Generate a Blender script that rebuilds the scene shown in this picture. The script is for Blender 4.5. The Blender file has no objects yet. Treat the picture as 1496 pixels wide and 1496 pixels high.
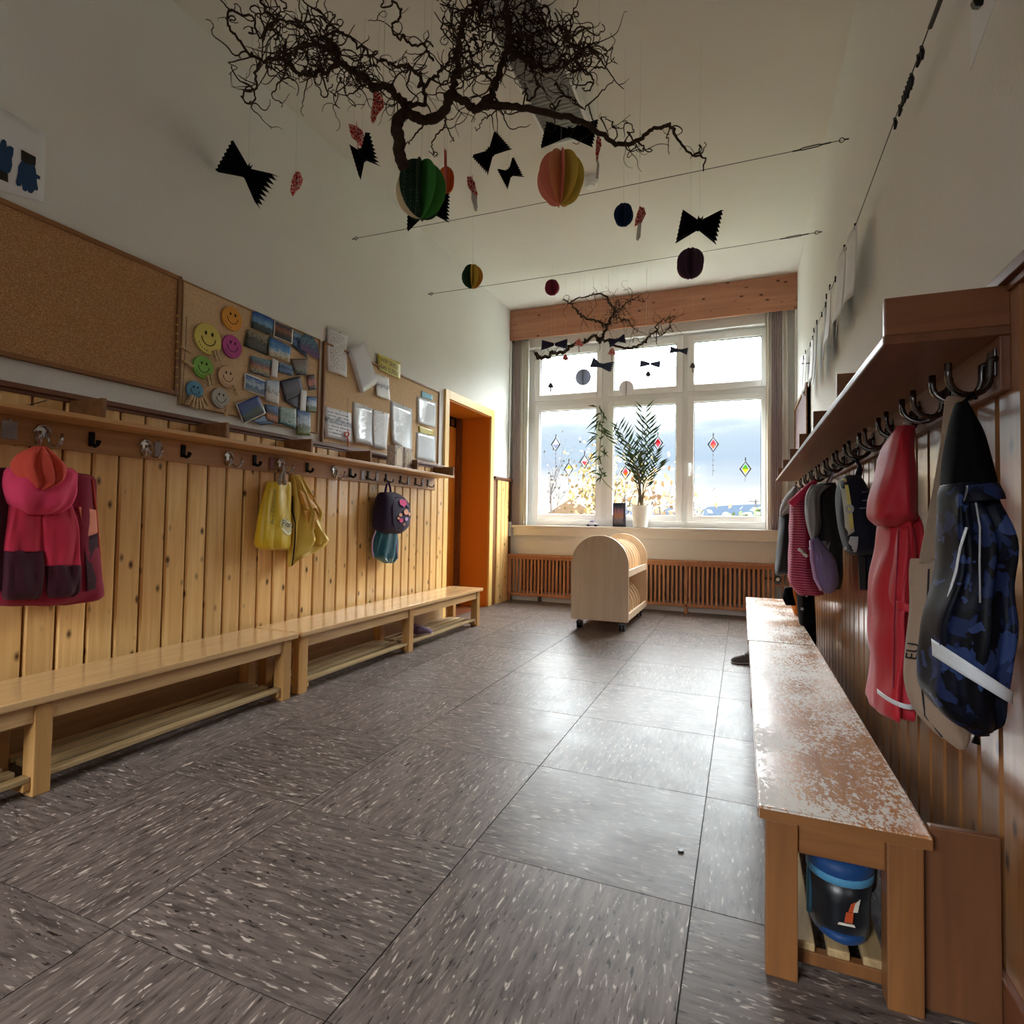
import bpy, bmesh, math, random
from mathutils import Vector, Matrix, noise

random.seed(7)
SC = bpy.context.scene
COL = SC.collection

# ------------------------------------------------------------------ camera
F_PX, CX, CY = 831.456, 748.0, 733.2
YAW, PITCH, ROLL = math.radians(22.0668), math.radians(1.8554), math.radians(-0.9231)
CAM = Vector((0.0, 0.0, 0.947))
_f = Vector((-math.sin(YAW) * math.cos(PITCH), math.cos(YAW) * math.cos(PITCH), math.sin(PITCH)))
_r = Vector((math.cos(YAW), math.sin(YAW), 0.0))
_d = _f.cross(_r)
RT = _r * math.cos(ROLL) + _d * math.sin(ROLL)
DN = -_r * math.sin(ROLL) + _d * math.cos(ROLL)
FW = _f
cd = bpy.data.cameras.new('camera')
cam = bpy.data.objects.new('camera', cd)
COL.objects.link(cam)
cd.sensor_width = 36.0
cd.lens = F_PX / 1496 * 36.0
cd.shift_y = -(748.0 - CY) / 1496.0
cd.clip_start, cd.clip_end = 0.02, 3000
m = Matrix.Identity(4)
for i in range(3):
    m[i][0], m[i][1], m[i][2], m[i][3] = RT[i], -DN[i], -FW[i], CAM[i]
cam.matrix_world = m
SC.camera = cam

# ------------------------------------------------------------------ world, exposure
SC.view_settings.view_transform = 'Standard'
SC.view_settings.look = 'None'
SC.view_settings.gamma = 1.0
SC.view_settings.use_curve_mapping = False
SC.view_settings.exposure = EXPOSURE = 2.15
SKY_LOW, SKY_HIGH = 0.27, 10.0        # overcast sky: dim cloud bank at the horizon, bright deck above it

def world():
    w = bpy.data.worlds.new('overcast_sky')
    SC.world = w
    w.use_nodes = True
    nt = w.node_tree
    nt.nodes.clear()
    N = nt.nodes.new
    L = nt.links.new
    tc = N('ShaderNodeTexCoord')
    sep = N('ShaderNodeSeparateXYZ')
    L(tc.outputs['Generated'], sep.inputs[0])
    mp = N('ShaderNodeMapping')
    mp.inputs['Scale'].default_value = (1.6, 1.6, 9.0)
    L(tc.outputs['Generated'], mp.inputs[0])
    nz = N('ShaderNodeTexNoise')
    nz.inputs['Scale'].default_value = 2.2
    nz.inputs['Detail'].default_value = 5
    nz.inputs['Roughness'].default_value = 0.55
    L(mp.outputs[0], nz.inputs['Vector'])
    # elevation wobbled by the cloud noise
    ad = N('ShaderNodeMath'); ad.operation = 'MULTIPLY_ADD'
    L(nz.outputs['Fac'], ad.inputs[0]); ad.inputs[1].default_value = 0.10
    L(sep.outputs['Z'], ad.inputs[2])
    cr = N('ShaderNodeValToRGB')
    e = cr.color_ramp.elements
    e[0].position = 0.09; e[0].color = (1.0, 0.98, 0.95, 1)
    e[1].position = 0.30; e[1].color = (0.93, 0.97, 1.0, 1)
    for p, c in ((0.12, (0.93, 0.96, 1.0, 1)), (0.155, (0.56, 0.70, 0.88, 1)), (0.19, (0.62, 0.76, 0.92, 1)), (0.24, (0.88, 0.96, 1.0, 1))):
        k = e.new(p); k.color = c
    L(ad.outputs[0], cr.inputs[0])
    mr = N('ShaderNodeMapRange')
    mr.interpolation_type = 'SMOOTHSTEP'
    mr.inputs['From Min'].default_value = 0.20
    mr.inputs['From Max'].default_value = 0.46
    mr.inputs['To Min'].default_value = SKY_LOW
    mr.inputs['To Max'].default_value = SKY_HIGH
    L(ad.outputs[0], mr.inputs['Value'])
    bg = N('ShaderNodeBackground')
    L(cr.outputs[0], bg.inputs['Color'])
    L(mr.outputs[0], bg.inputs['Strength'])
    out = N('ShaderNodeOutputWorld')
    L(bg.outputs[0], out.inputs[0])
world()

def portal(name, loc, rot, sx, sy):
    """sampling portal in a window opening: guides sky light, emits nothing itself"""
    ld = bpy.data.lights.new(name, 'AREA')
    ld.shape = 'RECTANGLE'; ld.size = sx; ld.size_y = sy
    ld.cycles.is_portal = True
    lo = bpy.data.objects.new(name, ld)
    lo.location = loc; lo.rotation_euler = rot
    COL.objects.link(lo)
portal('window_portal', (-1.09, 6.62, 1.95), (math.radians(-90), 0, 0), 2.7, 2.2)

# ------------------------------------------------------------------ helpers
def at(px, py, ax, val):
    """a pixel of the photograph's frame -> the point where its ray meets the plane coordinate[ax] = val"""
    d = RT * ((px - CX) / F_PX) + DN * ((py - CY) / F_PX) + FW
    return CAM + d * ((val - CAM[ax]) / d[ax])

def wloc(o):
    v = Vector((0, 0, 0))
    while o is not None:
        v += o.location
        o = o.parent
    return v

def tag(o, label=None, cat=None, group=None, kind=None):
    if label: o['label'] = label
    if cat: o['category'] = cat
    if group: o['group'] = group
    if kind: o['kind'] = kind
    return o

def thing(name, label, cat, loc=(0, 0, 0), group=None, kind=None):
    o = bpy.data.objects.new(name, None)
    o.empty_display_size = 0.05
    o.location = loc
    COL.objects.link(o)
    return tag(o, label, cat, group, kind)

class MB:
    def __init__(s):
        s.v, s.f, s.uv = [], [], None
    def add(s, vs, fs):
        b = len(s.v)
        s.v += [Vector(p) for p in vs]
        s.f += [tuple(i + b for i in f) for f in fs]
        return s
    def box(s, x0, x1, y0, y1, z0, z1):
        return s.add([(x0, y0, z0), (x1, y0, z0), (x1, y1, z0), (x0, y1, z0), (x0, y0, z1), (x1, y0, z1), (x1, y1, z1), (x0, y1, z1)],
                     [(0, 3, 2, 1), (4, 5, 6, 7), (0, 1, 5, 4), (1, 2, 6, 5), (2, 3, 7, 6), (3, 0, 4, 7)])
    def hexa(s, a, b):
        """two quads (each 4 points, same order) joined into a solid"""
        return s.add(list(a) + list(b), [(0, 3, 2, 1), (4, 5, 6, 7), (0, 1, 5, 4), (1, 2, 6, 5), (2, 3, 7, 6), (3, 0, 4, 7)])
    def rings(s, rs, cap=True, closed=False):
        n = len(rs[0])
        vs = [p for r in rs for p in r]
        fs = []
        k = len(rs)
        for i in range(k if closed else k - 1):
            j = (i + 1) % k
            for a in range(n):
                b = (a + 1) % n
                fs.append((i * n + a, i * n + b, j * n + b, j * n + a))
        if cap and not closed:
            fs.append(tuple(range(n - 1, -1, -1)))
            fs.append(tuple((k - 1) * n + a for a in range(n)))
        return s.add(vs, fs)
    def tube(s, pts, rad, n=8, closed=False, cap=True):
        pts = [Vector(p) for p in pts]
        if not isinstance(rad, (list, tuple)):
            rad = [rad] * len(pts)
        rs = []
        up = None
        for i, p in enumerate(pts):
            a = pts[i - 1] if (i > 0 or closed) else pts[0]
            b = pts[(i + 1) % len(pts)] if (i < len(pts) - 1 or closed) else pts[-1]
            t = (b - a)
            if t.length < 1e-9: t = Vector((0, 0, 1))
            t.normalize()
            if up is None:
                up = t.orthogonal().normalized()
            else:
                up = up - t * up.dot(t)
                if up.length < 1e-6: up = t.orthogonal()
                up.normalize()
            sd = t.cross(up)
            rs.append([p + (up * math.cos(2 * math.pi * k / n) + sd * math.sin(2 * math.pi * k / n)) * rad[i] for k in range(n)])
        return s.rings(rs, cap, closed)
    def lathe(s, prof, n=24, c=(0, 0, 0)):
        c = Vector(c)
        return s.rings([[c + Vector((r * math.cos(2 * math.pi * k / n), r * math.sin(2 * math.pi * k / n), z)) for k in range(n)] for r, z in prof])
    def prism(s, poly, off):
        """planar polygon (3D points) extruded by the vector off"""
        n = len(poly)
        off = Vector(off)
        vs = [Vector(p) for p in poly] + [Vector(p) + off for p in poly]
        fs = [tuple(range(n - 1, -1, -1)), tuple(range(n, 2 * n))] + [(i, (i + 1) % n, n + (i + 1) % n, n + i) for i in range(n)]
        return s.add(vs, fs)
    def grid(s, fn, nu, nv, th=None):
        """surface fn(u,v)->point; with th (vector or float along normal) a thin solid"""
        P = [[Vector(fn(i / nu, j / nv)) for j in range(nv + 1)] for i in range(nu + 1)]
        W = nv + 1
        vs = [p for r in P for p in r]
        fs = [(i * W + j, (i + 1) * W + j, (i + 1) * W + j + 1, i * W + j + 1) for i in range(nu) for j in range(nv)]
        if th is not None:
            th = Vector(th)
            K = len(vs)
            vs = vs + [p + th for p in vs]
            fs = fs + [tuple(x + K for x in reversed(f)) for f in fs]
            edge = [i * W for i in range(nu + 1)] + [nu * W + j for j in range(1, W)] + [i * W + nv for i in range(nu - 1, -1, -1)] + [j for j in range(nv - 1, 0, -1)]
            for a, b in zip(edge, edge[1:] + edge[:1]):
                fs.append((b, a, a + K, b + K))
        return s.add(vs, fs)
    def build(s, name, mat, parent=None, smooth=False, bevel=0, seg=2, label=None, uv=False, origin=None):
        o3 = wloc(parent) if parent is not None else None
        if o3 is None:
            if origin is not None:
                o3 = Vector(origin)
            else:
                xs = [p.x for p in s.v]; ys = [p.y for p in s.v]; zs = [p.z for p in s.v]
                o3 = Vector(((min(xs) + max(xs)) / 2, (min(ys) + max(ys)) / 2, min(zs)))
        me = bpy.data.meshes.new(name)
        me.from_pydata([p - o3 for p in s.v], [], s.f)
        bm = bmesh.new()
        bm.from_mesh(me)
        bmesh.ops.recalc_face_normals(bm, faces=bm.faces)
        if bevel:
            ed = [e for e in bm.edges if len(e.link_faces) == 2 and e.calc_face_angle(0) > 0.6]
            bmesh.ops.bevel(bm, geom=ed, offset=bevel, segments=seg, affect='EDGES', profile=0.6, clamp_overlap=True)
        bm.to_mesh(me)
        bm.free()
        if smooth:
            for p in me.polygons: p.use_smooth = True
            if smooth == 'auto':
                try: me.set_sharp_from_angle(angle=math.radians(40))
                except Exception: pass
        me.materials.append(mat)
        o = bpy.data.objects.new(name, me)
        COL.objects.link(o)
        if parent is not None: o.parent = parent
        else: o.location = o3
        if label: o['label'] = label
        return o

def struct(name, mb, mat, parent=None, **k):
    o = mb.build(name, mat, parent, **k)
    if parent is None: o['kind'] = 'structure'
    return o

def spline(pts, n):
    """Catmull-Rom through tuples of floats -> n samples"""
    P = [tuple(map(float, p)) for p in pts]
    k = len(P)
    out = []
    for i in range(n):
        t = i / (n - 1) * (k - 1)
        j = min(int(t), k - 2)
        u = t - j
        p0, p1, p2, p3 = P[max(j - 1, 0)], P[j], P[j + 1], P[min(j + 2, k - 1)]
        out.append(tuple(0.5 * (2 * b + (c - a) * u + (2 * a - 5 * b + 4 * c - d) * u * u + (3 * b - a - 3 * c + d) * u ** 3) for a, b, c, d in zip(p0, p1, p2, p3)))
    return out

def copy_tree(o, parent=None):
    c = o.copy()
    COL.objects.link(c)
    c.parent = parent
    for ch in list(o.children):
        copy_tree(ch, c)
    return c

# ------------------------------------------------------------------ materials
def newmat(name):
    mt = bpy.data.materials.new(name)
    mt.use_nodes = True
    nt = mt.node_tree
    return mt, nt, nt.nodes['Principled BSDF']

def node(nt, t, **kw):
    n = nt.nodes.new(t)
    for k, v in kw.items():
        if k.startswith('i_'): n.inputs[k[2:].replace('_', ' ')].default_value = v
        else: setattr(n, k, v)
    return n

def srgb(r, g, b):
    f = lambda c: (c / 255 / 12.92) if c <= 10 else ((c / 255 + 0.055) / 1.055) ** 2.4
    return (f(r), f(g), f(b), 1)

def ramp(nt, stops, src):
    cr = nt.nodes.new('ShaderNodeValToRGB')
    e = cr.color_ramp.elements
    e[0].position, e[0].color = stops[0]
    e[1].position, e[1].color = stops[-1]
    for p, c in stops[1:-1]:
        k = e.new(p); k.color = c
    nt.links.new(src, cr.inputs[0])
    return cr

def objcoord(nt, scale=(1, 1, 1), rnd=37.0):
    tc = nt.nodes.new('ShaderNodeTexCoord')
    oi = nt.nodes.new('ShaderNodeObjectInfo')
    ml = node(nt, 'ShaderNodeMath', operation='MULTIPLY'); ml.inputs[1].default_value = rnd
    nt.links.new(oi.outputs['Random'], ml.inputs[0])
    ad = node(nt, 'ShaderNodeVectorMath', operation='ADD')
    nt.links.new(tc.outputs['Object'], ad.inputs[0])
    nt.links.new(ml.outputs[0], ad.inputs[1])
    mp = nt.nodes.new('ShaderNodeMapping')
    mp.inputs['Scale'].default_value = scale
    nt.links.new(ad.outputs[0], mp.inputs[0])
    return mp.outputs[0], ad.outputs[0], oi.outputs['Random']

def plain(name, col, rough=0.6, metal=0.0, bump=0.0, bscale=80, spec=0.4, var=0.0, sheen=0.0, coat=0.0):
    mt, nt, b = newmat(name)
    b.inputs['Base Color'].default_value = col
    b.inputs['Roughness'].default_value = rough
    b.inputs['Metallic'].default_value = metal
    b.inputs['Specular IOR Level'].default_value = spec
    if sheen:
        b.inputs['Sheen Weight'].default_value = sheen
    if coat:
        b.inputs['Coat Weight'].default_value = coat
        b.inputs['Coat Roughness'].default_value = 0.15
    if bump or var:
        v, _, _ = objcoord(nt)
        nz = node(nt, 'ShaderNodeTexNoise', i_Scale=bscale, i_Detail=4.0)
        nt.links.new(v, nz.inputs['Vector'])
        if var:
            c2 = tuple(c * (1 - var) for c in col[:3]) + (1,)
            nz2 = node(nt, 'ShaderNodeTexNoise', i_Scale=bscale * 0.25, i_Detail=5.0)
            nt.links.new(v, nz2.inputs['Vector'])
            cr = ramp(nt, [(0.35, c2), (0.65, col)], nz2.outputs['Fac'])
            nt.links.new(cr.outputs[0], b.inputs['Base Color'])
        if bump:
            bp = node(nt, 'ShaderNodeBump', i_Strength=bump, i_Distance=0.004)
            nt.links.new(nz.outputs['Fac'], bp.inputs['Height'])
            nt.links.new(bp.outputs[0], b.inputs['Normal'])
    return mt

def wood(name, c1, c2, axis=2, fine=1.0, knots=None, rough=0.4, coat=0.0, worn=None, spec=0.4, bump=0.12):
    """procedural timber: grain stretched along axis, optional knots, optional worn-off varnish"""
    mt, nt, b = newmat(name)
    sc = [26.0 * fine] * 3
    sc[axis] = 1.6 * fine
    v, raw, rnd = objcoord(nt, tuple(sc))
    nz = node(nt, 'ShaderNodeTexNoise', i_Scale=1.0, i_Detail=6.0, i_Roughness=0.6, i_Distortion=0.6)
    nt.links.new(v, nz.inputs['Vector'])
    cr = ramp(nt, [(0.30, c1), (0.70, c2)], nz.outputs['Fac'])
    col = cr.outputs[0]
    # board-to-board tone
    mr = node(nt, 'ShaderNodeMapRange'); mr.inputs['To Min'].default_value = 0.84; mr.inputs['To Max'].default_value = 1.12
    nt.links.new(rnd, mr.inputs['Value'])
    mx = node(nt, 'ShaderNodeVectorMath', operation='SCALE')
    nt.links.new(col, mx.inputs[0]); nt.links.new(mr.outputs[0], mx.inputs['Scale'])
    col = mx.outputs[0]
    if knots:
        mp = nt.nodes.new('ShaderNodeMapping')
        ks = [14.0] * 3; ks[axis] = 7.5
        mp.inputs['Scale'].default_value = ks
        nt.links.new(raw, mp.inputs[0])
        vo = node(nt, 'ShaderNodeTexVoronoi', i_Scale=1.0, i_Randomness=1.0)
        nt.links.new(mp.outputs[0], vo.inputs['Vector'])
        kr = ramp(nt, [(0.075, (1, 1, 1, 1)), (0.13, (0.5, 0.5, 0.5, 1)), (0.2, (0, 0, 0, 1))], vo.outputs['Distance'])
        mk = node(nt, 'ShaderNodeMixRGB'); mk.inputs[2].default_value = knots
        nt.links.new(kr.outputs[0], mk.inputs[0]); nt.links.new(col, mk.inputs[1])
        col = mk.outputs[0]
    rsrc = None
    if worn:
        w1 = node(nt, 'ShaderNodeTexNoise', i_Scale=1.0, i_Detail=5.0, i_Roughness=0.65, i_Distortion=0.8)
        mp2 = nt.nodes.new('ShaderNodeMapping')
        ws = [120.0] * 3; ws[axis] = 60.0
        mp2.inputs['Scale'].default_value = ws
        nt.links.new(raw, mp2.inputs[0]); nt.links.new(mp2.outputs[0], w1.inputs['Vector'])
        w2 = node(nt, 'ShaderNodeTexNoise', i_Scale=4.0, i_Detail=2.0)
        nt.links.new(raw, w2.inputs['Vector'])
        sm = node(nt, 'ShaderNodeMath', operation='MULTIPLY_ADD'); sm.inputs[1].default_value = 0.55
        nt.links.new(w2.outputs['Fac'], sm.inputs[0]); nt.links.new(w1.outputs['Fac'], sm.inputs[2])
        wr = ramp(nt, [(0.775, (0, 0, 0, 1)), (0.825, (1, 1, 1, 1))], sm.outputs[0])
        mk = node(nt, 'ShaderNodeMixRGB'); mk.inputs[2].default_value = worn
        nt.links.new(wr.outputs[0], mk.inputs[0]); nt.links.new(col, mk.inputs[1])
        col = mk.outputs[0]
        rr = node(nt, 'ShaderNodeMapRange'); rr.inputs['To Min'].default_value = rough; rr.inputs['To Max'].default_value = 0.6
        nt.links.new(wr.outputs[0], rr.inputs['Value'])
        nt.links.new(rr.outputs[0], b.inputs['Roughness'])
    nt.links.new(col, b.inputs['Base Color'])
    if not worn: b.inputs['Roughness'].default_value = rough
    b.inputs['Specular IOR Level'].default_value = spec
    if coat:
        b.inputs['Coat Weight'].default_value = coat
        b.inputs['Coat Roughness'].default_value = 0.12
    if bump:
        bp = node(nt, 'ShaderNodeBump', i_Strength=bump, i_Distance=0.002)
        nt.links.new(nz.outputs['Fac'], bp.inputs['Height'])
        nt.links.new(bp.outputs[0], b.inputs['Normal'])
    return mt

def floor_mat():
    mt, nt, b = newmat('rubber_tile')
    v, raw, rnd = objcoord(nt, (70, 9, 70), 53.0)
    n1 = node(nt, 'ShaderNodeTexNoise', i_Scale=1.0, i_Detail=5.0, i_Roughness=0.6, i_Distortion=0.4)
    nt.links.new(v, n1.inputs['Vector'])
    base = ramp(nt, [(0.25, srgb(60, 52, 48)), (0.5, srgb(104, 92, 86)), (0.75, srgb(126, 113, 106))], n1.outputs['Fac'])
    mp = nt.nodes.new('ShaderNodeMapping'); mp.inputs['Scale'].default_value = (125, 24, 125)
    nt.links.new(raw, mp.inputs[0])
    n2 = node(nt, 'ShaderNodeTexNoise', i_Scale=1.0, i_Detail=2.0, i_Roughness=0.5, i_Distortion=0.5)
    nt.links.new(mp.outputs[0], n2.inputs['Vector'])
    fl = ramp(nt, [(0.62, (0, 0, 0, 1)), (0.70, (1, 1, 1, 1))], n2.outputs['Fac'])
    mk = node(nt, 'ShaderNodeMixRGB'); mk.inputs[2].default_value = srgb(186, 172, 160)
    nt.links.new(fl.outputs[0], mk.inputs[0]); nt.links.new(base.outputs[0], mk.inputs[1])
    dk = ramp(nt, [(0.30, (1, 1, 1, 1)), (0.36, (0, 0, 0, 1))], n2.outputs['Fac'])
    mk2 = node(nt, 'ShaderNodeMixRGB'); mk2.inputs[2].default_value = srgb(40, 33, 31)
    nt.links.new(dk.outputs[0], mk2.inputs[0]); nt.links.new(mk.outputs[0], mk2.inputs[1])
    mr = node(nt, 'ShaderNodeMapRange'); mr.inputs['To Min'].default_value = 0.88; mr.inputs['To Max'].default_value = 1.1
    nt.links.new(rnd, mr.inputs['Value'])
    mx = node(nt, 'ShaderNodeVectorMath', operation='SCALE')
    nt.links.new(mk2.outputs[0], mx.inputs[0]); nt.links.new(mr.outputs[0], mx.inputs['Scale'])
    nt.links.new(mx.outputs[0], b.inputs['Base Color'])
    n3 = node(nt, 'ShaderNodeTexNoise', i_Scale=7.0, i_Detail=6.0)
    nt.links.new(raw, n3.inputs['Vector'])
    rr = node(nt, 'ShaderNodeMapRange'); rr.inputs['To Min'].default_value = 0.30; rr.inputs['To Max'].default_value = 0.52
    nt.links.new(n3.outputs['Fac'], rr.inputs['Value'])
    nt.links.new(rr.outputs[0], b.inputs['Roughness'])
    b.inputs['Specular IOR Level'].default_value = 0.155
    bp = node(nt, 'ShaderNodeBump', i_Strength=0.10, i_Distance=0.002)
    nt.links.new(n1.outputs['Fac'], bp.inputs['Height'])
    nt.links.new(bp.outputs[0], b.inputs['Normal'])
    return mt

def plaster(name, col, strength=0.5, scale=70):
    mt, nt, b = newmat(name)
    v, raw, _ = objcoord(nt, (1, 1, 1), 0.0)
    n1 = node(nt, 'ShaderNodeTexNoise', i_Scale=scale, i_Detail=5.0, i_Roughness=0.65)
    nt.links.new(raw, n1.inputs['Vector'])
    n2 = node(nt, 'ShaderNodeTexNoise', i_Scale=1.3, i_Detail=3.0)
    nt.links.new(raw, n2.inputs['Vector'])
    cr = ramp(nt, [(0.3, tuple(c * 0.95 for c in col[:3]) + (1,)), (0.7, col)], n2.outputs['Fac'])
    nt.links.new(cr.outputs[0], b.inputs['Base Color'])
    b.inputs['Roughness'].default_value = 0.85
    b.inputs['Specular IOR Level'].default_value = 0.2
    bp = node(nt, 'ShaderNodeBump', i_Strength=strength, i_Distance=0.006)
    nt.links.new(n1.outputs['Fac'], bp.inputs['Height'])
    nt.links.new(bp.outputs[0], b.inputs['Normal'])
    return mt

def speckle(name, c1, c2, scale=220, rough=0.85, c3=None):
    mt, nt, b = newmat(name)
    v, raw, _ = objcoord(nt)
    vo = node(nt, 'ShaderNodeTexVoronoi', i_Scale=scale)
    nt.links.new(raw, vo.inputs['Vector'])
    n1 = node(nt, 'ShaderNodeTexNoise', i_Scale=scale * 0.6, i_Detail=3.0)
    nt.links.new(raw, n1.inputs['Vector'])
    sp = nt.nodes.new('ShaderNodeSeparateColor')
    nt.links.new(vo.outputs['Color'], sp.inputs[0])
    st = [(0.15, c1), (0.75, c2)] + ([(0.95, c3)] if c3 else [])
    cr = ramp(nt, st, sp.outputs[0])
    nt.links.new(cr.outputs[0], b.inputs['Base Color'])
    b.inputs['Roughness'].default_value = rough
    b.inputs['Specular IOR Level'].default_value = 0.2
    bp = node(nt, 'ShaderNodeBump', i_Strength=0.25, i_Distance=0.002)
    nt.links.new(n1.outputs['Fac'], bp.inputs['Height'])
    nt.links.new(bp.outputs[0], b.inputs['Normal'])
    return mt

def glass_mat():
    mt, nt, b = newmat('window_glass')
    nt.nodes.remove(b)
    tr = nt.nodes.new('ShaderNodeBsdfTransparent'); tr.inputs[0].default_value = (0.97, 0.985, 0.98, 1)
    gl = nt.nodes.new('ShaderNodeBsdfGlossy'); gl.inputs['Roughness'].default_value = 0.02
    mx = nt.nodes.new('ShaderNodeMixShader'); mx.inputs[0].default_value = 0.04
    nt.links.new(tr.outputs[0], mx.inputs[1]); nt.links.new(gl.outputs[0], mx.inputs[2])
    nt.links.new(mx.outputs[0], nt.nodes['Material Output'].inputs[0])
    return mt

def print_mat(name, stops, scale=6.0, border=0.0, lines=0, ink=(0.05, 0.05, 0.06, 1), rough=0.5, mix=0.6, spec=0.4, seed=0.0):
    """flat print on a sheet: vertical colour bands broken up by noise; optional white border; optional rows of writing"""
    mt, nt, b = newmat(name)
    uv = nt.nodes.new('ShaderNodeUVMap')
    sx = nt.nodes.new('ShaderNodeSeparateXYZ')
    nt.links.new(uv.outputs[0], sx.inputs[0])
    oi = nt.nodes.new('ShaderNodeObjectInfo')
    av = node(nt, 'ShaderNodeVectorMath', operation='ADD')
    nt.links.new(uv.outputs[0], av.inputs[0])
    av.inputs[1].default_value = (seed * 7.31, seed * 3.17, seed)
    nz = node(nt, 'ShaderNodeTexNoise', i_Scale=scale, i_Detail=4.0, i_Roughness=0.6)
    nt.links.new(av.outputs[0], nz.inputs['Vector'])
    ma = node(nt, 'ShaderNodeMath', operation='MULTIPLY_ADD'); ma.inputs[1].default_value = mix
    sb = node(nt, 'ShaderNodeMath', operation='SUBTRACT'); sb.inputs[1].default_value = 0.5
    nt.links.new(nz.outputs['Fac'], sb.inputs[0])
    nt.links.new(sb.outputs[0], ma.inputs[0]); nt.links.new(sx.outputs['Y'], ma.inputs[2])
    cr = ramp(nt, stops, ma.outputs[0])
    col = cr.outputs[0]
    if lines:
        wv = node(nt, 'ShaderNodeMath', operation='MULTIPLY'); wv.inputs[1].default_value = lines
        nt.links.new(sx.outputs['Y'], wv.inputs[0])
        fr = node(nt, 'ShaderNodeMath', operation='FRACT'); nt.links.new(wv.outputs[0], fr.inputs[0])
        fl = node(nt, 'ShaderNodeMath', operation='GREATER_THAN'); fl.inputs[1].default_value = 0.55; nt.links.new(fr.outputs[0], fl.inputs[0])
        mp = nt.nodes.new('ShaderNodeMapping'); mp.inputs['Scale'].default_value = (34, lines, 1)
        nt.links.new(uv.outputs[0], mp.inputs[0])
        nw = node(nt, 'ShaderNodeTexNoise', i_Scale=1.0, i_Detail=1.0); nt.links.new(mp.outputs[0], nw.inputs['Vector'])
        gt = node(nt, 'ShaderNodeMath', operation='GREATER_THAN'); gt.inputs[1].default_value = 0.47; nt.links.new(nw.outputs['Fac'], gt.inputs[0])
        ml = node(nt, 'ShaderNodeMath', operation='MULTIPLY'); nt.links.new(fl.outputs[0], ml.inputs[0]); nt.links.new(gt.outputs[0], ml.inputs[1])
        # keep a margin
        mg = None
        for o_, lo, hi in (('X', 0.12, 0.88), ('Y', 0.1, 0.92)):
            for op, val in (('GREATER_THAN', lo), ('LESS_THAN', hi)):
                g = node(nt, 'ShaderNodeMath', operation=op); g.inputs[1].default_value = val
                nt.links.new(sx.outputs[o_], g.inputs[0])
                q = node(nt, 'ShaderNodeMath', operation='MULTIPLY')
                nt.links.new(ml.outputs[0], q.inputs[0]); nt.links.new(g.outputs[0], q.inputs[1])
                ml = q
        mk = node(nt, 'ShaderNodeMixRGB'); mk.inputs[2].default_value = ink
        nt.links.new(ml.outputs[0], mk.inputs[0]); nt.links.new(col, mk.inputs[1])
        col = mk.outputs[0]
    if border:
        acc = None
        for o_ in ('X', 'Y'):
            for op, val in (('LESS_THAN', border), ('GREATER_THAN', 1 - border)):
                g = node(nt, 'ShaderNodeMath', operation=op); g.inputs[1].default_value = val
                nt.links.new(sx.outputs[o_], g.inputs[0])
                if acc is None: acc = g
                else:
                    q = node(nt, 'ShaderNodeMath', operation='MAXIMUM')
                    nt.links.new(acc.outputs[0], q.inputs[0]); nt.links.new(g.outputs[0], q.inputs[1]); acc = q
        mk = node(nt, 'ShaderNodeMixRGB'); mk.inputs[2].default_value = (0.8, 0.8, 0.78, 1)
        nt.links.new(acc.outputs[0], mk.inputs[0]); nt.links.new(col, mk.inputs[1])
        col = mk.outputs[0]
    nt.links.new(col, b.inputs['Base Color'])
    b.inputs['Roughness'].default_value = rough
    b.inputs['Specular IOR Level'].default_value = spec
    return mt

def camo_mat():
    mt, nt, b = newmat('camouflage_shell')
    v, raw, _ = objcoord(nt, (1, 1, 1), 3.0)
    vo = node(nt, 'ShaderNodeTexVoronoi', i_Scale=38.0); vo.distance = 'MANHATTAN'
    ds = node(nt, 'ShaderNodeTexNoise', i_Scale=22.0, i_Detail=2.0)
    nt.links.new(raw, ds.inputs['Vector'])
    mx = node(nt, 'ShaderNodeMixRGB'); mx.inputs[0].default_value = 0.06
    nt.links.new(raw, mx.inputs[1]); nt.links.new(ds.outputs['Color'], mx.inputs[2])
    nt.links.new(mx.outputs[0], vo.inputs['Vector'])
    sp = nt.nodes.new('ShaderNodeSeparateColor'); nt.links.new(vo.outputs['Color'], sp.inputs[0])
    cr = ramp(nt, [(0.0, srgb(10, 12, 20)), (0.45, srgb(16, 20, 34)), (0.68, srgb(30, 42, 78)), (0.86, srgb(46, 62, 104))], sp.outputs[0])
    cr.color_ramp.interpolation = 'CONSTANT'
    nt.links.new(cr.outputs[0], b.inputs['Base Color'])
    b.inputs['Roughness'].default_value = 0.5
    b.inputs['Specular IOR Level'].default_value = 0.14
    return mt

def stripe_mat(name, c1, c2, scale, axis='Z'):
    mt, nt, b = newmat(name)
    v, raw, _ = objcoord(nt, (1, 1, 1), 0.0)
    wv = node(nt, 'ShaderNodeTexWave', i_Scale=scale, i_Distortion=2.5, i_Detail=2.0)
    wv.bands_direction = axis
    nt.links.new(raw, wv.inputs['Vector'])
    cr = ramp(nt, [(0.42, c1), (0.58, c2)], wv.outputs['Fac'])
    nt.links.new(cr.outputs[0], b.inputs['Base Color'])
    b.inputs['Roughness'].default_value = 0.7
    return mt

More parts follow.
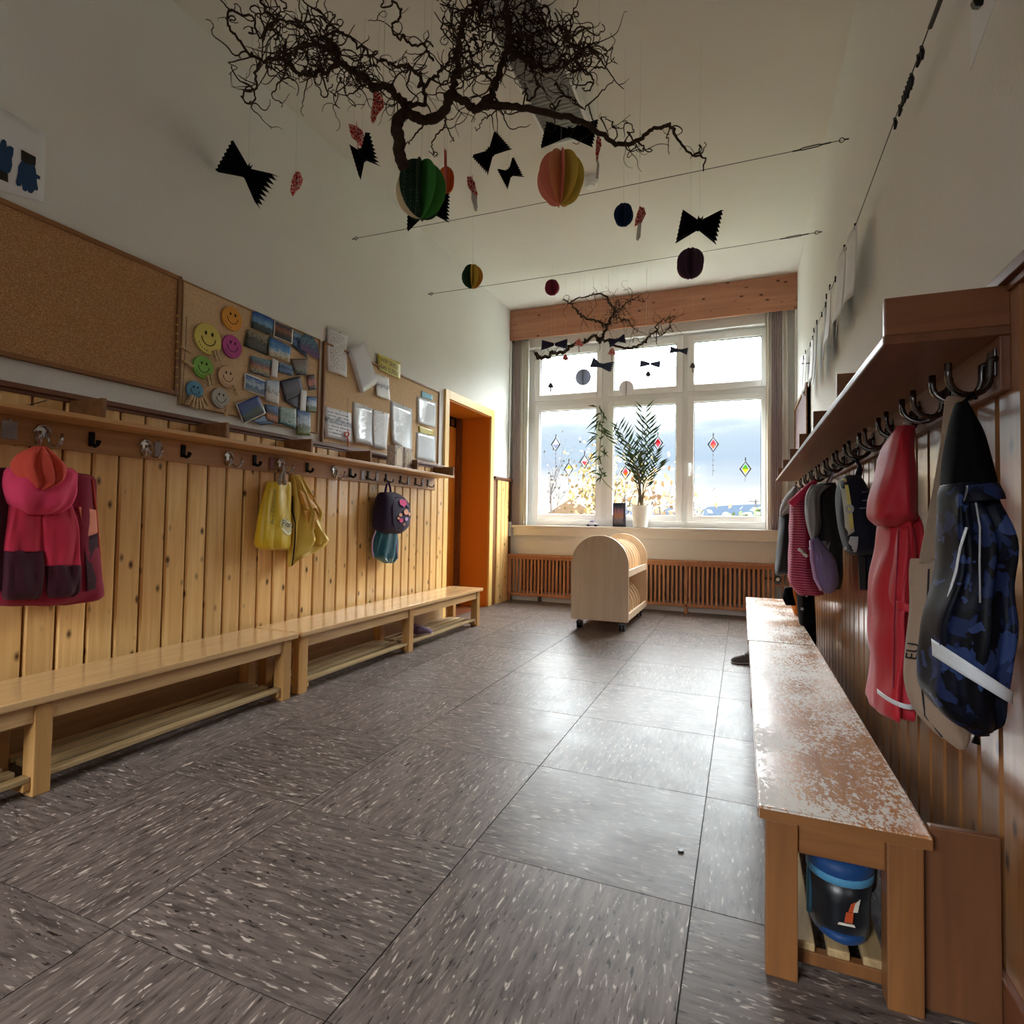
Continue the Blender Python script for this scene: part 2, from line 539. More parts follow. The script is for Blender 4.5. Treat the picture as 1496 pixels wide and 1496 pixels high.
M = {}
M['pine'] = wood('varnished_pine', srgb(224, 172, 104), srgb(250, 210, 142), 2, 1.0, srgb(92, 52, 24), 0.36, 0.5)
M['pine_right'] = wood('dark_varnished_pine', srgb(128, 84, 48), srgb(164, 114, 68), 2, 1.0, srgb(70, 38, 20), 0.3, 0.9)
M['pine_h'] = wood('varnished_pine_rail', srgb(176, 126, 76), srgb(212, 164, 106), 1, 1.0, None, 0.4, 0.3)
M['pine_back'] = plain('pine_groove', srgb(120, 74, 34), 0.6)
M['pine_red'] = wood('reddish_pine', srgb(178, 120, 90), srgb(204, 146, 114), 0, 0.8, srgb(80, 36, 22), 0.5)
M['beech'] = wood('beech', srgb(196, 154, 104), srgb(220, 182, 130), 1, 1.3, None, 0.25, 0.6)
M['beech_v'] = wood('beech_upright', srgb(182, 134, 78), srgb(206, 160, 100), 2, 1.3, None, 0.35, 0.15)
M['beech_worn'] = wood('worn_beech', srgb(158, 104, 62), srgb(184, 130, 84), 1, 1.3, None, 0.27, 0.0, srgb(206, 196, 184), 0.5)
M['leg_brown'] = wood('brown_beech_upright', srgb(112, 72, 40), srgb(138, 92, 52), 2, 1.3, None, 0.4, 0.1)
M['leg_brown_x'] = wood('brown_beech_rail', srgb(112, 72, 40), srgb(138, 92, 52), 0, 1.3, None, 0.4, 0.1)
M['end_brown'] = wood('end_panel_veneer', srgb(92, 56, 34), srgb(112, 72, 44), 2, 1.0, None, 0.45)
M['rack'] = wood('rack_slat', srgb(150, 122, 84), srgb(192, 166, 120), 1, 1.5, None, 0.55)
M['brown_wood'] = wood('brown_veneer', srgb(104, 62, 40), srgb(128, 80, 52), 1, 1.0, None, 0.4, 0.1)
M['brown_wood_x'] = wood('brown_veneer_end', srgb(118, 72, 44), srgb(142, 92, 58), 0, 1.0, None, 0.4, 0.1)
M['birch'] = wood('birch_ply', srgb(224, 196, 164), srgb(240, 216, 186), 2, 0.8, None, 0.42, 0.1)
M['slat'] = wood('radiator_slat', srgb(176, 116, 78), srgb(200, 142, 100), 2, 1.2, None, 0.5)
M['wall'] = plaster('plaster_wall', srgb(234, 234, 230), 0.45, 70)
M['ceil'] = plaster('ceiling_paint', srgb(230, 227, 218), 0.15, 120)
M['floor'] = floor_mat()
M['seam'] = plain('floor_joint', srgb(34, 26, 24), 0.8)
M['cork_dark'] = speckle('dark_cork', srgb(158, 114, 74), srgb(194, 148, 102), 420, 0.9, srgb(222, 180, 134))
M['cork'] = speckle('light_cork', srgb(204, 172, 134), srgb(220, 190, 152), 320, 0.9, srgb(236, 210, 176))
M['frame_wood'] = wood('frame_wood', srgb(120, 78, 44), srgb(160, 112, 68), 1, 1.2, None, 0.5)
M['frame_wood_z'] = wood('frame_wood_upright', srgb(120, 78, 44), srgb(160, 112, 68), 2, 1.2, None, 0.5)
M['glass'] = glass_mat()
M['pvc'] = plain('white_window_frame', srgb(246, 247, 247), 0.35, 0, spec=0.5)
M['seal'] = plain('rubber_seal', srgb(52, 56, 60), 0.6)
M['sill'] = plain('window_board', srgb(222, 216, 206), 0.35)
M['curtain_mauve'] = plain('mauve_curtain', srgb(228, 214, 212), 0.9, 0, 0.2, 300)
M['curtain_cream'] = plain('cream_curtain', srgb(250, 248, 240), 0.9, 0, 0.2, 300)
def translucent(mt, c, f=0.45):
    nt = mt.node_tree
    b = nt.nodes['Principled BSDF']
    tl = nt.nodes.new('ShaderNodeBsdfTranslucent'); tl.inputs[0].default_value = c
    mx = nt.nodes.new('ShaderNodeMixShader'); mx.inputs[0].default_value = f
    nt.links.new(b.outputs[0], mx.inputs[1]); nt.links.new(tl.outputs[0], mx.inputs[2])
    nt.links.new(mx.outputs[0], nt.nodes['Material Output'].inputs[0])
translucent(M['curtain_mauve'], srgb(200, 176, 168), 0.2); translucent(M['curtain_cream'], srgb(240, 230, 210), 0.2)
M['orange'] = plain('orange_door_paint', srgb(204, 124, 34), 0.4)
M['yellow_frame'] = plain('yellow_door_frame', srgb(240, 200, 120), 0.4)
M['black'] = plain('black_metal', srgb(16, 16, 18), 0.35, 0.6)
M['chrome'] = plain('chrome_hook', srgb(190, 190, 192), 0.2, 1.0)
M['steel'] = plain('dark_steel_hook', srgb(96, 94, 94), 0.25, 1.0)
M['white'] = plain('white_paint', srgb(236, 236, 234), 0.45)
M['paper'] = plain('white_paper', srgb(232, 234, 238), 0.6)
M['wire'] = plain('wire', srgb(60, 58, 54), 0.4, 0.7)
M['thread'] = plain('thread', srgb(190, 186, 176), 0.7)
M['bark'] = plain('hazel_bark', srgb(58, 42, 32), 0.85, 0, 0.5, 160, 0.2, 0.35)
M['blackpaper'] = plain('black_card', srgb(14, 15, 20), 0.85, spec=0.1)
M['clip'] = wood('clothespin_wood', srgb(196, 162, 120), srgb(222, 192, 150), 2, 2.0, None, 0.6)
def fab(name, c, rough=0.75, bump=0.25, scale=260, spec=0.25, sheen=0.1):
    M[name] = plain(name, c, rough, 0, bump, scale, spec, 0, sheen)

# ================================================================== THE SETTING
XL, XR = -2.60, 0.50            # wall planes
SL, SR = -2.575, 0.476          # wainscot faces
Y0, YB, ZC = -2.4, 6.38, 3.47   # rear wall, window wall, ceiling

# ---- floor: rubber tiles laid with alternating grain
T = 0.61
fl = struct('floor', MB().box(XL, XR, Y0, YB, -0.05, -0.0025), M['seam'])
tm = MB().box(-T / 2 + 0.0016, T / 2 - 0.0016, -T / 2 + 0.0016, T / 2 - 0.0016, -0.004, 0.0)
TX0, TY0 = -1.334, 0.896        # a tile corner
proto = None
ix0, ix1 = math.floor((XL - TX0) / T), math.ceil((XR - TX0) / T)
iy0, iy1 = math.floor((Y0 - TY0) / T), math.ceil((YB - TY0) / T)
cut = {}
for ix in range(ix0, ix1):
    for iy in range(iy0, iy1):
        xa, xb = max(XL, TX0 + ix * T), min(XR, TX0 + (ix + 1) * T)
        ya, yb = max(Y0, TY0 + iy * T), min(YB, TY0 + (iy + 1) * T)
        if xb - xa < 0.02 or yb - ya < 0.02: continue
        rot = (ix + iy) % 2 == 0
        w, h = (yb - ya, xb - xa) if rot else (xb - xa, yb - ya)
        key = (round(w, 3), round(h, 3))
        if key not in cut:
            g = 0.0016
            o = MB().box(-w / 2 + g, w / 2 - g, -h / 2 + g, h / 2 - g, -0.004, 0.0).build('tile', M['floor'], origin=(0, 0, 0))
            cut[key] = o.data
        else:
            o = bpy.data.objects.new('tile', cut[key]); COL.objects.link(o)
        o.parent = fl
        o.location = Vector(((xa + xb) / 2, (ya + yb) / 2, 0)) - fl.location
        if rot: o.rotation_euler.z = math.pi / 2

# ---- ceiling and walls
struct('ceiling', MB().box(XL - 0.4, XR + 0.3, Y0 - 0.3, YB + 0.35, ZC, ZC + 0.2), M['ceil'])
DY0, DY1, DZ = 4.75, 5.72, 2.09     # doorway
wl = MB()
wl.box(XL - 0.38, XL, Y0 - 0.3, DY0, -0.05, ZC).box(XL - 0.38, XL, DY1, YB + 0.35, -0.05, ZC).box(XL - 0.38, XL, DY0, DY1, DZ, ZC)
struct('wall_left', wl, M['wall'])
struct('wall_right', MB().box(XR, XR + 0.3, Y0 - 0.3, YB + 0.35, -0.05, ZC), M['wall'])
WX0, WX1, WZ0, WZ1 = -2.42, 0.245, 0.89, 3.03   # window opening
wb = MB()
wb.box(XL, WX0, YB, YB + 0.33, -0.05, ZC).box(WX1, XR, YB, YB + 0.33, -0.05, ZC)
wb.box(WX0, WX1, YB, YB + 0.33, -0.05, WZ0).box(WX0, WX1, YB, YB + 0.33, WZ1, ZC)
struct('wall_back', wb, M['wall'])
RX0, RX1, RZ0, RZ1 = -2.25, -0.8, 1.1, 2.6        # added window for fill light, unseen, in the wall behind the camera
wf = MB()
wf.box(XL, RX0, Y0 - 0.3, Y0, -0.05, ZC).box(RX1, XR, Y0 - 0.3, Y0, -0.05, ZC)
wf.box(RX0, RX1, Y0 - 0.3, Y0, -0.05, RZ0).box(RX0, RX1, Y0 - 0.3, Y0, RZ1, ZC)
struct('wall_front', wf, M['wall'])
portal('fill_window_portal', ((RX0 + RX1) / 2, Y0 - 0.2, (RZ0 + RZ1) / 2), (math.radians(90), 0, 0), RX1 - RX0, RZ1 - RZ0)
w2 = MB()
for x in (RX0, (RX0 + RX1) / 2 - 0.04, RX1 - 0.08): w2.box(x, x + 0.08, Y0 - 0.2, Y0 - 0.12, RZ0, RZ1)
for z in (RZ0, RZ1 - 0.08): w2.box(RX0, RX1, Y0 - 0.2, Y0 - 0.12, z, z + 0.08)
struct('fill_window', w2, M['pvc'])

# ---- wainscot: one object per board
PITCH_B = 0.1141
def board_mesh(w, th, z0, z1, side):
    c = 0.007
    p = [(0, -w / 2), (0.62, -w / 2), (1, -w / 2 + c), (1, w / 2 - c), (0.62, w / 2), (0, w / 2)]
    poly = [Vector((side * th * a, b, z0)) for a, b in p]
    return MB().prism(poly, (0, 0, z1 - z0))
def wainscot(name, xw, side, spans, y_anchor, bmat='pine', z0=0.0, z1=1.418):
    base = MB()
    for a, b in spans: base.box(min(xw, xw + side * 0.010), max(xw, xw + side * 0.010), a, b, z0, z1)
    root = struct(name, base, M['pine_back'])
    proto = None
    for a, b in spans:
        k0 = math.ceil((max(a, 0.3) - y_anchor) / PITCH_B)
        k = k0
        while y_anchor + (k + 1) * PITCH_B <= b + 0.004:
            yc = y_anchor + (k + 0.5) * PITCH_B
            if proto is None:
                o = board_mesh(PITCH_B - 0.009, 0.0155, z0, z1, side).build('board', M[bmat], origin=(0, 0, 0))
                proto = o
            else:
                o = bpy.data.objects.new('board', proto.data); COL.objects.link(o)
            o.parent = root
            o.location = Vector((xw + side * 0.0095, yc, 0)) - root.location
            k += 1
        cap = MB().box(min(xw, xw + side * 0.042), max(xw, xw + side * 0.042), a, b, z1, z1 + 0.022)
        cap.box(min(xw, xw + side * 0.031), max(xw, xw + side * 0.031), a, b, z1 - 0.016, z1)
        cap.build('cap_rail', M['brown_wood'], root, bevel=0.003)
    return root
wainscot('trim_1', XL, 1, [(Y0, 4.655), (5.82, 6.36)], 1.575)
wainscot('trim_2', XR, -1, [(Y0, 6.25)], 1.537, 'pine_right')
bl = struct('baseboard_left', MB().box(SL, SL + 0.018, Y0, 4.655, 0, 0.17), M['beech'], bevel=0.003)
struct('baseboard_right', MB().box(SR - 0.016, SR, Y0, 6.25, 0, 0.09), M['brown_wood'], bevel=0.003)
struct('baseboard_back', MB().box(XL + 0.03, XR - 0.03, YB - 0.015, YB, 0, 0.07), M['white'])

# ---- doorway with yellow casing and the orange leaf in a deep reveal
dr = thing('door_1', None, None, (XL, (DY0 + DY1) / 2, 0), kind='structure')
cs = MB()
cs.box(XL, XL + 0.022, 4.672, DY0, 0, 2.17).box(XL, XL + 0.022, DY1, 5.806, 0, 2.17).box(XL, XL + 0.022, DY0, DY1, DZ, 2.17)
cs.build('door_casing', M['yellow_frame'], dr, bevel=0.003)
rv = MB()
rv.box(XL - 0.375, XL + 0.004, DY1 - 0.012, DY1 + 0.001, 0, DZ).box(XL - 0.375, XL + 0.004, DY0 - 0.001, DY0 + 0.012, 0, DZ).box(XL - 0.375, XL + 0.004, DY0, DY1, DZ - 0.012, DZ + 0.001)
rv.build('door_reveal', M['orange'], dr)
fr = MB().box(XL - 0.38, XL - 0.33, DY1 - 0.075, DY1 - 0.012, 0, DZ - 0.012).box(XL - 0.38, XL - 0.33, DY0 + 0.012, DY0 + 0.075, 0, DZ - 0.012)
fr.build('door_post', M['brown_wood'], dr, bevel=0.004)
MB().box(XL - 0.46, XL, DY0, DY1, -0.04, 0.0).build('door_sill', M['brown_wood'], dr)
lf = MB().box(XL - 0.42, XL - 0.375, DY0 + 0.02, DY1 - 0.08, 0.01, 1.97).build('door_leaf', M['orange'], dr, bevel=0.004)
MB().tube([(XL - 0.375, DY0 + 0.16, 1.05), (XL - 0.32, DY0 + 0.16, 1.05), (XL - 0.32, DY0 + 0.28, 1.05)], 0.009).build('door_handle', M['chrome'], lf, True)
tr_ = MB()
for k in range(8): tr_.box(XL - 0.40, XL - 0.385, DY0 + 0.03 + k * 0.11, DY0 + 0.10 + k * 0.11, 1.99, 2.06)
MB().box(XL - 0.44, XL - 0.42, DY0, DY1, 1.97, DZ + 0.02).build('dark_gap_panel', M['black'], dr)  # black panel standing in for the dark open gap above the leaf
tr_.build('transom_grille', M['brown_wood'], dr)

struct('light_stop_box', MB().box(XL - 0.50, XL - 0.46, DY0 - 0.3, DY1 + 0.3, -0.05, 2.5).box(XL - 0.5, XL - 0.37, DY0 - 0.3, DY0 - 0.05, -0.05, 2.5).box(XL - 0.5, XL - 0.37, DY1 + 0.05, DY1 + 0.3, -0.05, 2.5).box(XL - 0.5, XL - 0.37, DY0 - 0.3, DY1 + 0.3, 2.3, 2.5), M['brown_wood'])  # box added behind the door to stop daylight leaking past the leaf

# ---- window: frame, six sashes with panes, handles
WY = 6.47
wn = thing('window_1', None, None, ((WX0 + WX1) / 2, WY, WZ0), kind='structure')
xs = [WX0, -1.475, -0.587, WX1]
fw = 0.055
fbars = [(WX0, WX0 + 0.10, WZ0, WZ1), (WX1 - 0.02, WX1, WZ0, WZ1), (WX0 + 0.10, WX1 - 0.02, WZ0, WZ0 + 0.085), (WX0 + 0.10, WX1 - 0.02, WZ1 - 0.05, WZ1)]
for x in xs[1:3]: fbars.append((x - 0.05, x + 0.05, WZ0 + 0.085, WZ1 - 0.05))
for xa_, xb_ in ((WX0 + 0.10, xs[1] - 0.05), (xs[1] + 0.05, xs[2] - 0.05), (xs[2] + 0.05, WX1 - 0.02)): fbars.append((xa_, xb_, 2.315, 2.405))
for xa_, xb_, za_, zb_ in fbars:
    MB().box(xa_, xb_, WY, WY + 0.07, za_, zb_).build('frame_bar', M['pvc'], wn)
glass_x = [(-2.27, -1.575), (-1.374, -0.681), (-0.493, 0.18)]
for (ga, gb) in glass_x:
    for (za, zb) in ((1.03, 2.265), (2.455, 2.93)):
        s = MB()
        q = 0.068
        y0, y1 = WY - 0.028, WY + 0.045
        s.box(ga - q, ga, y0, y1, za - q, zb + q).box(gb, gb + q, y0, y1, za - q, zb + q).box(ga, gb, y0, y1, za - q, za).box(ga, gb, y0, y1, zb, zb + q)
        so = s.build('sash', M['pvc'], wn, bevel=0.006)
        g = MB()
        t = 0.006
        g.box(ga, ga + t, y0 + 0.016, y0 + 0.03, za, zb).box(gb - t, gb, y0 + 0.016, y0 + 0.03, za, zb).box(ga, gb, y0 + 0.016, y0 + 0.03, za, za + t).box(ga, gb, y0 + 0.016, y0 + 0.03, zb - t, zb)
        g.build('glazing_seal', M['seal'], so)
        MB().box(ga, gb, y0 + 0.034, y0 + 0.040, za, zb).build('pane', M['glass'], so)
for hx in (-1.535, -0.535, 0.0):
    if hx == 0.0: continue
    for sgn in ((1,) if hx < -1 else (1,)):
        h = MB().box(hx - 0.013, hx + 0.013, WY - 0.042, WY - 0.028, 1.52, 1.60)
        h.tube([(hx, WY - 0.04, 1.59), (hx, WY - 0.07, 1.59), (hx, WY - 0.075, 1.56), (hx, WY - 0.072, 1.46)], 0.009)
        h.build('window_handle', M['pvc'], wn, True)
for hx in (-0.98, -0.14, -1.93):
    MB().box(hx - 0.03, hx + 0.03, WY - 0.045, WY - 0.028, 2.96, 2.985).build('vent_catch', M['pvc'], wn, bevel=0.004)
# window board with fascia
sl = struct('trim_3', MB().box(-2.55, 0.44, 6.29, WY + 0.02, 0.862, 0.892), M['sill'], bevel=0.005)
struct('trim_4', MB().box(-2.53, 0.44, 6.302, 6.325, 0.772, 0.862), M['sill'], bevel=0.003)
struct('trim_5', MB().box(-2.595, -2.578, 6.262, 6.28, 1.45, 3.1).box(-2.597, -2.56, 6.28, 6.37, 0.76, 0.93), M['white'], bevel=0.003)
struct('trim_6', MB().box(XR - 0.02, XR - 0.001, 6.262, 6.285, 1.45, 3.1), M['white'], bevel=0.003)

# ---- timber pelmet across the window head
pm = thing('curtain_pelmet', 'long reddish pine pelmet board with dark knots above the window', 'pelmet', (-1.05, 6.27, 3.1))
MB().box(XL + 0.001, XR - 0.001, 6.255, 6.275, 3.103, 3.466).build('front_board', M['pine_red'], pm, bevel=0.003)
MB().box(XL + 0.002, XL + 0.02, 6.275, YB, 3.103, 3.466).build('end_board', M['pine_red'], pm)
MB().box(XR - 0.02, XR - 0.002, 6.275, YB, 3.103, 3.466).build('end_board', M['pine_red'], pm)
MB().tube([(XL + 0.03, 6.33, 3.2), (XR - 0.03, 6.33, 3.2)], 0.008).build('curtain_rail', M['white'], pm)

def curtain(name, label, spans, y, z0, z1):
    r = thing(name, label, 'curtain', ((spans[0][0] + spans[-1][1]) / 2, y, z0))
    for a, b, mt, n in spans:
        def fn(u, v, a=a, b=b, n=n):
            x = a + (b - a) * u
            return (x, y + 0.020 * math.sin(u * n * 2 * math.pi) + 0.004 * math.sin(v * 7 + u * 9), z0 + (z1 - z0) * v)
        MB().grid(fn, n * 12, 16, (0, 0.003, 0)).build('curtain_panel', mt, r, True)
curtain('window_curtain', 'mauve and cream pleated curtain hanging beside the orange door corner', [(-2.575, -2.478, M['curtain_mauve'], 4), (-2.478, -2.375, M['curtain_cream'], 3)], 6.345, 0.893, 3.2)
curtain('window_curtain', 'cream and mauve pleated curtain hanging at the coat-shelf side of the window', [(0.215, 0.272, M['curtain_cream'], 2), (0.272, 0.372, M['curtain_mauve'], 5), (0.372, 0.425, M['curtain_cream'], 1)], 6.345, 0.893, 3.2)

# ---- radiator and its slatted cover
rd = thing('radiator', 'white ribbed radiator behind the wooden slats under the window', 'radiator', (-1.05, 6.34, 0.1))
rb = MB()
for k in range(44):
    x = -2.42 + k * 0.06
    rb.box(x - 0.02, x + 0.02, 6.32, 6.355, 0.13, 0.48)
rb.box(-2.45, 0.2, 6.315, 6.345, 0.12, 0.16).box(-2.45, 0.2, 6.315, 6.345, 0.44, 0.49)
for x in (-2.2, -1.05, 0.05): rb.box(x - 0.015, x + 0.015, 6.30, 6.36, 0.0, 0.14)
rb.build('radiator_body', plain('radiator_shade_enamel', srgb(112, 92, 78), 0.5), rd, bevel=0.008)  # white enamel coloured dark so the gaps between slats look shaded
MB().tube([(0.2, 6.33, 0.40), (0.27, 6.33, 0.40), (0.30, 6.31, 0.40), (0.305, 6.27, 0.40)], 0.012).build('pipe', M['chrome'], rd, True)
MB().tube([(0.325, 6.28, 0.405), (0.325, 6.222, 0.405)], [0.03, 0.03], 16).build('valve_collar', M['black'], rd, True)
MB().tube([(0.325, 6.225, 0.405), (0.325, 6.198, 0.405)], [0.021, 0.018], 16).build('thermostat_knob', M['white'], rd, True)
rc = thing('radiator_cover', 'low wooden radiator cover with upright slats under the window', 'radiator cover', (-1.05, 6.26, 0))
MB().box(-2.572, 0.468, 6.225, 6.375, 0.528, 0.550).build('top_board', M['slat'], rc, bevel=0.004)
MB().box(-2.572, 0.468, 6.25, 6.272, 0.495, 0.528).build('top_rail', M['slat'], rc, bevel=0.003)
MB().box(-2.572, 0.468, 6.25, 6.272, 0.068, 0.100).build('bottom_rail', M['slat'], rc, bevel=0.003)
sp = None
k = 0
x = -2.545
while x < 0.455:
    if not (0.285 < x < 0.365):
        if sp is None:
            sp = MB().box(-0.011, 0.011, 0, 0.014, 0.095, 0.50).build('slat', M['slat'], rc)
            # (built at origin relative to the cover)
            sp.location = Vector((0, 0, 0))
            me = sp.data
            for v in me.vertices: v.co += wloc(rc)
            o = sp
        else:
            o = bpy.data.objects.new('slat', sp.data); COL.objects.link(o); o.parent = rc
        o.location = Vector((x, 6.255, 0)) - rc.location
    x += 0.0442
for x in (-2.56, -1.40, -0.55, 0.46):
    MB().box(x - 0.016, x + 0.016, 6.25, 6.275, 0, 0.50).build('post', M['slat'], rc, bevel=0.002)
MB().box(0.285, 0.40, 6.252, 6.27, 0.335, 0.352).build('cross_bar', M['slat'], rc, bevel=0.002)

# ================================================================== BENCHES
def bench(label, x0, x1, y0, y1, ztop, legs, top_mat, front, slat_x, lm='beech_v', rm='beech', zs=0.05):
    """x0..x1 seat, front = x of the room-side edge; legs = list of y centres"""
    yc = (y0 + y1) / 2
    b = thing('bench', label, 'bench', ((x0 + x1) / 2, yc, 0), 'low cloakroom benches')
    MB().box(x0, x1, y0, y1, ztop - 0.026, ztop).build('seat', top_mat, b, bevel=0.005)
    if lm != 'beech_v':
        MB().box(x0 + 0.002, x1 - 0.002, y0 - 0.0015, y0 - 0.0002, ztop - 0.024, ztop - 0.004).build('edge_band', M['leg_brown_x'], b)
        MB().box(x0 - 0.0015, x0 - 0.0002, y0 + 0.002, y1 - 0.002, ztop - 0.024, ztop - 0.004).build('edge_band', M['leg_brown_x'], b)
    ins = 0.014
    xa, xb = x0 + ins, x1 - ins
    for y in legs:
        for sx in (0, 1):
            xx = (xa, xa + 0.062) if sx == 0 else (xb - 0.062, xb)
            MB().box(xx[0], xx[1], y - 0.027, y + 0.027, 0, ztop - 0.026).build('leg', M[lm], b, bevel=0.004)
        MB().box(xa + 0.062, xb - 0.062, y - 0.016, y + 0.016, ztop - 0.09, ztop - 0.026).build('end_rail', M[rm], b, bevel=0.003)
        MB().box(xa + 0.01, xb - 0.01, y - 0.050 if y > legs[0] else y + 0.028, y - 0.028 if y > legs[0] else y + 0.050, zs - 0.028, zs).build('cross_bar', M[lm], b, bevel=0.003)
    for a, c in zip(legs, legs[1:]):
        for xx in ((xa + 0.008, xa + 0.030), (xb - 0.030, xb - 0.008)):
            MB().box(xx[0], xx[1], a + 0.027, c - 0.027, ztop - 0.088, ztop - 0.026).build('apron', M['beech'] if lm == 'beech_v' else M['leg_brown'], b, bevel=0.003)
        for sx in slat_x:
            MB().box(sx - 0.021, sx + 0.021, a + 0.0285, c - 0.0285, zs, zs + 0.018).build('shoe_rack_slat', M['rack'], b, bevel=0.004)
    # the seat runs past the outer legs
    for y, e in ((legs[0], y0), (legs[-1], y1)):
        pass
    return b
LX = [-2.44, -2.37, -2.30, -2.215]
bench('near beech bench along the pine panelling, under the pink jacket', -2.50, -2.17, 0.06, 2.385, 0.333, [0.125, 1.215, 2.325], M['beech'], -2.17, LX)
bench('far beech bench against the pine panelling, ending beside the orange door', -2.50, -2.17, 2.412, 4.70, 0.333, [2.45, 3.52, 4.63], M['beech'], -2.17, LX)
RX = [0.125, 0.19, 0.255]
bench('near bench with worn flaking varnish on top, beneath the red raincoat', 0.033, 0.342, 1.338, 3.196, 0.350, [1.372, 2.27, 3.16], M['beech_worn'], 0.033, RX, 'leg_brown', 'leg_brown_x', 0.036)
bench('far pale bench by the window, beyond the bench with flaking varnish', 0.028, 0.340, 3.206, 5.07, 0.350, [3.245, 4.14, 5.03], M['beech_worn'], 0.028, RX, 'leg_brown', 'leg_brown_x', 0.036)
tag(MB().prism([(0.3295, 1.376, 0), (0.458, 1.376, 0), (0.458, 1.376, 0.356), (0.3435, 1.376, 0.356), (0.3435, 1.376, 0.322), (0.3295, 1.376, 0.322)], (0, 0.018, 0)).build('end_panel', M['end_brown'], bevel=0.003), 'upright brown wooden end panel closing the gap between bench and wall', 'panel')

# ================================================================== COAT SHELVES
def coat_shelf(label, xw, side, y0, y1, zb, divs, wmat, emat):
    """xw = wainscot face; side = +1 when the shelf projects to +x"""
    r = thing('coat_shelf', label, 'shelf', (xw + side * 0.1, (y0 + y1) / 2, zb))
    xf = xw + side * 0.21
    bx = lambda a, b, *q: MB().box(min(a, b), max(a, b), *q)
    bx(xw, xf, y0, y1, zb, zb + 0.019).build('shelf_board', wmat, r, bevel=0.003)
    bx(xw, xw + side * 0.019, y0, y1, zb - 0.107, zb).build('hook_rail', wmat, r, bevel=0.003)
    for d in divs:
        bx(xw, xf - side * 0.003, d - 0.009, d + 0.009, zb + 0.019, zb + 0.098).build('divider', emat, r, bevel=0.003)
    return r
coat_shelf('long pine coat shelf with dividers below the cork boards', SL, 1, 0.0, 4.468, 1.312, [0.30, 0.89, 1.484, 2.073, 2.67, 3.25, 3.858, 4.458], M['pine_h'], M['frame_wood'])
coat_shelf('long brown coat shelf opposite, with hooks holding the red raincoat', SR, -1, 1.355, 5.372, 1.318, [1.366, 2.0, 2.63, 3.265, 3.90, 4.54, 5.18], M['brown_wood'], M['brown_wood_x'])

def jhook(mb, x, y, z, side, dy=0.0, reach=0.055, r=0.0055, drop=0.03):
    """one J prong leaving the rail at (x,y,z), bending down, out and up"""
    pts = []
    for a in range(0, 11):
        t = a / 10
        ang = math.pi * (1 + t)
        pts.append((x + side * (0.012 + reach / 2 + reach / 2 * math.cos(ang)), y + dy * t, z - drop + reach / 2 * math.sin(ang)))
    pts = [(x, y, z), (x + side * 0.012, y, z - 0.004)] + pts
    pts.append((pts[-1][0], pts[-1][1], pts[-1][2] + 0.024))
    mb.tube(pts, r, 8)

def chrome_hook(label, y, grp):
    z = 1.272
    x = SL + 0.019
    h = thing('coat_hook', label, 'hook', (x, y, z), grp)
    arch = [(x + 0.012, y + 0.028 * math.cos(a), z - 0.012 + 0.030 * math.sin(a)) for a in [math.pi * k / 10 for k in range(11)]]
    p = MB().box(x, x + 0.004, y - 0.018, y + 0.018, z - 0.03, z + 0.02)
    p.build('wall_plate', M['chrome'], h, bevel=0.002)
    MB().tube(arch, 0.0045, 8).build('hat_arch', M['chrome'], h, True)
    for s in (-1, 1):
        m_ = MB(); jhook(m_, x, y + s * 0.022, z - 0.006, 1, s * 0.016)
        m_.build('prong', M['chrome'], h, True)
    return h
def black_hook(label, y, grp):
    z = 1.262
    x = SL + 0.019
    h = thing('coat_hook', label, 'hook', (x, y, z), grp)
    MB().box(x, x + 0.009, y - 0.012, y + 0.012, z - 0.032, z + 0.030).build('wall_plate', M['black'], h, bevel=0.004)
    m_ = MB().tube([(x + 0.005, y, z - 0.02), (x + 0.03, y, z - 0.032), (x + 0.045, y, z - 0.026), (x + 0.052, y, z - 0.008)], [0.008, 0.008, 0.008, 0.010], 8)
    m_.build('peg', M['black'], h, True)
    return h
G1, G2 = 'silver double hooks on the pine rail', 'black peg hooks on the pine rail'
for y, lb in ((1.367, 'silver double hook holding the pink jacket'), (1.785, 'silver double hook beside the milky glass-like tag, right of the pink jacket'), (2.24, 'silver double hook between the two black pegs left of the yellow bag'), (2.61, 'silver double hook holding the yellow bag'), (3.09, 'silver double hook midway between yellow raincoat and purple backpack')):
    chrome_hook(lb, y, G1)
for y, lb in ((1.553, 'black peg hook just right of the pink jacket'), (1.978, 'black peg hook right of the clear plastic tag on the pine rail'), (2.42, 'black peg hook just left of the yellow bag'), (2.84, 'black peg hook just right of the yellow raincoat'), (3.266, 'black peg hook left of the purple backpack, next to the silver hook')):
    black_hook(lb, y, G2)
G3 = 'three-pronged black hooks near the door'
def tri_hook(label, y):
    z = 1.262; x = SL + 0.019
    h = thing('coat_hook', label, 'hook', (x, y, z), G3)
    MB().box(x, x + 0.008, y - 0.010, y + 0.010, z - 0.03, z + 0.03).build('wall_plate', M['black'], h, bevel=0.003)
    for s in (-1, 1):
        m_ = MB().tube([(x + 0.004, y, z - 0.024), (x + 0.02, y + s * 0.035, z - 0.036), (x + 0.03, y + s * 0.055, z - 0.030), (x + 0.03, y + s * 0.06, z - 0.012)], 0.0045, 8)
        m_.build('prong', M['black'], h, True)
for y, lb in ((3.47, 'black pronged hook left of the one carrying the purple backpack'), (3.70, 'black pronged hook carrying the purple backpack'), (3.90, 'black pronged hook right after the purple backpack'), (4.13, 'last black pronged hook but one before the orange door'), (4.33, 'last black pronged hook on the pine rail before the orange door')):
    tri_hook(lb, y)
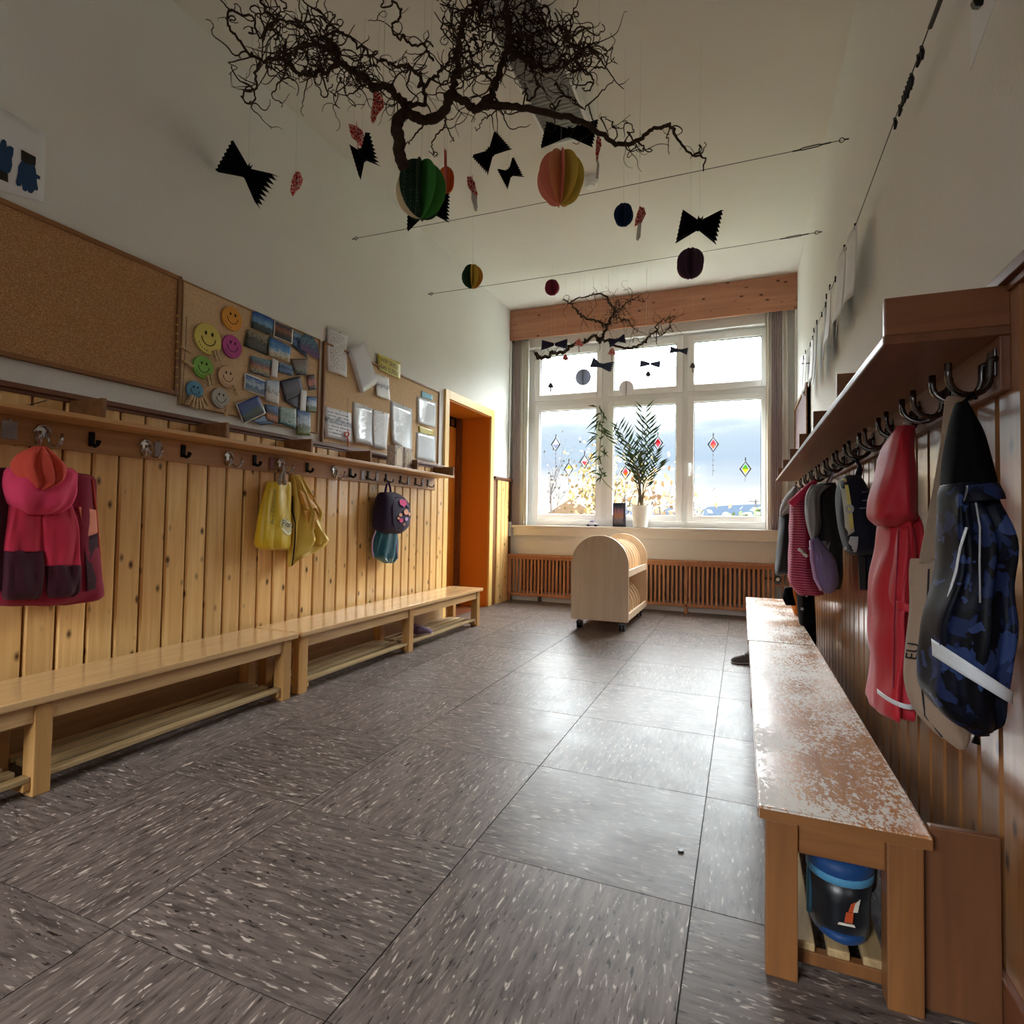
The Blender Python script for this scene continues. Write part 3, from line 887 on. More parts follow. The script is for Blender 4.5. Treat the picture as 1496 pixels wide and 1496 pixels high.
# name tags hung on the rail: small clear pockets
M['clear'] = plain('clear_plastic_pocket', srgb(176, 174, 180), 0.15, 0, 0.3, 60, 0.6, 0.35)
M['tagred'] = plain('red_name_tag', srgb(120, 50, 52), 0.3, 0, 0.3, 60, 0.6, 0.4)
for y, w, mt, lb in ((1.262, 0.05, M['clear'], 'grey plastic name tag at the left picture edge on the pine rail'), (1.848, 0.034, M['clear'], 'clear plastic name tag between silver and black hooks on the pine rail'),
                     (2.548, 0.034, M['tagred'], 'dark red name tag left of the hook with the yellow bag'), (3.41, 0.036, M['clear'], 'pale square name tag left of the purple backpack'), (3.585, 0.034, M['clear'], 'lilac tinted name tag directly above the purple backpack'),
                     (4.02, 0.034, M['clear'], 'pale name tag over the second-last hook by the door'), (4.24, 0.03, M['clear'], 'narrow clear name tag closest to the orange door')):
    x = SL + 0.021
    t = thing('name_tag', lb, 'name tag', (x, y, 1.22), 'plastic name tags on the pine rail')
    MB().box(x, x + 0.004, y - w / 2, y + w / 2, 1.222, 1.290).build('pocket', mt, t, bevel=0.0015)
    MB().tube([(x + 0.002, y, 1.288), (x + 0.002, y, 1.296)], 0.006, 8).build('eyelet', M['chrome'], t)
# dark steel double prongs on the brown shelf
for i, (y, lb) in enumerate(((1.385, 'first dark steel double hook, nearest the shelf end, carrying the camouflage jacket'), (1.63, 'second dark steel double hook from the shelf end, empty'), (1.90, 'dark steel double hook carrying the red raincoat'),
                             (2.20, 'empty dark steel double hook between red raincoat and navy backpack'), (2.50, 'dark steel double hook carrying the navy backpack'), (2.80, 'dark steel double hook right after the navy backpack towards the window'),
                             (3.10, 'dark steel double hook carrying the grey hooded jacket'), (3.42, 'dark steel hook between grey and pink jackets'), (3.75, 'dark steel double hook carrying the pink striped jacket'),
                             (4.10, 'dark steel hook beyond the pink striped jacket'), (4.40, 'dark steel double hook carrying the black jacket'), (4.75, 'farthest dark steel double hook towards the window'))):
    x = SR - 0.019
    z = 1.272
    h = thing('coat_hook', lb, 'hook', (x, y, z), 'dark steel hooks on the brown shelf')
    MB().box(x - 0.005, x, y - 0.02, y + 0.02, z - 0.03, z + 0.025).build('wall_plate', M['steel'], h, bevel=0.002)
    for s in (-1, 1):
        m_ = MB(); jhook(m_, x, y + s * 0.02, z + 0.004, -1, s * 0.03, 0.075, 0.0065, 0.034)
        m_.build('prong', M['steel'], h, True)

# ================================================================== BOOK CART
bc = thing('book_cart', 'arched birch book cart on castors standing before the radiator', 'book cart', (-1.155, 5.4, 0))
def arch_poly(cx, y, hw, z0, zt, n=20):
    r = hw
    pts = [(cx - hw, y, z0), (cx + hw, y, z0)]
    for k in range(n + 1):
        a = math.pi * k / n
        pts.append((cx + hw * math.cos(a), y, zt - r + r * math.sin(a)))
    return pts
CXB, HW = -1.154, 0.2535
for y in (4.90, 5.90):
    MB().prism(arch_poly(CXB, y, HW, 0.088, 0.829), (0, 0.022, 0)).build('end_panel', M['birch'], bc, bevel=0.002)
for k in range(7):
    y = 5.02 + k * 0.125
    MB().prism(arch_poly(CXB, y, 0.205, 0.50, 0.775), (0, 0.010, 0)).build('upper_divider', M['birch'], bc)
    MB().prism(arch_poly(CXB, y, 0.205, 0.13, 0.375), (0, 0.010, 0)).build('lower_divider', M['birch'], bc)
for z, nm in ((0.102, 'lower_shelf'), (0.478, 'upper_shelf')):
    MB().box(CXB - HW + 0.012, CXB + HW - 0.012, 4.922, 5.90, z, z + 0.016).build(nm, M['birch'], bc)
    for s in (-1, 1):
        x = CXB + s * (HW - 0.012)
        MB().box(x - 0.008, x + 0.008, 4.922, 5.90, z - 0.006, z + 0.052).build('shelf_lip', M['birch'], bc, bevel=0.002)
MB().box(CXB - 0.008, CXB + 0.008, 4.922, 5.90, 0.12, 0.48).build('middle_panel', M['birch'], bc)
for x in (CXB - 0.19, CXB + 0.19):
    for y in (4.97, 5.85):
        c = MB().tube([(x - 0.022, y, 0.032), (x - 0.006, y, 0.032)], 0.032, 18).tube([(x + 0.006, y, 0.032), (x + 0.022, y, 0.032)], 0.032, 18)
        co = c.build('castor', M['black'], bc, 'auto')
        MB().box(x - 0.026, x + 0.026, y - 0.018, y + 0.022, 0.045, 0.068).tube([(x, y, 0.06), (x, y, 0.092)], 0.008).build('castor_fork', M['steel'], co)

# ================================================================== CEILING FITTINGS
lp = thing('ceiling_light', 'long white louvred ceiling light behind the big hanging branch', 'ceiling light', (-1.03, 3.05, 3.40))
a0, a1 = at(800, 205, 2, 3.42), at(868, 200, 2, 3.42)
c0 = (a0 + a1) / 2
dirv = Vector((at(795, 75, 2, 3.42) + at(820, 55, 2, 3.42))) / 2 - c0
dirv.z = 0; dirv.normalize()
dirv = Vector((0, -1, 0))
sd = Vector((1, 0, 0))
def ob(c, hu, hv, z0, z1):
    return [c + sd * u * hu + dirv * v + Vector((0, 0, z0 - c.z)) for u, v in ((-1, hv[0]), (1, hv[0]), (1, hv[1]), (-1, hv[1]))], [c + sd * u * hu + dirv * v + Vector((0, 0, z1 - c.z)) for u, v in ((-1, hv[0]), (1, hv[0]), (1, hv[1]), (-1, hv[1]))]
MB().hexa(*ob(c0, 0.15, (0, 1.25), 3.435, 3.47)).build('housing', M['white'], lp, bevel=0.004)
for s in (-1, 1): MB().hexa(*ob(c0 + sd * s * 0.142, 0.008, (0, 1.25), 3.40, 3.435)).build('side_rail', M['white'], lp)
for e in (0, 1.235): MB().hexa(*ob(c0, 0.15, (e, e + 0.015), 3.40, 3.435)).build('end_plate', M['white'], lp)
lv = None
M['louvre'] = plain('louvre_aluminium', srgb(190, 192, 190), 0.3, 0.7)
for k in range(38):
    v = 0.025 + k * 0.032
    cc = c0 + dirv * v
    if lv is None:
        lv = MB().hexa(*ob(c0, 0.134, (0, 0.002), 3.402, 3.43)).build('louvre_blade', M['louvre'], lp); o = lv
    else:
        o = bpy.data.objects.new('louvre_blade', lv.data); COL.objects.link(o); o.parent = lp
    o.location = dirv * v
sdp = at(863, 268, 2, 3.43)
sdm = thing('smoke_detector', 'round white smoke detector on the ceiling by the peach paper ball', 'smoke detector', (sdp.x, sdp.y, 3.40))
MB().lathe([(0.001, 3.40), (0.030, 3.402), (0.034, 3.412), (0.047, 3.418), (0.050, 3.432)], 28, (sdp.x, sdp.y, 0)).build('sensor_head', M['white'], sdm, 'auto')
MB().lathe([(0.054, 3.430), (0.054, 3.4695), (0.001, 3.4695)], 28, (sdp.x, sdp.y, 0)).build('base_ring', M['white'], sdm, 'auto')

# tension wires across the room and along the right wall
def span_wire(label, y, zl, zr):
    w = thing('tension_wire', label, 'wire', ((XL + XR) / 2, y, zl))
    n = 24
    pts = [(XL + 0.02 + (XR - XL - 0.28) * k / n, y, zl + (zr - zl) * k / n - 0.010 * math.sin(math.pi * k / n)) for k in range(n + 1)]
    MB().tube(pts, 0.0018, 6).build('cable', M['wire'], w)
    e = Vector(pts[-1])
    ts = MB()
    for s in (-1, 1): ts.tube([e + Vector((0.03, s * 0.002, 0)), e + Vector((0.05, s * 0.009, 0.002)), e + Vector((0.12, s * 0.009, 0.004)), e + Vector((0.14, s * 0.002, 0.004))], 0.003, 6)
    ts.tube([e, e + Vector((0.04, 0, 0))], 0.004, 6).tube([e + Vector((0.13, 0, 0.004)), e + Vector((0.18, 0, 0.006))], 0.004, 6)
    ts.build('turnbuckle', M['wire'], w)
    for x, s in ((XL, 1), (XR, -1)):
        z = zl if s > 0 else pts[-1][2] + 0.006
        MB().tube([(x, y, z), (x + s * 0.02, y, z)], 0.004, 6).tube([(x + s * (0.032 + 0.012 * math.cos(t)), y, z + 0.012 * math.sin(t)) for t in [2 * math.pi * q / 12 for q in range(12)]], 0.0025, 6, True).build('screw_eye', M['wire'], w)
    MB().tube([e + Vector((0.175, 0, 0.006)), Vector((XR - 0.03, y, e.z + 0.006))], 0.002, 6).build('link', M['wire'], w)
span_wire('thin tension wire spanning the room just behind the big branch', 3.285, 2.945, 2.925)
span_wire('thin tension wire spanning the room nearer the window', 4.35, 2.947, 2.955)

# ================================================================== SHEETS ON THE LEFT WALL
def uvsheet(name, corners, mat, parent=None, bulge=0.004, th=0.0012, nrm=(1, 0, 0), curl=0.0, nu=8, nv=8, label=None):
    """corners TL,TR,BR,BL as 3D points; bulges off the wall along nrm; UV 0..1"""
    TL, TR, BR, BL = [Vector(c) for c in corners]
    nrm = Vector(nrm)
    ph = random.random() * 6
    def fn(u, v):
        p = BL.lerp(BR, u).lerp(TL.lerp(TR, u), v)
        k = bulge * (math.sin(math.pi * u) * 0.6 + 0.4 * math.sin(u * 5 + ph) * (1 - v)) + curl * (1 - v) ** 2
        return p + nrm * k
    mb = MB().grid(fn, nu, nv, nrm * -th)
    o = mb.build(name, mat, parent, True)
    me = o.data
    off = wloc(o)
    # planar uv from the corner frame
    e1, e2 = BR - BL, TL - BL
    uvl = me.uv_layers.new(name='UVMap')
    for lp_ in me.loops:
        p = me.vertices[lp_.vertex_index].co + off - BL
        a, b_, c_ = e1.dot(e1), e1.dot(e2), e2.dot(e2)
        d1, d2 = p.dot(e1), p.dot(e2)
        det = a * c_ - b_ * b_
        uvl.data[lp_.index].uv = ((d1 * c_ - d2 * b_) / det, (a * d2 - b_ * d1) / det)
    if label: o['label'] = label
    return o

def L(px, py, x=-2.585): return at(px, py, 0, x)

# ---- three cork boards
def corkboard(label, c, mat, frame, fmat, th=0.018):
    """c = (y0,y1,z0,z1)"""
    y0, y1, z0, z1 = c
    r = thing('cork_board', label, 'cork board', (XL, (y0 + y1) / 2, z0))
    MB().box(XL + 0.001, XL + th - 0.006, y0, y1, z0, z1).build('cork_sheet', mat, r)
    w = frame
    for nm, b_ in (('frame_bar', (y0 - 0.001, y0 + w, z0, z1)), ('frame_bar', (y1 - w, y1 + 0.001, z0, z1))):
        MB().box(XL + 0.001, XL + th + 0.004, b_[0], b_[1], b_[2] - 0.001, b_[3] + 0.001).build(nm, M['frame_wood_z'] if fmat is None else fmat, r, bevel=0.002)
    for b_ in ((y0 + w, y1 - w, z0, z0 + w), (y0 + w, y1 - w, z1 - w, z1)):
        MB().box(XL + 0.001, XL + th + 0.004, b_[0], b_[1], b_[2], b_[3]).build('frame_bar', M['frame_wood'] if fmat is None else fmat, r, bevel=0.002)
    return r
bA = corkboard('large empty dark brown cork board at the left picture edge', (0.72, 1.962, 1.535, 2.126), M['cork_dark'], 0.020, None)
M['cork_edge'] = plain('cork_board_edge', srgb(176, 140, 100), 0.7)
pB0, pB1 = L(266, 408), L(466, 0)
yB1 = L(466, 560).y
bB = corkboard('tan cork board covered with smiley discs and postcards', (1.972, yB1, 1.495, 2.118), M['cork'], 0.006, M['cork_edge'], 0.014)
yC0, yC1 = L(472, 560).y, L(641, 620).y
bC = corkboard('tan cork board with pinned notices beside the doorway', (yC0, yC1, 1.44, 2.118), M['cork'], 0.014, None)
XB = XL + 0.014

# ---- glove poster
pc = [L(-60, 120, -2.597), L(67.5, 197, -2.597), L(63.5, 296, -2.597), L(-60, 262, -2.597)]
gp = thing('glove_poster', 'white sheet picturing two blue gloves above the dark cork board', 'poster', pc[3])
uvsheet('paper_sheet', [p + Vector((0.0025, 0, 0)) for p in pc], M['paper'], gp, 0.001)
M['glove_blue'] = plain('printed_glove_blue', srgb(26, 62, 104), 0.6)
M['glove_cuff'] = plain('printed_glove_cuff', srgb(30, 26, 22), 0.6)
def poly_on_left(z, s, ox, oy, x): return [L(ox + a / s, oy + b / s, x) for a, b in z]
g2 = [(290, 800), (250, 870), (245, 960), (215, 1090), (235, 1140), (275, 1140), (300, 1110), (310, 1190), (345, 1215), (375, 1200), (395, 1230), (435, 1240), (460, 1210), (480, 1190), (510, 1205), (520, 1180), (505, 1100), (500, 1040), (545, 1050), (550, 1010), (495, 975), (485, 900), (470, 850), (380, 820)]
c2 = [(290, 640), (490, 745), (485, 860), (350, 830), (290, 790)]
g1 = [(0, 560), (20, 510), (50, 500), (85, 530), (90, 600), (140, 590), (185, 620), (180, 710), (160, 770), (165, 860), (140, 950), (105, 970), (0, 920), (-200, 800), (-220, 600), (-90, 640)]
c1 = [(0, 920), (105, 970), (110, 1090), (0, 1045), (-150, 960), (-150, 850)]
for g, nm, mt in ((g2, 'glove_print', 'glove_blue'), (c2, 'cuff_print', 'glove_cuff'), (g1, 'glove_print', 'glove_blue'), (c1, 'cuff_print', 'glove_cuff')):
    MB().prism(poly_on_left(g, 9.355, 0, 150, -2.5925 if 'glove' in nm else -2.5923), (0.0008, 0, 0)).build(nm, M[mt], gp)

# ---- smiley discs
def smiley(label, px, py, ry, col, S=8.31, ox=256, oy=430):
    c = L(ox + px / S, oy + py / S, XB + 0.012)
    t = L(ox + px / S, oy + (py - ry) / S, XB + 0.012)
    r = abs(t.z - c.z)
    s = thing('smiley_disc', label, 'smiley', (XB, c.y, c.z - r), 'painted smiley discs on the tan cork board')
    mt = plain('disc_' + label.split()[0], col, 0.6)
    mk = plain('ink_' + label.split()[0], tuple(x * 0.25 for x in col[:3]) + (1,), 0.6) if col[0] + col[1] + col[2] < 0 else M['black']
    ring = lambda x, rr: [(x, c.y + rr * math.cos(2 * math.pi * k / 36), c.z + rr * math.sin(2 * math.pi * k / 36)) for k in range(36)]
    MB().rings([ring(XB, r), ring(XB + 0.008, r), ring(XB + 0.010, r * 0.97)]).build('disc', mt, s)
    X = XB + 0.0105
    for sy in (-0.22, 0.26):
        e = [(X, c.y + r * (sy + 0.075 * math.cos(a)), c.z + r * (0.34 + 0.13 * math.sin(a))) for a in [2 * math.pi * k / 14 for k in range(14)]]
        MB().prism(e, (0.001, 0, 0)).build('eye', M['black'], s)
    MB().tube([(X, c.y + r * 0.52 * math.cos(a), c.z + r * (0.06 + 0.50 * math.sin(a))) for a in [math.pi + math.pi * k / 16 for k in range(17)]], r * 0.025, 6).build('smile', M['black'], s)
    w = MB()
    for k in range(5):
        a = math.radians(-150 + k * 13)
        w.box(X - 0.0005, X + 0.0004, c.y + r * 0.8 * math.cos(a) - r * 0.02, c.y + r * 0.8 * math.cos(a) + r * 0.02, c.z + r * 0.8 * math.sin(a) - r * 0.05, c.z + r * 0.8 * math.sin(a) + r * 0.05)
    w.build('pencil_writing', M['black'], s)
    return c, r
smiley('orange smiley disc at the top of the tan cork board', 700, 295, 145, srgb(226, 156, 56))
cyl, ryl = smiley('yellow smiley disc, the largest one on the tan cork board', 410, 540, 188, srgb(222, 206, 104))
smiley('magenta smiley disc below the orange one', 700, 635, 140, srgb(188, 72, 150))
cgr, rgr = smiley('green smiley disc below the yellow one', 350, 885, 140, srgb(126, 182, 74))
cbe, rbe = smiley('beige smiley disc in the middle of the tan cork board', 645, 1000, 134, srgb(214, 178, 142))
cbl, rbl = smiley('blue smiley disc with a fringe of clothespins', 250, 1165, 114, srgb(88, 150, 186))
cgy, rgy = smiley('grey smiley disc at the bottom of the tan cork board', 560, 1260, 124, srgb(176, 174, 164))

def clothespin(label, top, dirv, grp, ln=0.058):
    """top = point where it grips, dirv in the wall plane"""
    d = Vector(dirv).normalized()
    s = Vector((1, 0, 0)).cross(d)
    p = Vector(top)
    r = thing('clothespin', label, 'clothespin', p + d * ln, grp)
    for sx in (-1, 1):
        a = p + Vector((0.0055 * sx + 0.004, 0, 0))
        q = lambda u, w: [a + d * u + s * w + Vector((-0.003, 0, 0)), a + d * u - s * w + Vector((-0.003, 0, 0)), a + d * u - s * w + Vector((0.003, 0, 0)), a + d * u + s * w + Vector((0.003, 0, 0))]
        MB().hexa(q(0, 0.0045), q(ln, 0.0055)).build('pin_half', M['clip'], r, bevel=0.001)
    MB().tube([p + d * ln * 0.45 + s * 0.006 + Vector((0.004, 0, 0)), p + d * ln * 0.45 - s * 0.006 + Vector((0.004, 0, 0))], 0.0045, 8).build('spring', M['chrome'], r)
def dirw(a): return (0, math.sin(math.radians(a)), -math.cos(math.radians(a)))
XP = XB + 0.014
for a, w_ in ((-38, 'first'), (-18, 'second'), (0, 'third'), (18, 'fourth'), (36, 'fifth'), (58, 'sixth')):
    clothespin(w_ + ' clothespin from the left in the fan below the blue smiley', (XP, cbl.y + rbl * 0.8 * math.sin(math.radians(a)), cbl.z - rbl * 0.8 * math.cos(math.radians(a))), dirw(a * 0.7), 'clothespins on the blue smiley')
for a, w_ in ((22, 'left'), (40, 'right')):
    clothespin(w_ + ' one of the two clothespins on the yellow smiley', (XP, cyl.y + ryl * 0.75 * math.sin(math.radians(a)), cyl.z - ryl * 0.75 * math.cos(math.radians(a))), dirw(24), 'clothespins on the yellow smiley')
for a, w_ in ((20, 'left'), (48, 'right')):
    clothespin(w_ + ' one of the two clothespins on the green smiley', (XP, cgr.y + rgr * 0.7 * math.sin(math.radians(a)), cgr.z - rgr * 0.7 * math.cos(math.radians(a))), dirw(16), 'clothespins on the green smiley')
clothespin('single clothespin on the beige smiley', (XP, cbe.y + rbe * 0.5, cbe.z - rbe * 0.65), dirw(30), None)
clothespin('single clothespin on the grey smiley', (XP, cgy.y + rgy * 0.5, cgy.z - rgy * 0.65), dirw(0), None)
for (px, py), lb in (((263, 506), 'upper clothespin lying sideways on the string by the dark board edge'), ((266, 527), 'lower clothespin lying sideways on the string by the dark board edge')):
    p = L(px, py, XB + 0.01); clothespin(lb, p, (0, 1, -0.25), None, 0.06)
# string stretched along the edge of the tan board, with a pin row on the dark board
sg = [L(272.5, 462, XB + 0.006), L(271.5, 500, XB + 0.006), L(267.5, 560, XB + 0.006), L(265.5, 592, XB + 0.006)]
tag(MB().tube(sg, 0.0012, 6).build('hanging_string', M['black']), 'dark string pinned down the left side of the tan cork board', 'string')
M['pin_brass'] = plain('brass_pin', srgb(200, 160, 80), 0.3, 0.8)
def pushpin(label, p, mt, grp, axis=(1, 0, 0), s=1.0):
    a = Vector(axis); p = Vector(p)
    t = thing('push_pin', label, 'push pin', p, grp)
    MB().tube([p + a * 0.002, p + a * 0.012 * s], [0.0012, 0.0012], 6).build('needle', M['chrome'], t)
    MB().tube([p + a * 0.012 * s, p + a * 0.014 * s, p + a * 0.020 * s, p + a * 0.022 * s], [0.005 * s, 0.003 * s, 0.003 * s, 0.0055 * s], 10).build('pin_head', mt, t, True)
for k, py in enumerate((462, 475, 488, 500, 513, 524, 537, 551, 563)):
    pushpin(('topmost', 'second', 'third', 'fourth', 'fifth', 'sixth', 'seventh', 'eighth', 'lowest')[k] + ' brass pin in the row down the dark cork board edge', L(254.5 - k * 0.1, py, XL + 0.012), M['pin_brass'], 'brass pins on the dark cork board')

# ---- postcards
W_ = (0.85, 0.85, 0.83, 1)
pm_ = {
 'sky': print_mat('print_blue_skyline', [(0.15, srgb(30, 36, 44)), (0.35, srgb(52, 66, 74)), (0.45, srgb(120, 170, 214)), (0.9, srgb(34, 84, 168))], 7, 0, seed=1),
 'dusk': print_mat('print_dusk', [(0.15, srgb(30, 28, 34)), (0.4, srgb(70, 52, 60)), (0.55, srgb(150, 96, 70)), (0.9, srgb(60, 60, 84))], 8, 0.05, seed=2),
 'town': print_mat('print_town', [(0.1, srgb(28, 28, 26)), (0.4, srgb(84, 80, 66)), (0.6, srgb(40, 40, 38)), (0.9, srgb(150, 136, 116))], 10, 0, mix=1.4, seed=3),
 'plane': print_mat('print_bright_sky', [(0.1, srgb(170, 150, 110)), (0.3, srgb(200, 206, 200)), (0.5, srgb(90, 150, 206)), (0.9, srgb(44, 104, 178))], 6, 0, mix=0.9, seed=4),
 'harbour': print_mat('print_harbour', [(0.1, srgb(36, 60, 74)), (0.35, srgb(190, 170, 120)), (0.5, srgb(170, 70, 40)), (0.7, srgb(60, 100, 120)), (0.95, srgb(120, 150, 170))], 12, 0, mix=1.6, seed=5),
 'sea': print_mat('print_sea', [(0.1, srgb(120, 130, 140)), (0.35, srgb(60, 92, 140)), (0.5, srgb(170, 190, 206)), (0.9, srgb(46, 100, 170))], 6, 0.06, mix=0.8, seed=6),
 'palm': print_mat('print_palm', [(0.1, srgb(190, 186, 180)), (0.45, srgb(206, 204, 206)), (0.55, srgb(60, 60, 48)), (0.62, srgb(200, 206, 214)), (0.95, srgb(180, 200, 220))], 7, 0, mix=1.2, seed=7),
 'dark': print_mat('print_dark_violet', [(0.2, srgb(30, 24, 34)), (0.5, srgb(72, 58, 76)), (0.8, srgb(36, 34, 60))], 6, 0, mix=1.2, seed=8),
 'red': print_mat('print_red_portrait', [(0.2, srgb(40, 26, 24)), (0.5, srgb(180, 92, 78)), (0.8, srgb(60, 26, 22))], 5, 0, mix=1.3, seed=9),
 'night': print_mat('print_deep_blue', [(0.1, srgb(28, 38, 26)), (0.35, srgb(60, 76, 60)), (0.5, srgb(30, 60, 120)), (0.9, srgb(24, 54, 130))], 5, 0.045, mix=0.7, seed=10),
 'autumn': print_mat('print_autumn', [(0.1, srgb(96, 52, 20)), (0.4, srgb(190, 110, 46)), (0.55, srgb(40, 44, 40)), (0.9, srgb(70, 100, 150))], 8, 0, mix=0.9, seed=11),
 'teal': print_mat('print_teal_pattern', [(0.2, srgb(60, 110, 120)), (0.45, srgb(190, 196, 180)), (0.6, srgb(70, 120, 126)), (0.85, srgb(160, 180, 176))], 10, 0, mix=2.0, seed=12),
 'field': print_mat('print_field', [(0.1, srgb(110, 120, 60)), (0.35, srgb(70, 80, 60)), (0.5, srgb(190, 206, 220)), (0.9, srgb(56, 100, 160))], 7, 0, mix=0.9, seed=13),
 'grid': print_mat('print_collage', [(0.2, srgb(30, 30, 32)), (0.45, srgb(170, 164, 150)), (0.55, srgb(54, 46, 46)), (0.8, srgb(120, 100, 96))], 14, 0, mix=2.4, seed=14),
 'globe': print_mat('print_globe', [(0.2, srgb(100, 60, 110)), (0.4, srgb(40, 60, 100)), (0.55, srgb(90, 130, 150)), (0.8, srgb(36, 70, 110))], 9, 0, mix=1.6, seed=15),
 'note': print_mat('print_note', [(0.0, W_), (1.0, W_)], 5, 0, 7),
 'lake': print_mat('print_lake', [(0.1, srgb(40, 50, 70)), (0.4, srgb(90, 130, 180)), (0.6, srgb(44, 70, 110)), (0.9, srgb(120, 150, 190))], 6, 0, mix=1.1, seed=16),
}
cards = [
 ('sky', 'postcard of a dark tower under blue sky, top left of the postcards', [(210, 90), (432, 190), (415, 365), (190, 275)], 0),
 ('dusk', 'postcard of a dusk landscape with white border, top of the postcards', [(435, 195), (630, 295), (620, 450), (425, 365)], 0.003),
 ('town', 'dark postcard of a street scene below the tower postcard', [(150, 290), (375, 360), (365, 570), (115, 465)], 0),
 ('lake', 'yellow and grey card half hidden behind the round globe card', [(630, 310), (720, 340), (780, 600), (610, 460)], 0),
 ('plane', 'bright blue sky postcard in the centre of the cork board', [(385, 365), (610, 480), (590, 640), (370, 570)], 0.004),
 ('harbour', 'colourful harbour postcard with red roofs', [(190, 565), (415, 620), (390, 800), (175, 740)], 0),
 ('lake', 'dark blue mountain lake postcard right of the small white note', [(480, 630), (640, 680), (620, 780), (470, 740)], 0),
 ('grid', 'postcard made of a grid of small dark pictures', [(600, 600), (780, 600), (775, 770), (660, 770)], 0.004),
 ('sea', 'postcard split into sea views with white border', [(125, 745), (350, 830), (345, 1005), (115, 920)], 0),
 ('palm', 'pale upright postcard with a dark palm tree', [(350, 820), (485, 830), (480, 1085), (335, 1030)], 0.004),
 ('dark', 'dark violet postcard turned at an angle', [(490, 830), (700, 780), (745, 960), (540, 1050)], 0.002),
 ('red', 'small dark card with a red portrait at the right edge', [(770, 770), (850, 760), (870, 920), (790, 930)], 0.003),
 ('dark', 'dark blue postcard under the angled violet one', [(540, 1010), (700, 960), (690, 1130), (560, 1050)], 0),
 ('field', 'small blue postcard right of the lower white strip', [(770, 990), (875, 1000), (870, 1160), (765, 1150)], 0.002),
 ('autumn', 'orange and brown autumn postcard in the bottom row', [(330, 1070), (480, 1100), (480, 1285), (345, 1240)], 0),
 ('teal', 'teal and cream patterned postcard in the bottom row', [(490, 1095), (660, 1120), (655, 1330), (480, 1270)], 0.003),
 ('field', 'upright postcard of fields under a blue sky, bottom right', [(665, 1120), (810, 1160), (810, 1400), (665, 1390)], 0.004),
 ('lake', 'blue card peeking out beneath the tilted mountain postcard', [(200, 1250), (330, 1190), (430, 1275), (300, 1290)], 0),
 ('night', 'tilted deep blue mountain postcard with white border, bottom left', [(30, 1070), (265, 980), (345, 1165), (110, 1280)], 0.006),
]
M['pin_white'] = plain('white_pin', srgb(230, 230, 230), 0.3)
for key, lb, q, dx in cards:
    x = XB + 0.003 + dx
    c = [L(340 + a / 7.12, 440 + b / 7.12, x) for a, b in q]
    o = uvsheet('postcard', c, pm_[key], None, 0.004)
    tag(o, lb, 'postcard', 'postcards on the tan cork board')
for lb, q in (('small blank white note between the postcards', [(415, 590), (475, 625), (465, 800), (405, 780)]), ('white paper strip near the lower right of the postcards', [(710, 920), (770, 930), (760, 1150), (700, 1140)])):
    tag(uvsheet('paper_note', [L(340 + a / 7.12, 440 + b / 7.12, XB + 0.009) for a, b in q], M['paper'], None, 0.003), lb, 'note')
gl_ = [(745, 340), (830, 370), (880, 450), (905, 560), (890, 610), (790, 550), (700, 490), (690, 420)]
go = MB().prism([L(340 + a / 7.12, 440 + b / 7.12, XB + 0.010) for a, b in gl_], (0.002, 0, 0)).build('globe_card', pm_['globe'])
uvl = go.data.uv_layers.new(name='UVMap')
for lp_ in go.data.loops:
    co = go.data.vertices[lp_.vertex_index].co
    uvl.data[lp_.index].uv = (co.y * 6 + 0.5, co.z * 6)
tag(go, 'round-edged blue and purple card at the upper right of the postcards', 'card')

# ---- notices on the third board
sheet_txt = print_mat('print_letter', [(0.0, srgb(226, 224, 226)), (1.0, srgb(232, 230, 232))], 4, 0, 22, srgb(130, 130, 138))
sheet_pic = print_mat('print_drawing', [(0.0, srgb(226, 226, 232)), (0.5, srgb(222, 222, 230)), (0.62, srgb(120, 128, 150)), (0.7, srgb(224, 224, 232)), (1.0, srgb(230, 230, 236))], 5, 0, 9, srgb(120, 124, 140), mix=0.5)
sheet_sm = print_mat('print_small', [(0.0, W_), (0.42, srgb(220, 220, 224)), (0.55, srgb(120, 110, 130)), (0.68, srgb(214, 216, 222)), (1.0, W_)], 12, 0, mix=0.6)
foil = plain('glossy_sleeve', srgb(222, 228, 236), 0.12, 0, 0.35, 30, 0.7)
P3 = lambda q, x: [L(460 + a / 6.235, 460 + b / 6.235, x) for a, b in q]
XC = XL + 0.013
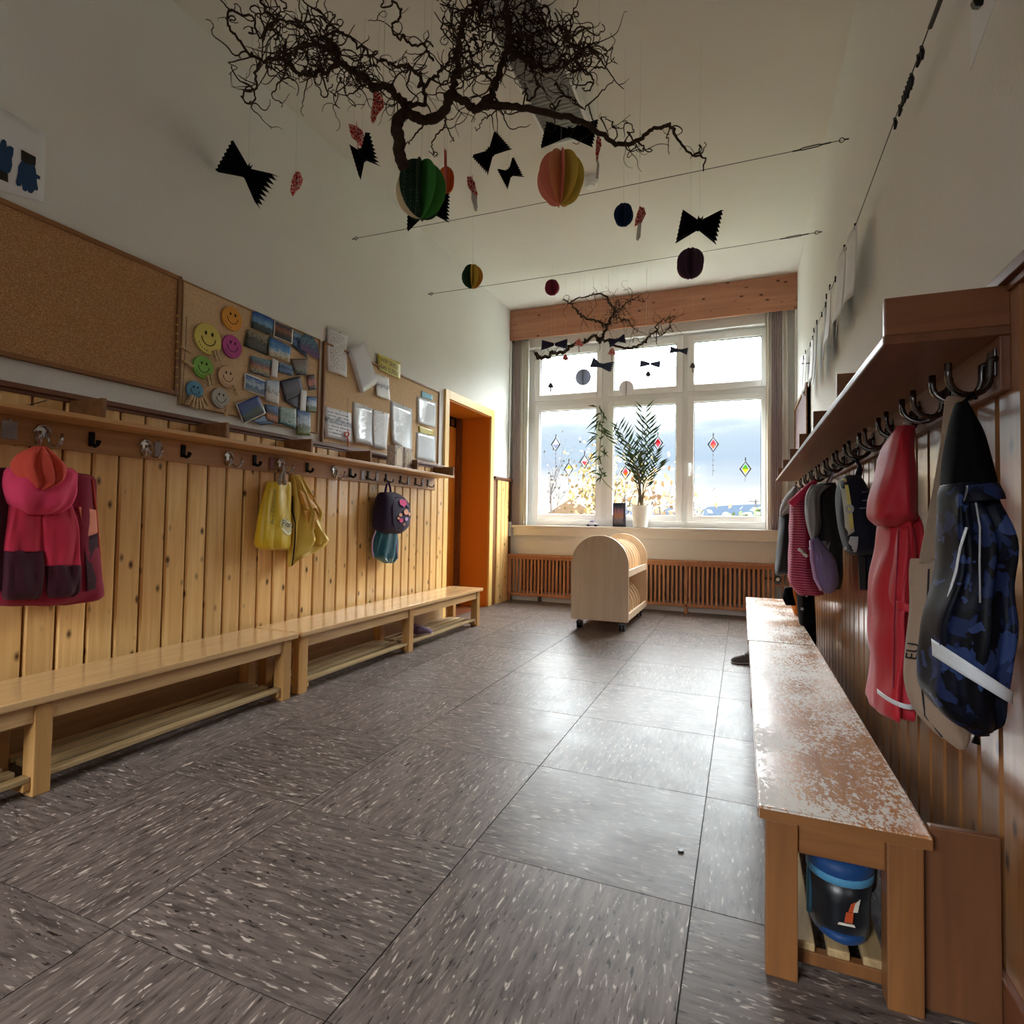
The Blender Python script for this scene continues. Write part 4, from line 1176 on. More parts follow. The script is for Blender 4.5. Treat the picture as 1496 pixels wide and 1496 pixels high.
notices = [
 ('notice_sheet', 'printed letter at the upper left corner of the notice board', [(115, 105), (305, 190), (285, 575), (110, 510)], sheet_txt, 0.012, 'notice', 0.01),
 ('notice_sheet', 'small notice with a printed picture under the yellow sign', [(545, 530), (675, 575), (675, 780), (550, 740)], sheet_sm, 0.006, 'notice', 0.012),
 ('notice_sheet', 'notice with a line drawing at the lower left corner of the notice board', [(80, 830), (330, 895), (345, 1170), (85, 1115)], sheet_pic, 0.008, 'notice', 0.008),
 ('notice_sheet', 'glossy sleeved notice second from the left in the lower row', [(345, 790), (525, 855), (510, 1190), (345, 1160)], foil, 0.012, 'notice', 0.02),
 ('notice_sheet', 'plain written notice in the middle of the lower row', [(525, 860), (680, 900), (640, 1230), (520, 1210)], sheet_txt, 0.006, 'notice', 0.012),
 ('notice_sheet', 'long pale notice of two sheets behind the grey boxes', [(690, 780), (885, 860), (870, 1310), (690, 1160)], foil, 0.010, 'notice', 0.02),
 ('notice_sheet', 'white sleeved notice below the blue tag, right edge', [(930, 740), (1105, 800), (1095, 1030), (930, 985)], foil, 0.008, 'notice', 0.006),
 ('notice_sheet', 'white sleeved notice below the small yellow strip, bottom right', [(925, 1065), (1100, 1110), (1090, 1345), (920, 1310)], foil, 0.008, 'notice', 0.006),
]
for nm, lb, q, mt, bul, cat, curl in notices:
    c = P3(q, XC + 0.002)
    o = uvsheet(nm, c, mt, None, bul, curl=curl)
    tag(o, lb, cat, 'notices on the third cork board')
    pushpin('pin holding the ' + ' '.join(lb.split()[:9]), c[0].lerp(c[1], 0.5) + Vector((0.004, 0, -0.012)), M['pin_white'], 'pins on the third cork board', s=0.9)
# folded brochure standing off the board
c = P3([(295, 310), (415, 245), (530, 620), (410, 710)], XC + 0.004)
br = thing('folded_brochure', 'thick folded glossy brochure hanging askew on the notice board', 'brochure', c[3])
uvsheet('front_page', [p + Vector((d, 0, 0)) for p, d in zip(c, (0.02, 0.035, 0.045, 0.03))], foil, br, 0.006)
uvsheet('back_page', c, M['paper'], br, 0.002)
MB().hexa([c[0], c[3], c[3] + Vector((0.03, 0, 0)), c[0] + Vector((0.02, 0, 0))], [p + Vector((0, 0.002, 0)) for p in (c[0], c[3], c[3] + Vector((0.03, 0, 0)), c[0] + Vector((0.02, 0, 0)))]).build('folded_edge', M['paper'], br)
# lettered yellow sign
M['sign_yellow'] = plain('yellow_card', srgb(206, 190, 72), 0.3, spec=0.6)
c = P3([(570, 350), (785, 440), (770, 590), (575, 500)], XC + 0.004)
ys = thing('yellow_sign', 'yellow hand-lettered strip near the top of the notice board', 'sign', c[3])
uvsheet('card', c, M['sign_yellow'], ys, 0.004, curl=0.008)
M['ink'] = plain('marker_ink', srgb(70, 58, 12), 0.6)
def text_on(txt, origin, ux, uz, size, mat, parent, name='lettering', depth=0.0006):
    cu = bpy.data.curves.new(name, 'FONT')
    cu.body = txt; cu.size = 1.0; cu.extrude = 0.0
    tmp = bpy.data.objects.new('tmp_text', cu); COL.objects.link(tmp)
    dg = bpy.context.evaluated_depsgraph_get()
    me = bpy.data.meshes.new_from_object(tmp.evaluated_get(dg))
    bpy.data.objects.remove(tmp)
    o3 = wloc(parent)
    ux, uz = Vector(ux).normalized(), Vector(uz).normalized()
    for v in me.vertices:
        v.co = Vector(origin) + ux * v.co.x * size + uz * v.co.y * size - o3
    me.materials.append(mat)
    me.name = name
    o = bpy.data.objects.new(name, me); COL.objects.link(o); o.parent = parent
    return o
e1 = (c[2] - c[3]); e2 = (c[0] - c[3])
text_on('WIR SIND', c[3] + e1 * 0.06 + e2 * 0.56 + Vector((0.0125, 0, 0)), e1, e2, e2.length * 0.42, M['ink'], ys)
text_on('DIE ELFEN', c[3] + e1 * 0.06 + e2 * 0.10 + Vector((0.0165, 0, 0)), e1, e2, e2.length * 0.42, M['ink'], ys)
M['tag_blue'] = plain('blue_tag_paper', srgb(120, 180, 206), 0.6)
tag(uvsheet('paper_tag', P3([(970, 690), (1075, 735), (1070, 775), (968, 750)], XC + 0.003), M['tag_blue'], None, 0.001), 'small light blue paper tag at the right of the notice board', 'paper tag')
tag(uvsheet('paper_strip', P3([(945, 1010), (1080, 1055), (1075, 1098), (950, 1072)], XC + 0.003), M['sign_yellow'], None, 0.001), 'small yellow paper strip between two white sleeves', 'paper strip')
# coral ribbon on a string
rbn = thing('ribbon', 'coral ribbon hanging on a string in front of the drawing notice', 'ribbon', L(460 + 300 / 6.235, 460 + 1220 / 6.235, XC + 0.02))
q = lambda a, b, x=XC + 0.02: L(460 + a / 6.235, 460 + b / 6.235, x)
MB().tube([q(300, 750, XC + 0.004), q(300, 760, XC + 0.018), q(298, 900), q(296, 1065)], 0.001, 6).build('string', M['black'], rbn)
M['coral'] = plain('coral_ribbon', srgb(226, 120, 104), 0.6)
MB().tube([q(296, 1065), q(276, 1075), q(272, 1105), q(296, 1112), q(306, 1160), q(300, 1215)], [0.003, 0.006, 0.007, 0.006, 0.006, 0.004], 8).build('bow', M['coral'], rbn, True)
MB().tube([q(296, 1110), q(312, 1085), q(303, 1065), q(296, 1075)], [0.005, 0.006, 0.005, 0.003], 8).build('loop', M['coral'], rbn, True)

# ---- two patterned boxes on the shelf
M['box_grey'] = speckle('patterned_box', srgb(206, 194, 184), srgb(230, 218, 208), 60, 0.7, srgb(160, 146, 140))
M['box_lid'] = plain('box_ornament', srgb(240, 226, 200), 0.6)
for (a, b, zt, y0, y1, lb) in ((560, 576, 648, 3.60, 3.71, 'left one of two grey patterned boxes, with an arched panel'), (577, 594, 648, 3.735, 3.845, 'right one of two grey patterned boxes, plain front')):
    zt = 1.331 + 0.165
    bx = thing('decorated_box', lb, 'box', (-2.44, (y0 + y1) / 2, 1.331), 'patterned boxes on the pine shelf')
    MB().box(-2.48, -2.41, y0, y1, 1.3315, zt).build('body', M['box_grey'], bx, bevel=0.002)
    if 'arched' in lb:
        yc, w = (y0 + y1) / 2, 0.036
        poly = [(-2.4098, yc - w, 1.35), (-2.4098, yc + w, 1.35)] + [(-2.4098, yc + w * math.cos(t), 1.44 + w * math.sin(t)) for t in [math.pi * k / 10 for k in range(11)]]
        MB().prism(poly, (0.002, 0, 0)).build('arch_panel', M['box_lid'], bx)
    else:
        for k in range(3): MB().box(-2.4098, -2.408, y0 + 0.02 + k * 0.028, y0 + 0.036 + k * 0.028, 1.36 + 0.012 * k, 1.46).build('ornament', M['box_lid'], bx)
tag(MB().tube([(-2.47, 1.19, 1.333), (-2.45, 1.27, 1.345), (-2.46, 1.33, 1.375)], 0.002, 6).build('twig', M['bark']), 'thin dark twig lying on the pine coat shelf', 'twig')

# ================================================================== HANGING CLOTHES AND BAGS
class Cloth:
    """a hollow-looking soft volume: horizontal rings between a left and a right outline, hung in a vertical plane"""
    def __init__(s, ax, val, rows, amp=0.12, freq=7, p=2.3, seed=0, sway=0.004):
        s.ax, s.val, s.rows, s.amp, s.freq, s.p, s.seed, s.sway = ax, val, rows, amp, freq, p, seed, sway
        s.n = Vector((1, 0, 0)) if ax == 0 else Vector((0, -1, 0))     # towards the viewer's side
        if ax == 0 and val > 0: s.n = Vector((-1, 0, 0))
    def row(s, py):
        R = s.rows
        if py <= R[0][0]: return R[0]
        for a, b in zip(R, R[1:]):
            if py <= b[0]:
                t = (py - a[0]) / (b[0] - a[0])
                return tuple(x + (y - x) * t for x, y in zip(a, b))
        return R[-1]
    def build(s, name, mat, parent, n=34, seg=40, label=None, flat_ends=False):
        rs = []
        smp = spline(s.rows, n)
        for i, (py, l, r, d) in enumerate(smp):
            d = max(d, 0.004)
            if r - l < 1: r = l + 1
            A, B = at(l, py, s.ax, s.val), at(r, py, s.ax, s.val)
            c, u = (A + B) / 2, (B - A) / 2
            ring = []
            for k in range(seg):
                th = 2 * math.pi * k / seg
                cs, sn = math.cos(th), math.sin(th)
                e = 2.0 / s.p
                a = math.copysign(abs(cs) ** e, cs)
                b = math.copysign(abs(sn) ** e, sn)
                t = i / (n - 1)
                fo = s.amp * (math.sin(a * s.freq + s.seed + 1.7 * math.sin(t * 3 + s.seed)) + 0.5 * math.sin(a * s.freq * 2.1 + 2 * s.seed + t * 5))
                q = c + u * a + s.n * (d * b * (1 + fo))
                nz = noise.noise_vector(Vector((q.x * 14 + s.seed, q.y * 14, q.z * 9)))
                q = q + nz * s.sway
                ring.append(q)
            rs.append(ring)
        return MB().rings(rs).build(name, mat, parent, True, label=label)
    def pt(s, px, py, off=0.004):
        _, l, r, d = s.row(py)
        c, h = (l + r) / 2, max((r - l) / 2, 0.5)
        t = max(-1, min(1, (px - c) / h))
        e = (1 - abs(t) ** s.p) ** (1 / s.p)
        return at(px, py, s.ax, s.val) + s.n * (d * e * (1 + s.amp * 0.3) + off)
    def patch(s, name, quad, mat, parent, off=0.005, nu=14, nv=5, th=0.002):
        (x0, y0), (x1, y1), (x2, y2), (x3, y3) = quad     # TL TR BR BL
        def fn(u, v):
            ax_, ay_ = x0 + (x1 - x0) * u, y0 + (y1 - y0) * u
            bx_, by_ = x3 + (x2 - x3) * u, y3 + (y2 - y3) * u
            return s.pt(bx_ + (ax_ - bx_) * v, by_ + (ay_ - by_) * v, off)
        return MB().grid(fn, nu, nv, s.n * -th).build(name, mat, parent, True)
    def poly(s, name, pts, mat, parent, off=0.006, th=0.002):
        P = [s.pt(a, b, off) for a, b in pts]
        return MB().prism(P, s.n * -th).build(name, mat, parent)
    def line(s, name, pts, rad, mat, parent, off=0.004):
        return MB().tube([s.pt(a, b, off) for a, b in pts], rad, 6).build(name, mat, parent, True)

fab('crimson', srgb(140, 22, 52)); fab('pink_red', srgb(196, 44, 72)); fab('maroon', srgb(62, 18, 36)); fab('coral_lining', srgb(222, 84, 66)); fab('peach', srgb(238, 150, 124)); fab('hot_pink', srgb(226, 64, 104))
# ---- pink jacket with coral hood (left picture edge)
jx = -2.485
j = thing('jacket', 'pink and maroon winter jacket with coral-lined hood at the left picture edge', 'jacket', (jx, 1.33, 0.62))
body = Cloth(0, jx, [(690, -8, 112, 0.03), (698, -30, 138, 0.045), (735, -40, 140, 0.06), (790, -45, 141, 0.065), (850, -45, 148, 0.07), (874, -40, 143, 0.065), (884, -20, 96, 0.04)], 0.14, 8, 2.4, 1)
bo = body.build('body', M['crimson'], j)
body.patch('side_panel', [(108, 786), (134, 779), (142, 856), (112, 862)], M['maroon'], j, 0.004)
body.patch('peach_panel', [(100, 740), (131, 745), (134, 778), (111, 784)], M['peach'], j, 0.006)
body.line('piping', [(128, 700), (131, 740), (136, 780), (142, 858)], 0.004, M['coral_lining'], j)
slA = Cloth(0, jx + 0.055, [(735, 12, 54, 0.022), (770, 6, 59, 0.032), (806, 3, 60, 0.034)], 0.12, 6, 3.4, 2, 0.006)
slA.build('sleeve', M['pink_red'], j, 18)
Cloth(0, jx + 0.055, [(805, 3, 60, 0.034), (838, 2, 60, 0.036), (866, 0, 59, 0.034), (876, 5, 54, 0.022)], 0.12, 6, 3.4, 2, 0.006).build('cuff_panel', M['maroon'], j, 16)
slB = Cloth(0, jx + 0.06, [(726, 60, 100, 0.022), (760, 58, 108, 0.032), (800, 60, 112, 0.035), (826, 62, 115, 0.035)], 0.12, 6, 3.4, 3, 0.006)
slB.build('sleeve', M['pink_red'], j, 18)
Cloth(0, jx + 0.06, [(825, 62, 115, 0.035), (848, 64, 115, 0.036), (864, 65, 114, 0.034), (872, 70, 108, 0.022)], 0.12, 6, 3.4, 3, 0.006).build('cuff_panel', M['maroon'], j, 14)
slC = Cloth(0, jx + 0.02, [(684, -40, 20, 0.03), (720, -50, 14, 0.05), (800, -55, 6, 0.055), (862, -55, 2, 0.05)], 0.1, 5, 2.3, 4)
slC.build('sleeve', M['maroon'], j, 18)
hd = Cloth(0, jx + 0.06, [(683, 12, 106, 0.03), (692, 7, 112, 0.05), (708, 4, 108, 0.062), (726, 7, 102, 0.068), (742, 14, 90, 0.058), (752, 30, 72, 0.03)], 0.14, 7, 2.8, 5, 0.012)
hd.build('hood', M['hot_pink'], j, 22)
Cloth(0, jx + 0.085, [(651, 49, 65, 0.018), (658, 36, 74, 0.032), (666, 25, 83, 0.042), (681, 17, 94, 0.052), (698, 24, 93, 0.058), (708, 34, 80, 0.052), (717, 42, 62, 0.03)], 0.26, 11, 2.1, 6, 0.007).build('hood_lining', M['coral_lining'], j, 26)
MB().tube([at(58, 652, 0, jx + 0.05), at(58, 640, 0, SL + 0.075), at(60, 636, 0, SL + 0.07)], 0.003, 6).build('hanging_loop', M['crimson'], j)

# ---- yellow carrier bag with lettering
fab('bag_yellow', srgb(224, 188, 30), 0.4, 0.35, 90, 0.5); fab('bag_handle', srgb(170, 160, 146)); fab('bag_white', srgb(226, 220, 170), 0.5)
bx_ = -2.505
yb = thing('carrier_bag', 'yellow carrier bag with dark lettering and grey handles on the pine rail', 'bag', (bx_, 2.5, 0.75))
bg = Cloth(0, bx_, [(704, 389.5, 424, 0.018), (712, 388.5, 424, 0.026), (744, 382, 422.5, 0.04), (768, 378, 422.5, 0.045), (796, 376, 420.5, 0.05), (803, 384, 420, 0.03)], 0.16, 6, 2.6, 2)
bg.build('body', M['bag_yellow'], yb)
bg.poly('label_patch', [(398, 766), (401, 760), (406, 757), (413, 760), (419.5, 764), (420, 772), (418, 778), (413, 782), (407, 780), (402, 774)], M['bag_white'], yb, 0.006)
p0, p1 = bg.pt(400, 766, 0.012), bg.pt(419, 770, 0.012)
text_on('Flora', p0 + Vector((0.004, 0, -0.006)), p1 - p0, (0, 0, 1), 0.052, M['black'], yb)
p0, p1 = bg.pt(388, 766, 0.014), bg.pt(394, 720, 0.014)
text_on('Ihre Gärtnerei', p0 + Vector((0.003, 0, 0)), p1 - p0, (p1 - p0).cross(Vector((-1, 0, 0))), 0.034, M['black'], yb)
for a in (0, 1):
    MB().tube([at(407 + a * 9, 708, 0, bx_ + 0.02), at(410 + a * 5, 695, 0, bx_ + 0.03), at(415.5, 684, 0, SL + 0.06), at(417 + a * 2, 682, 0, SL + 0.055)], [0.012, 0.010, 0.006, 0.005], 8).build('handle', M['bag_handle'], yb, True)

# ---- yellow raincoat
fab('rain_yellow', srgb(232, 196, 84), 0.5, 0.3, 60, 0.4); fab('rain_ochre', srgb(214, 150, 50), 0.5, 0.3, 60)
rx_ = -2.50
rc_ = thing('raincoat', "child's crumpled yellow raincoat beside the yellow carrier bag", 'raincoat', (rx_, 2.75, 0.66))
ry = Cloth(0, rx_, [(694, 426, 438, 0.012), (703, 425.5, 444, 0.03), (714, 425.5, 449, 0.036), (732, 428, 457, 0.045), (751, 427, 468, 0.05), (766, 425, 464, 0.05), (780, 424, 471, 0.05), (791, 422.5, 478, 0.05), (804, 421.5, 464, 0.045), (814, 421, 440, 0.035), (827, 421, 425, 0.012)], 0.32, 8, 2.1, 4, 0.010)
ry.build('body', M['rain_yellow'], rc_, 40, 48)
ry.poly('hood_fold', [(430, 716), (446, 722), (458, 738), (471, 751), (463, 760), (450, 742), (438, 744), (431, 734)], M['rain_ochre'], rc_, 0.012)
ry.poly('lining', [(434, 746), (450, 746), (456, 764), (446, 776), (440, 764)], M['rain_ochre'], rc_, 0.008)
Cloth(0, rx_ + 0.045, [(758, 456, 463, 0.012), (770, 458, 468, 0.022), (782, 462, 475, 0.026), (790, 463, 480, 0.026), (796, 464, 472, 0.014)], 0.2, 5, 2.2, 2, 0.006).build('sleeve', M['rain_yellow'], rc_, 16)
ry.line('zip', [(424.5, 724), (424.5, 745), (426, 765), (424.5, 790), (422.5, 812), (422, 826)], 0.004, M['black'], rc_, 0.012)
MB().tube([at(432, 697, 0, rx_ + 0.01), at(424, 688, 0, SL + 0.06), at(421, 683, 0, SL + 0.06)], 0.003, 6).build('hanging_loop', M['rain_yellow'], rc_)

# ---- purple backpack and teal gym bag
fab('purple', srgb(62, 32, 76)); fab('purple_dark', srgb(40, 24, 54)); fab('teal', srgb(18, 92, 108), 0.35, 0.3, 50, 0.5); fab('lilac', srgb(196, 160, 206)); fab('applique_pink', srgb(214, 52, 122)); fab('applique_peach', srgb(226, 160, 130)); fab('applique_grey', srgb(104, 96, 128))
px_ = -2.49
bp_ = thing('backpack', 'small dark purple backpack with pink and peach appliqués near the door', 'backpack', (px_, 3.63, 0.86))
bk = Cloth(0, px_, [(719, 558, 574, 0.03), (724, 555, 583, 0.055), (735, 552.5, 591, 0.075), (750, 550, 593.5, 0.08), (765, 549, 592.5, 0.08), (774, 551, 588, 0.065), (779.5, 558, 582, 0.035)], 0.02, 4, 3.0, 1, 0.002)
bk.build('body', M['purple_dark'], bp_)
bk.line('front_zip', [(566, 727), (580, 727), (589, 736), (591, 752), (589, 768), (582, 775), (567, 774), (561, 764), (561, 742), (566, 727)], 0.004, M['purple'], bp_, 0.003)
bk.poly('heart_patch', [(571, 731), (575, 729), (579, 731), (582, 730), (582, 736), (577, 741), (571, 737)], M['applique_pink'], bp_, 0.010)
bk.poly('cloud_patch', [(582, 735), (586, 732), (591, 735), (591, 740), (585, 741), (581, 739)], M['applique_grey'], bp_, 0.010)
for a, b, r, mm in ((580, 748, 4.0, 'applique_peach'), (571, 752, 2.5, 'applique_peach'), (586, 751, 2.4, 'applique_peach'), (572, 760, 3.0, 'applique_pink'), (580, 758, 2.6, 'lilac'), (568, 757, 1.8, 'applique_peach'), (577, 766, 1.7, 'applique_peach')):
    bk.poly('flower_patch', [(a + r * math.cos(t), b + r * 1.05 * math.sin(t)) for t in [2 * math.pi * k / 12 for k in range(12)]], M[mm], bp_, 0.008)
MB().tube([at(562, 722, 0, px_ + 0.02), at(564, 712, 0, px_ + 0.03), at(567, 703, 0, SL + 0.06), at(570, 712, 0, px_ + 0.03), at(571, 722, 0, px_ + 0.02)], 0.008, 8).build('top_loop', M['purple'], bp_, True)
tg = thing('gym_bag', 'shiny teal drawstring bag hanging below the purple backpack', 'bag', (px_, 3.6, 0.6))
gb_ = Cloth(0, px_ - 0.015, [(774, 552, 580, 0.035), (781, 550, 580, 0.04), (792, 548, 579.5, 0.045), (806, 546.5, 579, 0.045), (815, 549, 579, 0.04), (823, 562, 575, 0.018)], 0.28, 9, 2.3, 5, 0.005)
gb_.build('body', M['teal'], tg)
MB().tube([at(549, 775, 0, px_ + 0.01), at(544, 790, 0, px_ + 0.015), at(544, 806, 0, px_ + 0.015), at(546, 815, 0, px_ + 0.015)], 0.005, 8).build('cord', M['lilac'], tg, True)
MB().tube([at(577, 776, 0, px_ + 0.02), at(579, 795, 0, px_ + 0.025), at(581, 816, 0, px_ + 0.02)], 0.006, 8).build('cord', M['lilac'], tg, True)
MB().tube([at(556, 776, 0, px_ - 0.01), at(560, 740, 0, SL + 0.035), at(566, 704, 0, SL + 0.05)], 0.003, 6).build('hanging_cord', M['lilac'], tg)

# ================================================================== right side
M['camo'] = camo_mat()
fab('black_hood', srgb(7, 8, 11), 0.8, 0.2, 200, 0.08, 0.0); fab('reflective', srgb(214, 220, 226), 0.35); fab('tote', srgb(164, 142, 122), 0.9, 0.5, 500); fab('raincoat_red', srgb(184, 34, 50), 0.55, 0.2, 30, 0.35); fab('navy', srgb(16, 20, 38)); fab('navy_side', srgb(196, 198, 190)); fab('grey_quilt', srgb(132, 134, 138), 0.6, 0.4, 60); fab('charcoal', srgb(40, 38, 40)); fab('purple_felt', srgb(122, 106, 142)); fab('anthracite', srgb(28, 30, 36)); fab('light_grey', srgb(170, 174, 180)); fab('orange_fab', srgb(206, 120, 40)); fab('lemon', srgb(214, 204, 120))
HX = SR - 0.075
# ---- camouflage jacket, nearest
cy_ = 1.275
cj = thing('jacket', 'black and navy camouflage rain jacket with reflective band on the nearest hook', 'jacket', (0.37, cy_, 0.6))
cb = Cloth(1, cy_, [(706, 1380, 1450, 0.045), (722, 1377, 1455, 0.065), (762, 1376, 1461, 0.085), (813, 1371, 1467, 0.09), (885, 1357, 1470, 0.095), (928, 1350, 1469, 0.095), (975, 1345, 1466, 0.09), (1011, 1350, 1462, 0.085), (1040, 1374, 1459, 0.075), (1058, 1400, 1450, 0.05), (1068, 1416, 1444, 0.025)], 0.14, 8, 2.2, 3, 0.014)
cb.build('body', M['camo'], cj, 44, 48)
ch = Cloth(1, cy_ + 0.02, [(588, 1397, 1413, 0.02), (610, 1391, 1422, 0.035), (640, 1385, 1433, 0.05), (680, 1380, 1444, 0.06), (712, 1378, 1452, 0.065), (724, 1381, 1450, 0.05)], 0.1, 5, 2.3, 7)
ch.build('hood', M['black_hood'], cj, 26)
cb.patch('collar_fold', [(1396, 712), (1452, 706), (1457, 730), (1388, 736)], M['camo'], cj, 0.016, 18, 6, 0.012)
cb.patch('reflective_band', [(1351, 927), (1466, 1003), (1465, 1019), (1350, 949)], M['reflective'], cj, 0.020, 20, 4)
cb.line('zip_piping', [(1390, 770), (1383, 800), (1378, 830), (1368, 870), (1361, 890)], 0.0022, M['reflective'], cj, 0.006)
cb.line('drawcord', [(1402, 720), (1403, 770), (1401, 820), (1400, 870)], 0.0015, M['light_grey'], cj, 0.008)
MB().tube([cb.pt(1428, 1060, 0), at(1427, 1074, 1, cy_ - 0.01), at(1426, 1086, 1, cy_ - 0.01)], [0.003, 0.003, 0.007], 8).build('cord_toggle', M['black'], cj, True)
MB().tube([at(1404, 592, 1, cy_ + 0.03), Vector((HX + 0.01, 1.345, 1.205)), Vector((HX + 0.02, 1.36, 1.200))], 0.004, 6).build('hanging_loop', M['black_hood'], cj)
# ---- tan tote bag
ty_ = 1.44
tb = thing('tote_bag', 'tan cotton tote bag hanging between red raincoat and camouflage jacket', 'tote bag', (0.36, ty_, 0.55))
tt = Cloth(1, ty_, [(816, 1331, 1385, 0.012), (826, 1329, 1400, 0.02), (885, 1328, 1412, 0.032), (950, 1323, 1416, 0.036), (993, 1319.5, 1418, 0.036), (1029, 1330, 1419, 0.034), (1065, 1359, 1418, 0.026), (1086, 1386, 1414, 0.016), (1095, 1398, 1410, 0.008)], 0.1, 6, 2.4, 1, 0.004)
tt.build('body', M['tote'], tb, 34)
for (a, b), nm in (((1352, 1392), 'strap'), ((1378, 1408), 'strap')):
    pts = [at(a, 822, 1, ty_ - 0.02), at(a + 12, 760, 1, ty_ - 0.03), at(b - 10, 660, 1, ty_ - 0.04), at(b - 2, 590, 1, ty_ - 0.05), at(b + 3, 578, 1, ty_ - 0.05)]
    sp_ = [Vector(p) for p in spline([tuple(p) for p in pts], 14)]
    r_ = []
    for p in sp_:
        r_.append([p + Vector((-0.011, 0, 0)), p + Vector((0.011, 0, 0)), p + Vector((0.011, 0.004, 0)), p + Vector((-0.011, 0.004, 0))])
    MB().rings(r_).build(nm, M['tote'], tb)
p0 = tt.pt(1333, 960, 0.006); p1 = tt.pt(1338, 925, 0.006)
text_on('EU', p0, p1 - p0, Vector((-1, 0.4, 0)), 0.03, M['black'], tb)
tt.line('seam', [(1352, 830), (1347, 900), (1338, 980), (1346, 1040), (1372, 1072)], 0.0018, M['charcoal'], tb, 0.003)
# ---- red raincoat
ry_ = 1.86
rr = thing('raincoat', 'long red raincoat with hood and white reflective hem band', 'raincoat', (0.38, ry_, 0.43))
rh = Cloth(1, ry_ - 0.03, [(622, 1308, 1333, 0.03), (640, 1297, 1334, 0.06), (674, 1286, 1334, 0.09), (718, 1273, 1336, 0.11), (744, 1270, 1338, 0.115), (758, 1271, 1340, 0.11), (769, 1280, 1338, 0.06)], 0.07, 5, 2.2, 2, 0.010)
rh.build('hood', M['raincoat_red'], rr, 26)
rb_ = Cloth(1, ry_, [(750, 1290, 1339, 0.08), (769, 1287, 1341, 0.11), (814, 1281, 1343, 0.13), (866, 1274, 1338, 0.14), (921, 1273, 1331, 0.145), (993, 1272, 1325, 0.15), (1026, 1271, 1328, 0.15), (1034, 1276, 1322, 0.12)], 0.12, 7, 2.1, 4, 0.012)
rb_.build('body', M['raincoat_red'], rr, 34)
Cloth(1, ry_ - 0.10, [(770, 1312, 1336, 0.02), (812, 1306, 1338, 0.04), (860, 1298, 1334, 0.045), (882, 1300, 1330, 0.035), (890, 1304, 1324, 0.015)], 0.1, 4, 2.2, 1, 0.004).build('sleeve', M['raincoat_red'], rr, 18)
rb_.patch('reflective_band', [(1273, 996), (1325, 1006), (1325, 1013), (1273, 1002)], M['reflective'], rr, 0.024)
rb_.line('front_seam', [(1298, 775), (1293, 830), (1288, 900), (1286, 985)], 0.002, M['crimson'], rr, 0.012)
rb_.patch('pocket_flap', [(1290, 868), (1312, 872), (1312, 884), (1290, 879)], M['raincoat_red'], rr, 0.022, 10, 4, 0.006)
MB().tube([at(1320, 624, 1, ry_), Vector((HX + 0.01, 1.89, 1.21))], 0.004, 6).build('hanging_loop', M['raincoat_red'], rr)
# ---- navy backpack with pale side
ny_ = 2.47
nb = thing('backpack', 'navy school backpack with pale patterned side pocket', 'backpack', (0.33, ny_, 0.82))
nk = Cloth(1, ny_, [(695, 1232, 1256, 0.03), (704, 1226, 1262, 0.06), (718, 1223, 1267, 0.085), (744, 1223, 1271, 0.10), (770, 1226, 1283, 0.105), (790, 1231, 1285, 0.105), (804, 1236, 1282, 0.085), (811, 1248, 1270, 0.05)], 0.03, 4, 2.8, 2, 0.003)
nk.build('body', M['navy'], nb)
nk.patch('side_panel', [(1224, 702), (1231, 700), (1241, 776), (1231, 784)], M['navy_side'], nb, 0.004)
nk.patch('side_stripe', [(1229, 700), (1233, 700), (1240, 770), (1235, 775)], M['lemon'], nb, 0.008)
nk.patch('side_pocket', [(1236, 783), (1246, 783), (1246, 806), (1233, 803)], M['light_grey'], nb, 0.006)
nk.poly('round_badge', [(1234.5 + 5.5 * math.cos(t), 744.5 + 6.5 * math.sin(t)) for t in [2 * math.pi * k / 18 for k in range(18)]], M['light_grey'], nb, 0.010)
for k, (a, b) in enumerate(((1258, 721), (1258, 733), (1254, 744))):
    nk.patch('print_bar', [(a - 6, b - 1.5), (a + 6, b - 2.5), (a + 6, b), (a - 6, b + 1)], M['applique_grey'], nb, 0.006, 4, 2)
for a, b in (((1259, 806), (1262, 862)), ((1270, 806), (1271, 860))):
    q0, q1 = at(a[0], a[1], 1, ny_ - 0.03), at(b[0], b[1], 1, ny_ - 0.03)
    w = Vector((0.013, 0, 0))
    MB().hexa([q0 - w, q0 + w, q0 + w + Vector((0, 0.004, 0)), q0 - w + Vector((0, 0.004, 0))], [q1 - w, q1 + w, q1 + w + Vector((0, 0.004, 0)), q1 - w + Vector((0, 0.004, 0))]).build('dangling_strap', M['navy'] if a[0] > 1260 else M['charcoal'], nb)
MB().tube([at(1250, 700, 1, ny_), at(1256, 682, 1, ny_), Vector((HX, 2.49, 1.20)), at(1258, 686, 1, ny_ + 0.01), at(1255, 702, 1, ny_ + 0.02)], 0.007, 8).build('top_loop', M['navy'], nb, True)
# ---- grey hooded jacket, purple cap bag
gy_ = 3.08
gj = thing('jacket', 'charcoal jacket with quilted light grey hood beside the navy backpack', 'jacket', (0.33, gy_, 0.7))
gk = Cloth(1, gy_, [(706, 1196, 1220, 0.05), (716, 1186, 1223, 0.08), (738, 1181, 1226, 0.11), (775, 1184, 1229, 0.13), (815, 1192, 1230, 0.13), (845, 1199, 1229, 0.12), (860, 1206, 1226, 0.07)], 0.1, 6, 2.4, 1, 0.006)
gk.build('body', M['charcoal'], gj, 30)
Cloth(1, gy_ - 0.10, [(709, 1186, 1214, 0.02), (722, 1178, 1200, 0.05), (742, 1176.5, 1199, 0.07), (765, 1178, 1199, 0.07), (781, 1182, 1196, 0.05), (789, 1186, 1192, 0.02)], 0.16, 5, 2.3, 3, 0.005).build('hood', M['grey_quilt'], gj, 24)
